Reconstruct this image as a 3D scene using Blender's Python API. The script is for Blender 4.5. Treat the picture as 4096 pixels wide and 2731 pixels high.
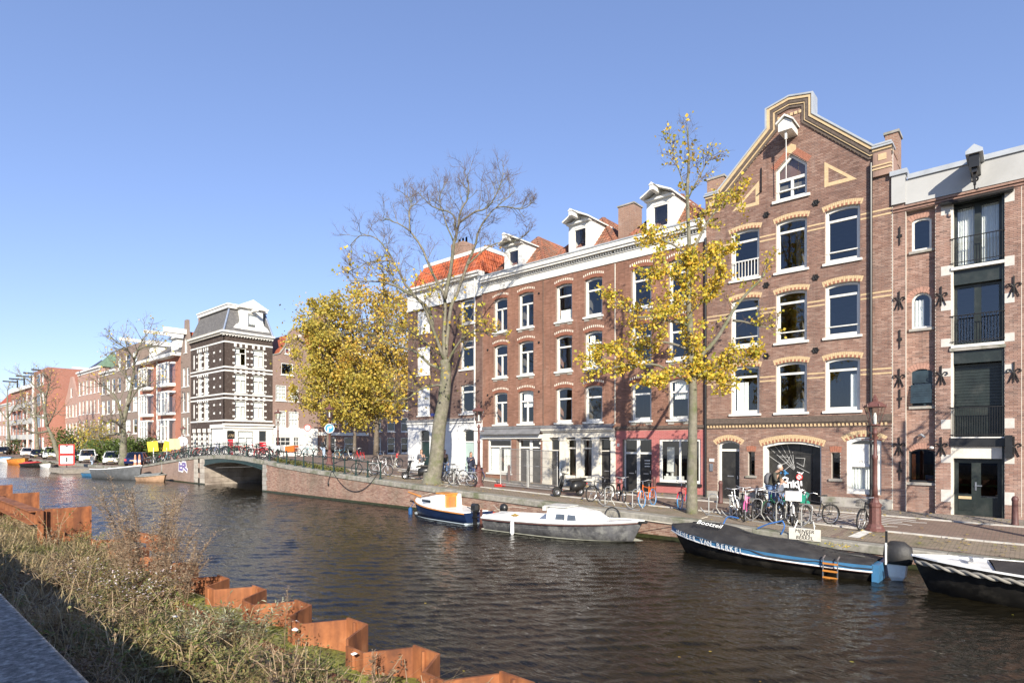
import bpy, bmesh, math, random
from mathutils import Vector, Matrix, noise
from mathutils.geometry import tessellate_polygon
for o in list(bpy.data.objects): bpy.data.objects.remove(o)
SC = bpy.context.scene; COL = SC.collection
rad = math.radians; PI = math.pi
# ---------------------------------------------------------------- camera, sky, sun, exposure
FL, TH, CX, HY, CZ = 2342.0, rad(48.5), 2048.0, 1770.0, 3.49
SN, CS = math.sin(TH), math.cos(TH)
cam = bpy.data.cameras.new('camera'); camo = bpy.data.objects.new('camera', cam); COL.objects.link(camo)
camo.location = (0, 0, CZ); camo.rotation_euler = (rad(90), 0, rad(90) - TH)
cam.sensor_width = 36; cam.lens = 36 * FL / 4096; cam.shift_y = (HY - 1365.5) / 4096
cam.clip_start = .1; cam.clip_end = 3000; SC.camera = camo
EL, AZ = rad(25), rad(47)
SUN = Vector((math.sin(AZ) * math.cos(EL), -math.cos(AZ) * math.cos(EL), math.sin(EL)))
W = bpy.data.worlds.new('World'); SC.world = W; W.use_nodes = True
nt = W.node_tree; sky = nt.nodes.new('ShaderNodeTexSky'); sky.sky_type = 'NISHITA'; sky.sun_disc = False
sky.sun_elevation = EL; sky.sun_rotation = math.atan2(SUN.x, SUN.y); sky.air_density = 1.0; sky.dust_density = .0; sky.ozone_density = 2.0
gm = nt.nodes.new('ShaderNodeGamma'); gm.inputs[1].default_value = .7; nt.links.new(sky.outputs[0], gm.inputs[0])
mt = nt.nodes.new('ShaderNodeMix'); mt.data_type = 'RGBA'; mt.blend_type = 'MULTIPLY'; mt.inputs[0].default_value = 1; mt.inputs[7].default_value = (.93, 1.0, 1.34, 1); nt.links.new(gm.outputs[0], mt.inputs[6])
nt.links.new(mt.outputs[2], nt.nodes['Background'].inputs[0]); nt.nodes['Background'].inputs[1].default_value = .135
sl = bpy.data.lights.new('sun', 'SUN'); sl.energy = 4.9; sl.angle = rad(.53); sl.color = (1, .92, .785)
so = bpy.data.objects.new('sun', sl); COL.objects.link(so); so.location = (30, -30, 60)
so.rotation_euler = SUN.to_track_quat('Z', 'Y').to_euler()
SC.view_settings.view_transform = 'Standard'; SC.view_settings.look = 'None'; SC.view_settings.gamma = 1
SC.view_settings.exposure = .86; SC.view_settings.use_curve_mapping = False
SC.render.engine = 'CYCLES'
SC.cycles.max_bounces = 8; SC.cycles.transparent_max_bounces = 12
# ---------------------------------------------------------------- pixel (4096 wide photo) -> place
def onY(px, py, y):
    u = (px - CX) / FL; Y = y / (SN + CS * u); return (Y * (SN * u - CS), y, CZ + (HY - py) / FL * Y)
def onX(px, py, x):
    u = (px - CX) / FL; Y = x / (SN * u - CS); return (x, Y * (SN + CS * u), CZ + (HY - py) / FL * Y)
def onZ(px, py, z):
    Y = FL * (CZ - z) / (py - HY); u = (px - CX) / FL; return (Y * (SN * u - CS), Y * (SN + CS * u), z)
def lerp(a, b, t): return a + (b - a) * t
def curve(tab, x):
    if x <= tab[0][0]: return tab[0][1]
    for (x0, z0), (x1, z1) in zip(tab, tab[1:]):
        if x <= x1:
            t = (x - x0) / (x1 - x0); return lerp(z0, z1, t)
    return tab[-1][1]
QT = [(-400, .75), (-80, .8), (-68, 1.1), (-61, 1.72), (-57, 2.05), (-52.5, 2.36), (-48, 2.55), (-44, 2.46), (-41, 2.26), (-38, 2.0), (-31, 1.62), (-27, 1.43), (-21, 1.18), (-17.5, 1.06), (-12.7, .9), (-10, .83), (-7.5, .74), (-4.7, .58), (-1, .5), (40, .45)]
FT = [(-400, .85), (-80, .9), (-68, 1.15), (-60, 1.75), (-52, 2.2), (-46, 2.3), (-40, 1.95), (-34, 1.5), (-26.4, 1.29), (-22, 1.06), (-17, .96), (-11.5, .88), (-4, .84), (0, .79), (40, .75)]
QY, FY = 19.5, 27.0
def zs(x, y):
    t = min(1, max(0, (y - QY) / (FY - QY))); return lerp(curve(QT, x), curve(FT, x), t)
def S(px, py):
    z = 1.0
    for _ in range(25):
        p = onZ(px, max(py, HY + 14), z); z = lerp(z, zs(p[0], p[1]), .6)
    return Vector((p[0], p[1], zs(p[0], p[1])))
# ---------------------------------------------------------------- mesh builder
def newmesh(name, v, f, mats, mi=None, smooth=False):
    me = bpy.data.meshes.new(name); me.from_pydata(v, [], f)
    for m in mats: me.materials.append(m)
    if mi and len(mats) > 1: me.polygons.foreach_set('material_index', mi)
    if smooth: me.polygons.foreach_set('use_smooth', [True] * len(f))
    me.update(); return me
STUFFN = {'white_bricks', 'quoin_blocks', 'dentils', 'gable_corbels', 'wall_ribs', 'white_quoins', 'brick_arch', 'sill_brackets'}
class MB:
    def __init__(s, T=None): s.v = []; s.f = []; s.m = []; s.T = T; s.mi = 0
    def add(s, vs, fs):
        n = len(s.v)
        s.v += [s.T(*p) for p in vs] if s.T else [tuple(p) for p in vs]
        s.f += [tuple(i + n for i in q) for q in fs]; s.m += [s.mi] * len(fs); return s
    def box(s, x0, x1, y0, y1, z0, z1):
        return s.add([(x0, y0, z0), (x1, y0, z0), (x1, y1, z0), (x0, y1, z0), (x0, y0, z1), (x1, y0, z1), (x1, y1, z1), (x0, y1, z1)],
                     [(0, 3, 2, 1), (4, 5, 6, 7), (0, 1, 5, 4), (1, 2, 6, 5), (2, 3, 7, 6), (3, 0, 4, 7)])
    def quad(s, a, b, c, d): return s.add([a, b, c, d], [(0, 1, 2, 3)])
    def plate(s, outer, holes, d0, d1, back=False):
        """polygon with holes in (a, z), front at depth d1, sides back to d0"""
        loops = [outer] + list(holes)
        tri = tessellate_polygon([[Vector((a, z, 0)) for a, z in l] for l in loops])
        flat = [p for l in loops for p in l]
        s.add([(a, z, d1) for a, z in flat], tri)
        if back: s.add([(a, z, d0) for a, z in flat], tri)
        for l in loops:
            n = len(l)
            s.add([(a, z, d1) for a, z in l] + [(a, z, d0) for a, z in l], [(i, (i + 1) % n, n + (i + 1) % n, n + i) for i in range(n)])
        return s
    def tube(s, pts, r, n=6, cap=True):
        pts = [Vector(p) for p in pts]; k = len(pts)
        rs = r if isinstance(r, (list, tuple)) else [r] * k
        vs = []; fs = []; ref = None
        for i, p in enumerate(pts):
            t = (pts[min(i + 1, k - 1)] - pts[max(i - 1, 0)])
            if t.length < 1e-9: t = Vector((0, 0, 1))
            t.normalize()
            if ref is None: ref = t.orthogonal().normalized()
            ref = (ref - t * ref.dot(t))
            if ref.length < 1e-6: ref = t.orthogonal()
            ref.normalize(); b = t.cross(ref)
            for j in range(n):
                a = 2 * PI * j / n; vs.append(p + (ref * math.cos(a) + b * math.sin(a)) * rs[i])
        for i in range(k - 1):
            for j in range(n):
                fs.append((i * n + j, i * n + (j + 1) % n, (i + 1) * n + (j + 1) % n, (i + 1) * n + j))
        if cap and n > 2: fs.append(tuple(range(n))[::-1]); fs.append(tuple((k - 1) * n + j for j in range(n)))
        return s.add(vs, fs)
    def ring(s, c, R, r, ax=1, n=24, m=6):
        vs = []; fs = []
        for i in range(n):
            a = 2 * PI * i / n
            for j in range(m):
                b = 2 * PI * j / m; q = R + r * math.cos(b); h = r * math.sin(b)
                p = [q * math.cos(a), h, q * math.sin(a)]
                if ax == 2: p = [p[0], p[2], p[1]]
                if ax == 0: p = [p[1], p[0], p[2]]
                vs.append((c[0] + p[0], c[1] + p[1], c[2] + p[2]))
        for i in range(n):
            for j in range(m):
                fs.append((i * m + j, i * m + (j + 1) % m, ((i + 1) % n) * m + (j + 1) % m, ((i + 1) % n) * m + j))
        return s.add(vs, fs)
    def lathe(s, prof, c=(0, 0, 0), n=12, ph=0):
        vs = []; fs = []; k = len(prof)
        for r, z in prof:
            for j in range(n):
                a = 2 * PI * j / n + ph; vs.append((c[0] + r * math.cos(a), c[1] + r * math.sin(a), c[2] + z))
        for i in range(k - 1):
            for j in range(n): fs.append((i * n + j, i * n + (j + 1) % n, (i + 1) * n + (j + 1) % n, (i + 1) * n + j))
        fs.append(tuple(range(n))[::-1]); fs.append(tuple((k - 1) * n + j for j in range(n)))
        return s.add(vs, fs)
    def loft(s, rings, closed=True, caps=True):
        n = len(rings[0]); vs = [p for r in rings for p in r]; fs = []
        for i in range(len(rings) - 1):
            for j in range(n if closed else n - 1):
                fs.append((i * n + j, i * n + (j + 1) % n, (i + 1) * n + (j + 1) % n, (i + 1) * n + j))
        if caps: fs.append(tuple(range(n))[::-1]); fs.append(tuple((len(rings) - 1) * n + j for j in range(n)))
        return s.add(vs, fs)
    def ell(s, c, rx, ry, rz, n=10, m=7):
        return s.add([(c[0] + rx * math.sin(PI * (i + .02) / (m - .96)) * math.cos(2 * PI * j / n), c[1] + ry * math.sin(PI * (i + .02) / (m - .96)) * math.sin(2 * PI * j / n), c[2] + rz * math.cos(PI * (i + .02) / (m - .96))) for i in range(m) for j in range(n)],
                     [(i * n + j, i * n + (j + 1) % n, (i + 1) * n + (j + 1) % n, (i + 1) * n + j) for i in range(m - 1) for j in range(n)])
    def build(s, name, mats, parent=None, smooth=False, world=True):
        if not isinstance(mats, (list, tuple)): mats = [mats]
        v = s.v
        if parent is not None and world:
            r = parent
            while r.parent: r = r.parent
            ox, oy, oz = r.location; v = [(p[0] - ox, p[1] - oy, p[2] - oz) for p in v]
        o = bpy.data.objects.new(name, newmesh(name, v, s.f, mats, s.m, smooth)); COL.objects.link(o)
        if parent is not None: o.parent = parent
        if name in STUFFN: o['kind'] = 'stuff'
        return o
def tag(o, label=None, cat=None, group=None, kind=None):
    if label: o['label'] = label
    if cat: o['category'] = cat
    if group: o['group'] = group
    if kind: o['kind'] = kind
    return o
def thing(name, label, cat, loc=(0, 0, 0), rz=0, group=None, scale=None):
    o = bpy.data.objects.new(name, None); COL.objects.link(o); o.empty_display_size = .2
    o.location = loc; o.rotation_euler = (0, 0, rz)
    if scale: o.scale = (scale,) * 3
    return tag(o, label, cat, group)
def dup(root, loc, rz, label, scale=None, swap=None, tilt=0, only=None):
    def cp(o, par):
        c = o.copy(); COL.objects.link(c); c.parent = par
        if swap and o.type == 'MESH':
            for i, sl_ in enumerate(c.material_slots):
                nm_ = sl_.material.name if sl_.material else ''
                if nm_ in swap: sl_.link = 'OBJECT'; sl_.material = swap[nm_]
        for ch in KIDS[o.name]: cp(ch, c)
        return c
    KIDS = {}
    def walk(o):
        KIDS[o.name] = list(o.children)
        for ch in o.children: walk(ch)
    walk(root)
    r = cp(root, None); r.location = loc; r.rotation_euler = (tilt, 0, rz)
    if scale: r.scale = (scale,) * 3
    r['label'] = label
    return r
def text_mesh(name, s, size, mat, parent, M4, extrude=.002, world=False, shear=0):
    cu = bpy.data.curves.new(name, 'FONT'); cu.body = s; cu.size = size; cu.align_x = 'CENTER'; cu.align_y = 'CENTER'; cu.extrude = extrude; cu.resolution_u = 2; cu.shear = shear
    o = bpy.data.objects.new(name, cu); COL.objects.link(o)
    dg = bpy.context.evaluated_depsgraph_get(); me = bpy.data.meshes.new_from_object(o.evaluated_get(dg)); bpy.data.objects.remove(o)
    me.materials.clear(); me.materials.append(mat); me.transform(M4)
    o = bpy.data.objects.new(name, me); COL.objects.link(o)
    if parent: o.parent = parent
    return o
# ---------------------------------------------------------------- materials (all procedural)
MC = {}
class NT:
    def __init__(s, name):
        s.m = bpy.data.materials.new(name); s.m.use_nodes = True; s.t = s.m.node_tree; s.b = s.t.nodes['Principled BSDF']
    def n(s, ty, **k):
        x = s.t.nodes.new(ty)
        for a, b in k.items():
            if a.startswith('i_'): x.inputs[a[2:].replace('_', ' ')].default_value = b
            else: setattr(x, a, b)
        return x
    def l(s, a, b): s.t.links.new(a, b)
    def ramp(s, fac, cols):
        r = s.n('ShaderNodeValToRGB'); e = r.color_ramp.elements
        while len(e) < len(cols): e.new(.5)
        for i, (p, c) in enumerate(cols): e[i].position = p; e[i].color = (*c, 1)
        s.l(fac, r.inputs[0]); return r.outputs[0]
    def mix(s, a, b, fac, mode='MIX'):
        x = s.n('ShaderNodeMix', data_type='RGBA', blend_type=mode)
        for q, i in ((fac, 0), (a, 6), (b, 7)):
            if isinstance(q, (int, float)): x.inputs[i].default_value = q
            elif isinstance(q, tuple): x.inputs[i].default_value = (*q, 1)
            else: s.l(q, x.inputs[i])
        return x.outputs[2]
    def noise(s, scale, detail=4, rough=.55, vec=None, out='Fac'):
        x = s.n('ShaderNodeTexNoise', i_Scale=scale, i_Detail=detail, i_Roughness=rough)
        if vec is None: vec = s.n('ShaderNodeTexCoord').outputs['Object']
        s.l(vec, x.inputs['Vector']); return x.outputs[out]
    def scaled(s, sx, sy, sz):
        m = s.n('ShaderNodeMapping'); m.inputs['Scale'].default_value = (sx, sy, sz); s.l(s.n('ShaderNodeTexCoord').outputs['Object'], m.inputs[0]); return m.outputs[0]
    def bump(s, h, st=.3, d=.02):
        b = s.n('ShaderNodeBump', i_Strength=st, i_Distance=d); s.l(h, b.inputs['Height']); s.l(b.outputs[0], s.b.inputs['Normal'])
def M(name, col, rough=.6, metal=0, var=.25, sc=3., bump=.15, spec=.5, dirt=None, dsc=1.2, bd=.01):
    if name in MC: return MC[name]
    k = NT(name); c2 = tuple(min(1, x * (1 + var)) for x in col); c1 = tuple(x * (1 - var) for x in col)
    nf = k.noise(sc, 6, .6); c = k.ramp(nf, [(.3, c1), (.7, c2)])
    if dirt:
        d = k.noise(dsc, 8, .65); r = k.ramp(d, [(.48, (0, 0, 0)), (.66, (1, 1, 1))]); c = k.mix(c, dirt, r)
    k.l(c, k.b.inputs['Base Color']); k.b.inputs['Roughness'].default_value = rough; k.b.inputs['Metallic'].default_value = metal
    k.b.inputs['Specular IOR Level'].default_value = spec
    if bump: k.bump(k.noise(sc * 8, 5, .6), bump, bd)
    MC[name] = k.m; return k.m
def brick_islands(name, cols, stain=(.05, .045, .04), st=.5, rough=.85):
    """each brick takes its own tone"""
    k = NT(name); g = k.n('ShaderNodeNewGeometry'); oi = k.n('ShaderNodeObjectInfo')
    ad = k.n('ShaderNodeMath', operation='ADD'); k.l(g.outputs['Random Per Island'], ad.inputs[0]); k.l(oi.outputs['Random'], ad.inputs[1])
    fr = k.n('ShaderNodeMath', operation='FRACT'); k.l(ad.outputs[0], fr.inputs[0])
    c = k.ramp(fr.outputs[0], [(i / (len(cols) - 1), q) for i, q in enumerate(cols)])
    c = k.mix(c, (.5, .5, .5), .35, 'MIX') if False else c
    d = k.noise(.55, 7, .65, k.scaled(1, 1, .5)); r = k.ramp(d, [(.42, (0, 0, 0)), (.75, (st, st, st))]); c = k.mix(c, stain, r)
    w = k.noise(1.1, 5, .6, k.scaled(1.3, 1.3, .35)); r2 = k.ramp(w, [(.55, (0, 0, 0)), (.8, (.3, .3, .3))]); c = k.mix(c, (.5, .44, .38), r2)
    s3 = k.noise(1.0, 6, .6, k.scaled(4.5, 4.5, .3)); c = k.mix(c, stain, k.ramp(s3, [(.52, (0, 0, 0)), (.72, (.42, .42, .42))])); s4 = k.noise(.33, 3, .5); c = k.mix(c, k.ramp(s4, [(.3, (.62, .62, .64)), (.7, (1, .98, .95))]), .75, 'MULTIPLY')
    k.l(c, k.b.inputs['Base Color']); k.b.inputs['Roughness'].default_value = rough; k.b.inputs['Specular IOR Level'].default_value = .25
    k.bump(k.noise(60, 4), .3, .003); MC[name] = k.m; return k.m
def brick_tex(name, c1, c2, mortar, stain=(.06, .05, .045), st=.4, w=.22, h=.064):
    k = NT(name); tc = k.n('ShaderNodeTexCoord'); sp = k.n('ShaderNodeSeparateXYZ'); k.l(tc.outputs['Object'], sp.inputs[0])
    ad = k.n('ShaderNodeMath', operation='ADD'); k.l(sp.outputs[0], ad.inputs[0]); k.l(sp.outputs[1], ad.inputs[1])
    cb = k.n('ShaderNodeCombineXYZ'); k.l(ad.outputs[0], cb.inputs[0]); k.l(sp.outputs[2], cb.inputs[1])
    b = k.n('ShaderNodeTexBrick', i_Scale=1., i_Mortar_Size=.011, i_Brick_Width=w, i_Row_Height=h, i_Bias=0., i_Mortar_Smooth=.3); k.l(cb.outputs[0], b.inputs['Vector'])
    b.inputs['Color1'].default_value = (*c1, 1); b.inputs['Color2'].default_value = (*c2, 1); b.inputs['Mortar'].default_value = (*mortar, 1)
    c = b.outputs['Color']; d = k.noise(.5, 7, .65); c = k.mix(c, stain, k.ramp(d, [(.42, (0, 0, 0)), (.78, (st, st, st))]))
    d2 = k.noise(3.5, 5, .6); c = k.mix(c, (.55, .5, .46), k.ramp(d2, [(.55, (0, 0, 0)), (.85, (.25, .25, .25))]))
    k.l(c, k.b.inputs['Base Color']); k.b.inputs['Roughness'].default_value = .85; k.b.inputs['Specular IOR Level'].default_value = .25
    k.bump(b.outputs['Fac'], -.5, .006); MC[name] = k.m; return k.m
def glassmat(name, tint=(.55, .6, .62), ref=1.75, wav=.03):
    k = NT(name); k.t.nodes.remove(k.b)
    tr = k.n('ShaderNodeBsdfTransparent'); tr.inputs[0].default_value = (*tint, 1)
    gl = k.n('ShaderNodeBsdfGlossy', i_Roughness=.015); gl.inputs[0].default_value = (.9, .95, 1, 1)
    bp = k.n('ShaderNodeBump', i_Strength=wav, i_Distance=.02); k.l(k.noise(1.3, 2), bp.inputs['Height']); k.l(bp.outputs[0], gl.inputs['Normal'])
    f0 = ((ref - 1) / (ref + 1)) ** 2 * 1.7; lw = k.n('ShaderNodeLayerWeight', i_Blend=.5); pw = k.n('ShaderNodeMath', operation='POWER'); pw.inputs[1].default_value = 5; k.l(lw.outputs['Facing'], pw.inputs[0]); fr = k.n('ShaderNodeMath', operation='MULTIPLY_ADD'); fr.inputs[1].default_value = 1 - f0; fr.inputs[2].default_value = f0; k.l(pw.outputs[0], fr.inputs[0]); mx = k.n('ShaderNodeMixShader'); k.l(fr.outputs[0], mx.inputs[0]); k.l(tr.outputs[0], mx.inputs[1]); k.l(gl.outputs[0], mx.inputs[2])
    k.l(mx.outputs[0], k.t.nodes['Material Output'].inputs[0]); MC[name] = k.m; return k.m
def leafmat(name, cols, trans=.35, rough=.5):
    k = NT(name); g = k.n('ShaderNodeNewGeometry'); c = k.ramp(g.outputs['Random Per Island'], [(i / (len(cols) - 1), q) for i, q in enumerate(cols)])
    k.l(c, k.b.inputs['Base Color']); k.b.inputs['Roughness'].default_value = rough; k.b.inputs['Specular IOR Level'].default_value = .3
    tl = k.n('ShaderNodeBsdfTranslucent'); k.l(c, tl.inputs[0]); mx = k.n('ShaderNodeMixShader'); mx.inputs[0].default_value = trans
    k.l(k.b.outputs[0], mx.inputs[1]); k.l(tl.outputs[0], mx.inputs[2]); k.l(mx.outputs[0], k.t.nodes['Material Output'].inputs[0]); MC[name] = k.m; return k.m
GLASS = glassmat('window_glass', (.9, .93, .93), 1.62); GLASS2 = glassmat('dark_glass', (.3, .32, .34), 1.6)
WHITE = M('white_paint', (.7, .69, .645), .45, var=.06, sc=2, bump=.05, dirt=(.6, .58, .53), dsc=2.5)
CREAM = M('cream_paint', (.66, .62, .53), .5, var=.08, sc=2, bump=.05, dirt=(.5, .47, .41), dsc=2)
STUCCO = M('white_stucco', (.62, .62, .605), .7, var=.07, sc=1.5, bump=.1, dirt=(.55, .55, .54), dsc=.8)
BLACKP = M('black_paint', (.018, .018, .018), .35, var=.3, bump=.05)
GREENP = M('dark_green_paint', (.012, .03, .026), .4, var=.3, bump=.05)
STONE = M('grey_stone', (.32, .3, .27), .8, var=.25, sc=4, bump=.3, dirt=(.14, .14, .1), dsc=2)
COPING = M('coping_stone', (.25, .235, .2), .85, var=.3, sc=5, bump=.4, dirt=(.1, .11, .06), dsc=1.1)
IRON = M('black_iron', (.015, .014, .014), .5, metal=.3, var=.3, bump=.1)
ZINC = M('zinc_sheet', (.42, .44, .45), .45, metal=.3, var=.15, sc=2, bump=.1)
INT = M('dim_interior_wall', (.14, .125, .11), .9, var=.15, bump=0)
CURT = M('cream_curtain', (.8, .8, .76), .9, var=.08, sc=6, bump=.05)
YEL = M('yellow_brick', (.5, .37, .215), .85, var=.15, sc=9, bump=.2)
REDB = M('red_arch_brick', (.3, .12, .075), .85, var=.25, sc=9, bump=.2)
MORT = M('lime_mortar', (.42, .36, .31), .9, var=.15, sc=8, bump=.1)
MORTD = M('dark_mortar', (.22, .16, .13), .9, var=.15, sc=8, bump=.1)
CHROME = M('bare_metal', (.55, .55, .55), .3, metal=.9, var=.1, bump=0)
RUBBER = M('black_rubber', (.015, .015, .015), .8, var=.2, bump=.05)
LAMPR = M('lamp_post_red_paint', (.12, .05, .042), .55, var=.3, sc=9, bump=.25)
RED = M('red_paint', (.55, .03, .025), .4, var=.1, bump=.02)
# ---------------------------------------------------------------- setting: water, street, quay
RW = random.Random(3)
def water_mat():
    k = NT('canal_water'); k.b.inputs['Base Color'].default_value = (.0095, .0078, .0042, 1); k.b.inputs['Roughness'].default_value = .04
    k.b.inputs['IOR'].default_value = 1.37; k.b.inputs['Specular IOR Level'].default_value = .5
    tc = k.n('ShaderNodeTexCoord').outputs['Object']
    def mp(sx, sy, rz):
        m = k.n('ShaderNodeMapping'); m.inputs['Scale'].default_value = (sx, sy, 1); m.inputs['Rotation'].default_value = (0, 0, rz); k.l(tc, m.inputs[0]); return m.outputs[0]
    a = k.noise(1.0, 3, .6, mp(1.1, 3.2, rad(-16))); b = k.noise(1.0, 3, .65, mp(5.0, 12.0, rad(12))); c = k.noise(1, 2, .5, mp(.22, .3, 0))
    b1 = k.n('ShaderNodeBump', i_Strength=1., i_Distance=.02); k.l(a, b1.inputs['Height'])
    b2 = k.n('ShaderNodeBump', i_Strength=1., i_Distance=.018); k.l(b, b2.inputs['Height']); k.l(b1.outputs[0], b2.inputs['Normal'])
    b3 = k.n('ShaderNodeBump', i_Strength=.3, i_Distance=.02); k.l(c, b3.inputs['Height']); k.l(b2.outputs[0], b3.inputs['Normal']); k.l(b3.outputs[0], k.b.inputs['Normal'])
    return k.m
WATER = water_mat()
import numpy as np
def water_mesh():
    xs = [9.0]
    while xs[-1] > -78: xs.append(xs[-1] - (.05 + .0016 * abs(xs[-1])))
    xs[-1] = -78.0; ys = np.arange(4.0, 19.7, .048); X, Y = np.meshgrid(np.array(xs), ys, indexing='ij'); Zw = np.zeros_like(X); rn = np.random.RandomState(4)
    for i in range(46):
        lam = .15 * (.62 / .15) ** (rn.rand() ** 1.3) ; th = rad(131.5) + rn.randn() * .42; k = 2 * PI / lam; ph = rn.rand() * 6.3; wx, wy = rn.randn(2) * .05
        sl = .029 * (1 + .5 * np.sin(X * wx * 6 + Y * wy * 6 + ph * 3)); ar = k * (X * math.cos(th) + Y * math.sin(th)) + ph + .6 * np.sin(X * .7 + ph) + .5 * np.sin(Y * .9 + ph); Zw += sl / k * (np.sin(ar) + .25 * np.sin(2 * ar + .6))
    fade = np.clip((X + 78) / 8, 0, 1); Zw *= fade; nx, ny = X.shape; V = np.stack([X, Y, Zw], -1).reshape(-1, 3); a = (np.arange(nx - 1)[:, None] * ny + np.arange(ny - 1)[None, :]).ravel(); Fq = np.stack([a, a + 1, a + ny + 1, a + ny], -1)
    me = bpy.data.meshes.new('canal_water'); me.vertices.add(len(V)); me.vertices.foreach_set('co', V.ravel()); me.loops.add(Fq.size); me.loops.foreach_set('vertex_index', Fq.ravel().astype(np.int32)); me.polygons.add(len(Fq)); me.polygons.foreach_set('loop_start', np.arange(0, Fq.size, 4, dtype=np.int32)); me.polygons.foreach_set('use_smooth', np.ones(len(Fq), bool)); me.materials.append(WATER); me.update(); me.validate(); return me
tag(bpy.data.objects.new('canal_water', water_mesh()), kind='structure'); COL.objects.link(bpy.data.objects['canal_water'])
m = MB(); m.quad((-420, -6, 0), (-78, -6, 0), (-78, 34, 0), (-420, 34, 0)); m.quad((-78, 19.6, 0), (30, 19.6, 0), (30, 34, 0), (-78, 34, 0)); tag(m.build('far_canal_water', WATER), kind='structure')
def paving_mat(name, c1, c2, mortar, moss=.35, w=.2, h=.1, rot=0):
    k = NT(name); tc = k.n('ShaderNodeTexCoord').outputs['Object']; mp = k.n('ShaderNodeMapping'); mp.inputs['Rotation'].default_value = (0, 0, rot); k.l(tc, mp.inputs[0])
    b = k.n('ShaderNodeTexBrick', i_Scale=1., i_Mortar_Size=.012, i_Brick_Width=w, i_Row_Height=h, i_Bias=0.); k.l(mp.outputs[0], b.inputs['Vector'])
    b.inputs['Color1'].default_value = (*c1, 1); b.inputs['Color2'].default_value = (*c2, 1); b.inputs['Mortar'].default_value = (*mortar, 1)
    c = k.mix(b.outputs['Color'], (.09, .1, .035), k.ramp(k.noise(.9, 8, .7), [(.5, (0, 0, 0)), (.72, (moss,) * 3)]))
    c = k.mix(c, (.3, .25, .19), k.ramp(k.noise(2.2, 8, .7), [(.5, (0, 0, 0)), (.8, (.5, .5, .5))]))
    k.l(c, k.b.inputs['Base Color']); k.b.inputs['Roughness'].default_value = .9; k.b.inputs['Specular IOR Level'].default_value = .2; k.bump(b.outputs['Fac'], -.4, .008); return k.m
ROAD = paving_mat('road_clinker_paving', (.19, .13, .105), (.25, .175, .14), (.13, .11, .09), .15)
SIDE = paving_mat('quayside_paving', (.24, .19, .145), (.3, .24, .18), (.14, .12, .09), .6)
WALK = paving_mat('pavement_tiles', (.22, .19, .165), (.27, .235, .2), (.12, .11, .1), .3, .3, .3)
def sheet(name, mat, x0, x1, y0, y1, dz, nx, ny, yf=None):
    m = MB(); vs = []; fs = []
    for i in range(nx + 1):
        x = lerp(x0, x1, i / nx)
        for j in range(ny + 1):
            y = lerp(y0, y1, j / ny); vs.append((x, y, zs(x, y) + dz))
    for i in range(nx):
        for j in range(ny): a = i * (ny + 1) + j; fs.append((a, a + ny + 1, a + ny + 2, a + 1))
    m.add(vs, fs); return tag(m.build(name, mat), kind='structure')
sheet('street', ROAD, -400, 40, 19.9, 26.9, 0, 440, 7)
m = MB(); xs = [-400 + 4 * i for i in range(111)]
m.add([(x, y, zs(x, 27)) for x in xs for y in (26.9, 400)], [(2 * i, 2 * i + 2, 2 * i + 3, 2 * i + 1) for i in range(110)]); tag(m.build('ground', ROAD), kind='structure')
sheet('quayside', SIDE, -39, 30, 19.95, 21.9, .004, 138, 2)
sheet('pavement', WALK, -34, 30, 25.4, 26.9, .03, 128, 1)
KERB = M('light_kerb_stone', (.48, .46, .42), .8, var=.2, sc=6, bump=.3, dirt=(.3, .28, .24), dsc=3)
for nm, yk, x0, x1 in (('kerb', 21.95, -34, 12), ('kerb', 25.35, -33, 12)):
    kb = tag(bpy.data.objects.new(nm, None), kind='structure'); COL.objects.link(kb); x = x0; kb.location = (x0, yk, zs(x0, yk))
    while x < x1:
        m = MB(); xb = x + .985; za, zb = zs(x, yk), zs(xb, yk); h = .045
        m.add([(x, yk - .055, za - .1), (xb, yk - .055, zb - .1), (xb, yk + .055, zb - .1), (x, yk + .055, za - .1), (x, yk - .055, za + h), (xb, yk - .055, zb + h), (xb, yk + .055, zb + h), (x, yk + .055, za + h)],
              [(0, 3, 2, 1), (4, 5, 6, 7), (0, 1, 5, 4), (1, 2, 6, 5), (2, 3, 7, 6), (3, 0, 4, 7)])
        m.build('kerb_stone', KERB, kb); x += 1.0
# wavy white road marking and a white bar
RM = M('white_road_paint', (.62, .6, .55), .8, var=.25, sc=5, bump=.2)
rm = MB()
for j in range(8):
    y = 22.35 + j * .36; xa = -7.2 + .12 * j; xb = -2.5 - .16 * (7 - j) - (.5 if j % 2 else 0)
    n = 40; row = []
    for i in range(n + 1):
        x = lerp(xa, xb, i / n); yy = y + .05 * math.sin(x * 9); row += [(x, yy - .05, zs(x, yy - .05) + .006), (x, yy + .05, zs(x, yy + .05) + .006)]
    rm.add(row, [(2 * i, 2 * i + 2, 2 * i + 3, 2 * i + 1) for i in range(n)])
rm.add([(x, y, zs(x, y) + .009) for x, y in ((-4.2, 20.35), (-3.9, 20.3), (-3.75, 21.85), (-4.05, 21.88))], [(0, 1, 2, 3)])
for (pa, pb) in (((1180, 1820), (1360, 1848)), ((1340, 1832), (1470, 1853)), ((1270, 1813), (1400, 1838))):
    A, B = S(*pa), S(*pb); D = (B - A); D.z = 0; n_ = Vector((-D.y, D.x, 0)).normalized() * .09
    q = [A - n_, B - n_, B + n_, A + n_]; rm.add([(p.x, p.y, zs(p.x, p.y) + .006) for p in q], [(0, 1, 2, 3)])
tag(rm.build('road_marking', RM), kind='structure')

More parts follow.
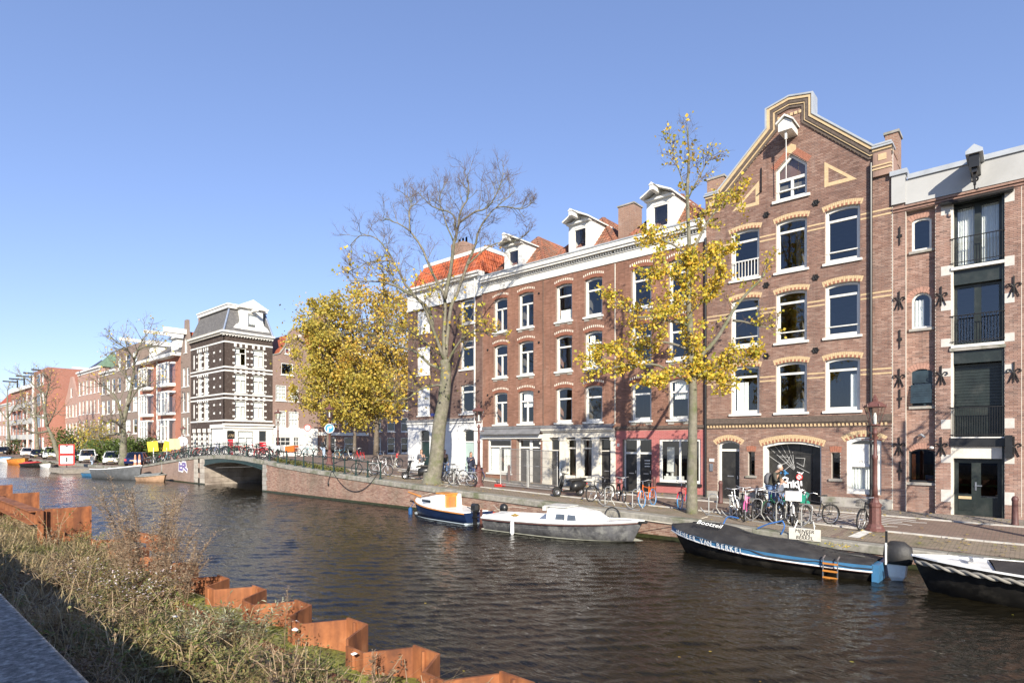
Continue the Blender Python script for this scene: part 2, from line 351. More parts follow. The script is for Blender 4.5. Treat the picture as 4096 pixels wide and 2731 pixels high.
# ---- quay wall with coping stones, bricks and bridge
QBR = brick_islands('quay_wall_brick', [(.2, .1, .075), (.3, .17, .125), (.37, .25, .19), (.24, .13, .1), (.33, .22, .17)], (.1, .1, .07), .65)
QTX = brick_tex('quay_wall_brick_far', (.3, .2, .155), (.24, .15, .115), (.3, .24, .2), st=.5)
ALGAE = M('wet_algae_band', (.03, .034, .014), .35, var=.4, sc=7, bump=.3)
XB0, XB1 = -51.3, -41.0     # bridge opening
qw = thing('quay_wall', 'long low brick quay wall under the house row, stone coping on top', 'quay wall', (-17, QY, .4))
def brick_rects(outer, holes, z0, z1, course=.064, L=.22, joint=.011, off=0):
    """running bond clipped to outline and holes by scan lines"""
    out = []; loops = [outer] + list(holes); r = 0; z = z0
    while z + course <= z1 + 1e-6:
        zc = z + course / 2; xs_ = []
        for l in loops:
            for (a, b), (c, d) in zip(l, l[1:] + l[:1]):
                if (b > zc) != (d > zc): xs_.append(a + (zc - b) / (d - b) * (c - a))
        xs_.sort()
        for xa, xb in zip(xs_[::2], xs_[1::2]):
            k = math.floor((xa - off) / L - (.5 if r % 2 else 0)); x = off + (k + (.5 if r % 2 else 0)) * L
            while x < xb:
                p, q = max(x, xa) + joint / 2, min(x + L, xb) - joint / 2
                if q - p > .03: out.append((p, q, z + joint / 2, z + course - joint / 2))
                x += L
        z += course; r += 1
    return out
def brick_mesh(T, rects, mat, parent, name='bricks', d0=-.012, d1=.003, rnd=RW):
    v = []; f = []
    for p, q, z0, z1 in rects:
        n = len(v); d = d1 + rnd.uniform(-.002, .003)
        for dd in (d, d0): v += [T(p, z0, dd), T(q, z0, dd), T(q, z1, dd), T(p, z1, dd)]
        f += [(n, n + 1, n + 2, n + 3), (n, n + 4, n + 5, n + 1), (n + 1, n + 5, n + 6, n + 2), (n + 2, n + 6, n + 7, n + 3), (n + 3, n + 7, n + 4, n)]
    m = MB(); m.v = v; m.f = f; m.m = [0] * len(f); o = m.build(name, mat, parent); o['kind'] = 'stuff'; return o
def brick_parts(T, rects, mat, parent, keep=300, L=.22, cam_key=None):
    """the keep bricks that show largest become single objects sharing one mesh; the rest stays joined"""
    full = [r for r in rects if r[1] - r[0] > L - .013]
    full.sort(key=lambda r: sum((x - y) ** 2 for x, y in zip(T((r[0] + r[1]) / 2, r[2], 0), (0, 0, CZ))))
    pick = set(full[:keep]); brick_mesh(T, [r for r in rects if r not in pick], mat, parent)
    if not pick: return
    r0 = full[0]; w, h = (r0[1] - r0[0]) / 2, (r0[3] - r0[2]) / 2; c0 = Vector(T(0, 0, 0))
    mb = MB(lambda a, z, d: tuple(Vector(T(a, z, d)) - c0)); 
    mb.add([(-w, -h, .004), (w, -h, .004), (w, h, .004), (-w, h, .004), (-w, -h, -.012), (w, -h, -.012), (w, h, -.012), (-w, h, -.012)], [(0, 1, 2, 3), (0, 4, 5, 1), (1, 5, 6, 2), (2, 6, 7, 3), (3, 7, 4, 0)])
    me = newmesh('brick', mb.v, mb.f, [mat]); r = parent
    while r.parent: r = r.parent
    for p in pick:
        o = bpy.data.objects.new('brick', me); COL.objects.link(o); o.parent = parent
        o.location = Vector(T((p[0] + p[1]) / 2, (p[2] + p[3]) / 2, 0)) - r.location
TY = lambda y: (lambda a, z, d: (a, y - d, z))
TX = lambda x: (lambda a, z, d: (x + d, a, z))
# right stretch: outline follows the street level
def qtop(x, dz=0): return curve(QT, x) + dz
xr = [XB1 + (30 - XB1) * i / 60 for i in range(61)]
outl = [(XB1, -.8), (30, -.8)] + [(x, qtop(x, -.22)) for x in reversed(xr)]
m = MB(TY(QY)); m.plate(outl, [], -.45, -.004); m.build('wall_core', MORT, qw)
rects = [r for r in brick_rects(outl, [], .12, 2.1)]
brick_parts(TY(QY), [r for r in rects if r[0] < 3], QBR, qw, 300)
m = MB(TY(QY)); m.box(XB1 - .01, 30, -.3, .13, -.3, .03); m.build('algae_band', ALGAE, qw)
x = XB1 - .05
i = 0
while x < 12:
    L_ = 1.15 + .25 * ((i * 7) % 5) / 4; xb = x + L_ - .012; m = MB(); za, zb = qtop(x), qtop(xb); j = RW.uniform(-.012, .012)
    y0, y1 = QY - .07 + j, QY + .45; t = .24
    m.add([(x, y0, za - t), (xb, y0, zb - t), (xb, y1, zb - t), (x, y1, za - t), (x, y0 + .03, za + .005), (xb, y0 + .03, zb + .005), (xb, y1, zb + .005), (x, y1, za + .005), (x, y0, za - .03), (xb, y0, zb - .03)],
          [(0, 3, 2, 1), (4, 5, 6, 7), (0, 1, 9, 8), (8, 9, 5, 4), (1, 2, 6, 5, 9), (2, 3, 7, 6), (3, 0, 8, 4, 7)])
    m.build('coping_stone', COPING, qw); x += L_; i += 1
m = MB(TY(QY)); 
for k in range(7):
    m.box(XB1 - .02 + (.0 if k % 2 else -.03), XB1 + .55 + (.12 if k % 2 else 0), -.1 + k * .3, .18 + k * .3, -.5, .012)
m.build('corner_stones', STONE, qw)
# left quay
ql = thing('quay_wall', 'brick quay wall left of the bridge with a graffiti tag and stone corner pier', 'quay wall', (-60, QY, .4))
xl = [-400 + (XB0 + 400) * i / 120 for i in range(121)]
m = MB(TY(QY)); m.plate([(-400, -.8), (XB0, -.8)] + [(x, qtop(x, -.2)) for x in reversed(xl)], [], -.45, 0); m.build('wall_core', QTX, ql)
m = MB(TY(QY)); m.box(-400, XB0, -.3, .1, -.3, .03); m.build('algae_band', ALGAE, ql)
x = -80.0
while x < XB0:
    xb = min(x + 1.38, XB0 + .05); m = MB(); za, zb = qtop(x), qtop(xb); y0, y1, t = QY - .08, QY + .4, .2
    m.add([(x, y0, za - t), (xb, y0, zb - t), (xb, y1, zb - t), (x, y1, za - t), (x, y0, za), (xb, y0, zb), (xb, y1, zb), (x, y1, za)], [(0, 3, 2, 1), (4, 5, 6, 7), (0, 1, 5, 4), (1, 2, 6, 5), (2, 3, 7, 6), (3, 0, 4, 7)])
    m.build('coping_stone', COPING, ql); x += 1.4
m = MB(); m.box(-400, -80, QY - .05, QY + .4, .5, .81); m.build('coping', COPING, ql)
PALE = M('pale_ashlar', (.42, .38, .32), .8, var=.2, sc=3, bump=.3, dirt=(.22, .18, .15), dsc=1.5)
for k in range(5):
    for q in range(2):
        m = MB(TY(QY)); w = (.95, 1.3)[(k + q) % 2]; m.box(XB0 - (2.25 if q == 0 else w), XB0 - (w + .03 if q == 0 else 0), .12 + k * .42, .52 + k * .42, -.3, .035); m.build('ashlar_block', PALE, ql)
m = MB(TY(QY)); m.box(-61.5, -61.3, 0, 1.5, -.1, .04); m.build('wall_strip', STONE, ql)
# tag painted on the quay
PURP = M('purple_spray', (.16, .12, .28), .7, var=.2, bump=0); PWH = M('white_spray', (.75, .74, .76), .7, var=.05, bump=0)
def strokes(lines, w, T, mat, name, parent, d=.006):
    m = MB(T)
    for l in lines:
        for (a, b), (c, e) in zip(l, l[1:]):
            dx, dz = c - a, e - b; L = math.hypot(dx, dz) or 1; nx, nz = -dz / L * w / 2, dx / L * w / 2; ex, ez = dx / L * w * .4, dz / L * w * .4
            m.add([(a - ex + nx, b - ez + nz, d), (a - ex - nx, b - ez - nz, d), (c + ex - nx, e + ez - nz, d), (c + ex + nx, e + ez + nz, d)], [(0, 1, 2, 3)]); d += .00015
    return m.build(name, mat, parent)
def gpx(pts, ox, oy, sc, y): return [[(onY(ox + p / sc, oy + q / sc, y)[0], onY(ox + p / sc, oy + q / sc, y)[2]) for p, q in l] for l in pts]
tg = [[(1075, 1010), (1070, 1110)], [(1070, 1055), (1110, 1050)], [(1070, 1100), (1115, 1115)], [(1120, 1010), (1120, 1110)], [(1125, 1010), (1165, 1015), (1170, 1045), (1130, 1062)], [(1135, 1062), (1190, 1120)]]
strokes(gpx(tg, 450, 1600, 4, QY), .42, TY(QY), PWH, 'graffiti_outline', ql, .004); strokes(gpx(tg, 450, 1600, 4, QY), .2, TY(QY), PURP, 'graffiti', ql, .012)
# ---- bridge
br = thing('canal_bridge', 'low stone bridge over the side canal with dark green arched steel beam', 'bridge', ((XB0 + XB1) / 2, 23, 1.6))
def sof(x): t = (x - XB0) / (XB1 - XB0); return 1.62 + .42 * 4 * t * (1 - t)
n = 16; xs = [lerp(XB0, XB1, i / n) for i in range(n + 1)]
m = MB(TY(QY)); m.plate([(x, sof(x)) for x in xs] + [(x, qtop(x, -.3)) for x in reversed(xs)], [], -.3, .02); m.build('steel_beam', GREENP, br)
m = MB(TY(QY)); m.plate([(x, sof(x) - .06) for x in xs] + [(x, sof(x) + .06) for x in reversed(xs)], [], -.1, .09); m.build('beam_flange', GREENP, br)
for i in range(8):
    a, b = lerp(XB0, XB1, i / 8) + .01, lerp(XB0, XB1, (i + 1) / 8) - .01
    m = MB(TY(QY)); m.plate([(a, qtop(a, -.3)), (b, qtop(b, -.3)), (b, qtop(b, .01)), (a, qtop(a, .01))], [], -.45, .1); m.build('coping_stone', COPING, br)
m = MB(); m.add([(x, y, sof(x) + .05) for x in xs for y in (QY + .02, 27.5)], [(2 * i, 2 * i + 2, 2 * i + 3, 2 * i + 1) for i in range(n)]); m.build('deck_underside', STONE, br)
DKST = M('abutment_stone', (.33, .28, .23), .8, var=.2, sc=2, bump=.3, dirt=(.2, .16, .13), dsc=.9)
for k in range(6):
    for q in range(6):
        m = MB(); y0 = QY + .01 + q * 1.35 + (.6 if k % 2 else 0) * (q > 0); y1 = QY + .01 + (q + 1) * 1.35 + (.6 if k % 2 else 0) - .02
        m.box(XB0 - .3, XB0 + RW.uniform(0, .012), y0, y1, -.2 + k * .4, .18 + k * .4); m.build('abutment_block', DKST, br)
m = MB(); m.box(XB1, XB1 + .3, QY + .01, 28, -.6, 1.7); m.box(XB0 - .31, XB1, 27.6, 28, -.6, 1.7); m.build('abutment', DKST, br)
# ---------------------------------------------------------------- facade kit
def arch(a0, a1, z0, z1, rise=0, n=8):
    if rise <= 0: return [(a0, z0), (a1, z0), (a1, z1), (a0, z1)]
    h = (a1 - a0) / 2; c = (a0 + a1) / 2; Rr = (h * h + rise * rise) / (2 * rise); t0 = math.asin(min(1, h / Rr)); zc = z1 - Rr
    return [(a0, z0), (a1, z0)] + [(c + Rr * math.sin(t0 * (1 - 2 * i / n)), zc + Rr * math.cos(t0 * (1 - 2 * i / n))) for i in range(n + 1)]
def window(T, root, a0, a1, z0, z1, rise=.08, rec=.14, fw=.085, tr=.72, mull=False, frame=None, glass=None, sill='white', curtain=None, bars=None, name='window', grid=None):
    frame = frame or WHITE; glass = glass or GLASS; e = .004; L = []
    b0, b1, c0, c1 = a0 + fw, a1 - fw, z0 + fw * 1.25, z1 - fw
    if tr:
        zt = z0 + (z1 - z0) * tr; up = arch(b0, b1, zt + fw * .45, c1, rise * .85)
        if mull: mid = (b0 + b1) / 2; low = [arch(b0, mid - fw * .35, c0, zt - fw * .45), arch(mid + fw * .35, b1, c0, zt - fw * .45)]
        else: low = [arch(b0 + .03, b1 - .03, c0 + .03, zt - fw * .45)]
        L = [up] + low
    elif mull: mid = (b0 + b1) / 2; L = [arch(b0, mid - fw * .35, c0, c1), arch(mid + fw * .35, b1, c0, c1)]
    else: L = [arch(b0, b1, c0, c1, rise * .85)]
    m = MB(T); m.plate(arch(a0 + e, a1 - e, z0 + e, z1 - e, rise), L, -rec - .1, -rec)
    if bars:
        for fz in bars: z = lerp(z0, z1, fz); m.box(a0 + .01, a1 - .01, z - .022, z + .022, -rec - .06, -rec + .03)
    if grid:
        nx, nz = grid
        for i in range(1, nx): a = lerp(b0, b1, i / nx); m.box(a - .016, a + .016, c0, c1, -rec - .07, -rec - .015)
        for i in range(1, nz): z = lerp(c0, c1, i / nz); w = .035 if i == nz // 2 else .016; m.box(b0, b1, z - w, z + w, -rec - .07, -rec - .012)
    w = m.build(name, frame, root)
    for l in L:
        ca = sum(p[0] for p in l) / len(l); cz = sum(p[1] for p in l) / len(l)
        l2 = [(ca + (p - ca) * 1.015, cz + (q - cz) * 1.015) for p, q in l]
        m = MB(T); m.plate(l2, [], -rec - .066, -rec - .058); m.build('pane', glass, w)
    if sill:
        sm = WHITE if sill == 'white' else STONE; m = MB(T); m.box(a0 - .09, a1 + .09, z0 - .1, z0 - .004, -rec, .085); m.build('sill', sm, w)
    if curtain:
        m = MB(T)
        for (f0, f1, g0, g1) in curtain:
            x0, x1 = lerp(b0, b1, f0), lerp(b0, b1, f1); n = max(6, int((x1 - x0) * 30)); vs = []
            for i in range(n + 1):
                d = -rec - .16 + .03 * math.sin(i * 1.9); vs += [(lerp(x0, x1, i / n), lerp(c0, c1, g0), d), (lerp(x0, x1, i / n), lerp(c0, c1, g1), d)]
            m.add(vs, [(2 * i, 2 * i + 2, 2 * i + 3, 2 * i + 1) for i in range(n)])
        m.build('curtain', CURT, w)
    return w
def brick_arch(T, root, a0, a1, z1, rise, h=.23, mat=None, alt=None, over=.1, name='brick_arch', d=.012, bw=.075, side=0):
    """ring of voussoir bricks over an opening; tips alternate in a second brick"""
    c = (a0 + a1) / 2; hw = (a1 - a0) / 2; rise = max(rise, .012); Rr = (hw * hw + rise * rise) / (2 * rise); zc = z1 - Rr; t0 = math.asin(min(1, hw / Rr)) + over / Rr * .6
    n = max(5, int(2 * t0 * Rr / bw)) | 1; m = MB(T); mats = [mat, alt or mat]
    for i in range(n):
        ta, tb = -t0 + 2 * t0 * i / n + .004 / Rr, -t0 + 2 * t0 * (i + 1) / n - .004 / Rr
        segs = [(.006, h, 0)] if not alt else ([(.006, h * .42, 1 if i % 2 else 0), (h * .44, h, 0)] if i % 2 else [(.006, h, 0)])
        for r0, r1, mi in segs:
            m.mi = mi; q = [(c + (Rr + r) * math.sin(t), zc + (Rr + r) * math.cos(t)) for r, t in ((r0, ta), (r0, tb), (r1, tb), (r1, ta))]; m.plate(q, [], -.02, d)
    return m.build(name, mats, root)
def shell(root, a0, a1, zb, zt, T, depth, mat, floors=()):
    """side walls, rear wall and floors behind a facade so that rooms are really there"""
    strip(T, root, 'side_wall', mat, (a0 + .004, a0 + .2, zb - .5, zt, -depth, -.24), (a1 - .2, a1 - .004, zb - .5, zt, -depth, -.24))
    m = MB(T); m.box(a0 + .2, a1 - .2, zb, zt - .1, -depth, -depth + .2)
    for z in floors: m.box(a0 + .21, a1 - .21, z - .15, z, -depth + .2, -.26)
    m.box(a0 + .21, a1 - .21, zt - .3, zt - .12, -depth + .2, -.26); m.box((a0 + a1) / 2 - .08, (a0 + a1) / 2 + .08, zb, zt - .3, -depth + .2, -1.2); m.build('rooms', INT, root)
def tiles(corners, mat, root, w=.21, h=.3, name='roof_tiles', single=False, lift=.03):
    """pantiles over the quad eave-left, eave-right, top-right, top-left"""
    e0, e1, t1, t0 = [Vector(c) for c in corners]; up = ((t0 + t1) - (e0 + e1)) / 2; H = up.length; rows = max(1, int(H / h)); nrm = (e1 - e0).cross(t0 - e0)
    if nrm.length < 1e-5: nrm = (e1 - e0).cross(t1 - e0)
    nrm.normalize()
    if nrm.z < 0: nrm = -nrm
    al = (e1 - e0).normalized(); mb = MB(); objs = []; prof = [(0, .0), (.25, .045), (.5, .05), (.75, .0), (1.0, -.012)]
    Wd = (e1 - e0).length
    for r in range(rows):
        f0, f1 = r / rows, (r + 1.12) / rows; L0, R0 = e0.lerp(t0, f0), e1.lerp(t1, f0)
        s0, s1 = (L0 - e0).dot(al), (R0 - e0).dot(al); base = e0 + (L0 - e0 - al * s0)
        n0, n1 = math.floor(s0 / w), math.ceil(s1 / w)
        upv = up - al * up.dot(al); upv = upv / rows * 1.12
        for c in range(n0, n1):
            x0, x1 = max(c * w, s0), min((c + 1) * w, s1)
            if x1 - x0 < w * .3: continue
            vs = []
            jit = RW.uniform(-.006, .01)
            for k, (p, q) in enumerate(prof):
                b = base + al * lerp(x0, x1, p) + nrm * (lift + q + jit); vs += [b + nrm * .02, b + upv - nrm * .012]
            fs = [(2 * k, 2 * k + 2, 2 * k + 3, 2 * k + 1) for k in range(4)]
            vs += [base + al * x0 + nrm * (lift - .03), base + al * x1 + nrm * (lift - .03)]; fs += [(10, 11, 8, 6, 4, 2, 0)]
            if single:
                s_ = MB(); s_.add(vs, fs); s_.build('roof_tile', mat, root)
            else: mb.add(vs, fs)
    if not single: o = mb.build(name, mat, root); o['kind'] = 'stuff'
def strip(T, root, name, mat, *boxes):
    os_ = []
    for b in boxes: m = MB(T); m.box(*b); os_.append(m.build(name, mat, root))
    return os_[0]
def A_(px): return onY(px, 1770, FY)[0]
def Z_(px, py): return onY(px, py, FY)[2]
F = TY(FY)
ORANGE = brick_islands('orange_pantile', [(.42, .09, .03), (.55, .13, .045), (.36, .08, .035), (.48, .12, .05)], (.12, .07, .05), .35, .6)
OLDTILE = brick_islands('weathered_pantile', [(.28, .11, .07), (.34, .13, .08), (.18, .1, .075), (.4, .16, .09), (.22, .13, .1)], (.1, .08, .05), .7, .75)
# ---------------------------------------------------------------- gabled warehouse
WBR = brick_islands('warehouse_brick', [(.21, .122, .094), (.305, .182, .14), (.27, .157, .12), (.38, .25, .197), (.22, .135, .11)], (.07, .055, .05), .35)
a0, a1 = -11.54, -4.03; wc = -7.8
wh = thing('gabled_warehouse', 'tall brown brick warehouse with stepped-top gable and yellow brick arches', 'building', (wc, FY, .86))
gab = [(a0, .6), (a1, .6), (a1, 15.2), (-4.66, 15.2), (-6.9, 17.35), (-6.9, 18.2), (-7.8, 18.4), (-8.72, 18.2), (-8.72, 17.35), (-10.92, 15.2), (a0, 15.2)]
cols = [(-10.35, -9.09), (-8.37, -7.12), (-6.41, -5.14)]; rows = [(10.94, 13.2), (7.86, 10.08), (4.81, 6.99)]
got = [(-8.38, 14.09), (-7.12, 14.09), (-7.12, 15.43), (-7.75, 16.0), (-8.38, 15.43)]
gd = [arch(A_(2871), A_(2958), .6, Z_(2915, 1761), .16), arch(A_(3052), A_(3285), .6, Z_(3168, 1764), .2), arch(A_(3387), A_(3525), Z_(3456, 1976), Z_(3456, 1746), .17)]
sl_ = [arch(A_(2992), A_(3019), Z_(3005, 1901), Z_(3005, 1804)), arch(A_(3326), A_(3360), Z_(3343, 1914), Z_(3343, 1807))]
holes = [arch(c[0], c[1], r[0], r[1], .085) for r in rows for c in cols] + [got] + gd + sl_
m = MB(F); m.plate(gab, holes, -.24, -.008); m.build('wall', MORT, wh)
brick_parts(F, brick_rects(gab, holes, .9, 18.3), WBR, wh, 300)
for r_, (z0, z1) in enumerate(rows):
    for c_, (p, q) in enumerate(cols):
        cu = None
        if (r_, c_) == (2, 2): cu = [(.72, .95, 0, .7)]
        if (r_, c_) == (2, 0): cu = [(.05, .55, .02, .68)]
        window(F, wh, p, q, z0, z1, .085, .13, .1, .77, bars=[.2] if (r_, c_) in ((0, 2), (1, 0), (1, 1), (1, 2)) else None, curtain=cu)
        brick_arch(F, wh, p, q, z1, .085, .23, YEL, REDB, .12)
m = MB(F); e = .004
for (p, q) in cols[:1]:
    for i in range(9): m.box(lerp(p, q, (i + .5) / 9) - .012, lerp(p, q, (i + .5) / 9) + .012, 11.0, 11.75, -.04, -.01)
    m.box(p + .02, q - .02, 11.75, 11.8, -.05, 0); m.box(p + .02, q - .02, 10.98, 11.03, -.05, 0)
m.build('window_guard', WHITE, wh)
# pointed window
fw = .1; L = [[(-8.28, 15.02), (-7.22, 15.02), (-7.22, 15.38), (-7.75, 15.86), (-8.28, 15.38)], arch(-8.28, -7.79, 14.2, 14.9), arch(-7.69, -7.22, 14.2, 14.9)]
m = MB(F); m.plate([(-8.376, 14.094), (-7.124, 14.094), (-7.124, 15.43), (-7.75, 15.99), (-8.376, 15.43)], L, -.22, -.12); m.box(-8.36, -7.14, 14.48, 14.53, -.2, -.09); gw = m.build('window', WHITE, wh)
for l in L: m = MB(F); m.plate(l, [], -.19, -.18); m.build('pane', GLASS, gw)
strip(F, gw, 'sill', WHITE, (-8.52, -6.98, 13.97, 14.086, -.1, .09))
m = MB(F)
for sx in (-1, 1):
    for i in range(13):
        t0, t1 = i / 13, (i + .9) / 13; P = lambda t, r: (-7.75 + sx * (.12 + (.63 - .12) * (1 - t)) + sx * r * .55, 15.42 + (16.02 - 15.42) * t + r)
        A, B = (-7.75 + sx * (.66 - .6 * t0), 15.44 + .56 * t0), (-7.75 + sx * (.66 - .6 * t1), 15.44 + .56 * t1); N = (sx * .17, .18)
        m.plate([A, B, (B[0] + N[0], B[1] + N[1]), (A[0] + N[0], A[1] + N[1])], [], -.01, .014)
m.build('brick_arch', REDB, wh)
m = MB(F); m.plate([(-7.95, 16.1), (-7.75, 15.99), (-7.55, 16.1), (-7.55, 16.3), (-7.75, 16.42), (-7.95, 16.3)], [], -.01, .02); m.build('keystone', YEL, wh)
# yellow triangles, bands, dentils, ledge, gable mouldings
for sx in (1, -1):
    X = lambda d: wc + sx * d + .03
    m = MB(F); t = [(X(1.33), 15.22), (X(2.53), 14.15), (X(1.33), 14.15)]; ti = [(X(1.48), 14.93), (X(2.2), 14.3), (X(1.48), 14.3)]; m.plate(t, [ti], -.01, .012); m.build('triangle_panel', YEL, wh)
for zb in (12.45, 12.64, 9.23, 9.41, 6.2, 6.38):
    for p, q in ((a0 + .02, cols[0][0] - .02), (cols[0][1] + .02, cols[1][0] - .02), (cols[1][1] + .02, cols[2][0] - .02), (cols[2][1] + .02, a1 - .02)): strip(F, wh, 'yellow_band', YEL, (p, q, zb, zb + .062, -.01, .009))
LEDG = M('dark_ledge_brick', (.1, .075, .06), .85, var=.3, sc=10, bump=.3)
strip(F, wh, 'ledge', LEDG, (a0, a1 - .005, 4.36, 4.62, -.05, .1), (a0, a1 - .005, 4.3, 4.36, -.05, .06), (a0, a1 - .005, 4.14, 4.18, -.05, .03))
m = MB(F); x = a0 + .06
while x < a1 - .1: m.box(x, x + .075, 4.185, 4.298, -.02, .05); x += .15
m.build('dentils', YEL, wh)
edge = gab[2:]; edge = [(-4.03, 15.2)] + gab[3:10] + [(a0, 15.2)]
def off(poly, d):
    out = []
    for i, p in enumerate(poly):
        a = poly[max(0, i - 1)]; b = poly[min(len(poly) - 1, i + 1)]; n1 = Vector((p[0] - a[0], p[1] - a[1])); n2 = Vector((b[0] - p[0], b[1] - p[1]))
        if n1.length == 0: n1 = n2
        if n2.length == 0: n2 = n1
        n1.normalize(); n2.normalize(); N1, N2 = Vector((n1.y, -n1.x)), Vector((n2.y, -n2.x)); N = (N1 + N2); N = N / max(.3, N.length_squared) * 2
        out.append((p[0] + N.x * d, p[1] + N.y * d))
    return out
def band_along(name, mat, o0, o1, d0, d1):
    A, B = off(edge, o0), off(edge, o1); m = MB(F)
    for i in range(len(A) - 1): m.plate([A[i], A[i + 1], B[i + 1], B[i]], [], d0, d1, True)
    return m.build(name, mat, wh)
band_along('gable_coping', ZINC, .07, .0, -.5, .2); band_along('gable_moulding', YEL, -.005, -.12, -.1, .16); band_along('gable_moulding', LEDG, -.122, -.25, -.1, .13); band_along('gable_moulding', YEL, -.252, -.31, -.1, .1); band_along('gable_moulding', LEDG, -.312, -.42, -.1, .06)
m = MB(F)
for i in range(1, 8):
    for (p, q) in (((-4.75, 14.72), (-6.9, 16.78)), ((-10.85, 14.72), (-8.72, 16.78))):
        for k in range(2): a, z = lerp(p[0], q[0], (i + k * .5) / 8), lerp(p[1], q[1], (i + k * .5) / 8); m.box(a - .05, a + .05, z, z + .1, -.02, .05)
for i in range(8): a = lerp(-8.45, -7.2, i / 7); m.box(a - .06, a + .06, 17.62, 17.74, -.02, .05)
m.build('gable_corbels', YEL, wh)
for (p, q) in ((-11.5, -10.93), (-4.64, -4.06)):
    strip(F, wh, 'corner_pier', WBR, (p - .03, q, 14.0, 15.1, -.4, .12)); strip(F, wh, 'pier_band', YEL, (p - .05, q + .02, 14.25, 14.31, -.4, .15), (p - .05, q + .02, 14.38, 14.44, -.4, .15), (p + .15, q - .15, 14.6, 14.85, 0, .135), (p - .05, q + .02, 15.0, 15.08, -.4, .15))
strip(F, wh, 'pier_cap', ZINC, (-11.6, -10.88, 15.1, 15.17, -.5, .22), (-4.7, -3.99, 15.1, 15.17, -.5, .22))
# hoist beam hood, rope, rosettes
m = MB(F); m.loft([[(-8.02, 16.68, d), (-7.48, 16.68, d), (-7.48, 17.0, d), (-7.75, 17.2, d), (-8.02, 17.0, d)] for d in (-.1, .85)]); m.loft([[(-8.1, 16.98, d), (-7.75, 17.25, d), (-7.4, 16.98, d), (-7.4, 17.05, d), (-7.75, 17.33, d), (-8.1, 17.05, d)] for d in (-.05, .95)]); m.build('hoist_hood', WHITE, wh)
m = MB(F); m.tube([(-7.75, 16.72, .7), (-7.75, 15.3, .68), (-7.76, 14.7, .66)], .016, 5); m.box(-7.79, -7.71, 16.35, 16.68, .67, .73); m.build('hoist_rope', WHITE, wh)
for (px, py) in ((3264, 812), (3066, 860), (3263, 1110), (3066, 1141), (3263, 1401), (3066, 1424)):
    a, z = A_(px), Z_(px, py); m = MB(F)
    m.ring((a, z, .035), .1, .025, 2, 12, 5)
    for k in range(3): t = k * PI / 3; m.tube([(a - .15 * math.cos(t), z - .15 * math.sin(t), .035), (a + .15 * math.cos(t), z + .15 * math.sin(t), .035)], .022, 5)
    m.build('anchor_rosette', IRON, wh)
strip(F, wh, 'hook', IRON, (-9.02, -8.97, 14.7, 15.75, .01, .05), (-9.02, -8.97, 14.68, 14.73, 0, .2))
m = MB(F)
for p in (A_(3486), A_(2826)): m.tube([(p, 14.6 if p > -6 else 13.2, .1), (p, .9, .1)], .055, 8)
m.build('drain_pipe', BLACKP, wh)
# ground floor
WDOOR = M('black_door_paint', (.022, .021, .02), .3, var=.4, sc=1.5, bump=.05, dirt=(.045, .043, .04), dsc=2)
def door(T, root, a0, a1, z0, z1, zt=None, rise=0, rec=.25, fw=.09, mat=None, frame=None, glass=True, name='door', slot=True, split=False):
    mat = mat or WDOOR; frame = frame or WHITE
    L = [arch(a0 + fw, a1 - fw, z0, (zt or z1) - (fw if not zt else fw * .6))]
    if zt: L.append(arch(a0 + fw, a1 - fw, zt + fw * .6, z1 - fw, rise * .8))
    m = MB(T); m.plate(arch(a0 + .004, a1 - .004, z0 - .02, z1 - .004, rise), L, -rec - .1, -rec); d = m.build(name, frame, root)
    m = MB(T); b = L[0]; m.box(a0 + fw, a1 - fw, z0, (zt or z1) - fw * .5, -rec - .09, -rec - .05)
    for f0, f1 in ((.1, .45), (.52, .92)): zz0, zz1 = lerp(z0, zt or z1, f0), lerp(z0, zt or z1, f1); m.box(a0 + fw + .14, a1 - fw - .14, zz0, zz1, -rec - .06, -rec - .042)
    lf = m.build('leaf', mat, d)
    m = MB(T)
    if slot: zc = lerp(z0, zt or z1, .46); m.box((a0 + a1) / 2 - .14, (a0 + a1) / 2 + .14, zc, zc + .05, -rec - .045, -rec - .03)
    m.box(a1 - fw - .1, a1 - fw - .06, z0 + .95, z0 + 1.1, -rec - .05, -rec - .01); m.build('letter_slot', CHROME, d)
    if zt: m = MB(T); m.plate(L[1], [], -rec - .07, -rec - .06); m.build('pane', GLASS2, d)
    return d
p, q = A_(2871), A_(2958); door(F, wh, p, q, .86, Z_(2915, 1761), Z_(2915, 1800), .16, .22); brick_arch(F, wh, p, q, Z_(2915, 1761), .16, .26, YEL, REDB, .14)
p, q, zt = A_(3052), A_(3285), Z_(3168, 1764)
m = MB(F); m.plate(arch(p + .004, q - .004, .7, zt - .004, .2), [arch(p + .12, q - .05, .7, zt - .1, .17)], -.46, -.06); gd_ = m.build('garage_door', WHITE, wh)
m = MB(F)
for i in range(5): c, d = lerp(p, q, i / 5) + .006, lerp(p, q, (i + 1) / 5) - .006; m.box(c, d, .75, zt - .02, -.56, -.5)
m.box(p, q, 2.98, 3.04, -.5, -.47); leaf = m.build('leaf', WDOOR, gd_)
brick_arch(F, wh, p, q, zt, .2, .28, YEL, REDB, .16)
GA = lambda x, y: (onY(3150 + x / 4, 1800 + y / 4, 27.5)[0], onY(3150 + x / 4, 1800 + y / 4, 27.5)[2])
TD = TY(27.5)
GB = lambda pts: [[(onY(2650 + x / 4, 1750 + y / 4, 27.5)[0], onY(2650 + x / 4, 1750 + y / 4, 27.5)[2]) for x, y in l] for l in pts]
LINE = M('faded_white_spray', (.36, .36, .35), .7, var=.2, bump=0); BLUES = M('blue_spray', (.05, .2, .42), .7, var=.2, bump=0); GRS = M('green_spray', (.02, .26, .17), .7, var=.2, bump=0)
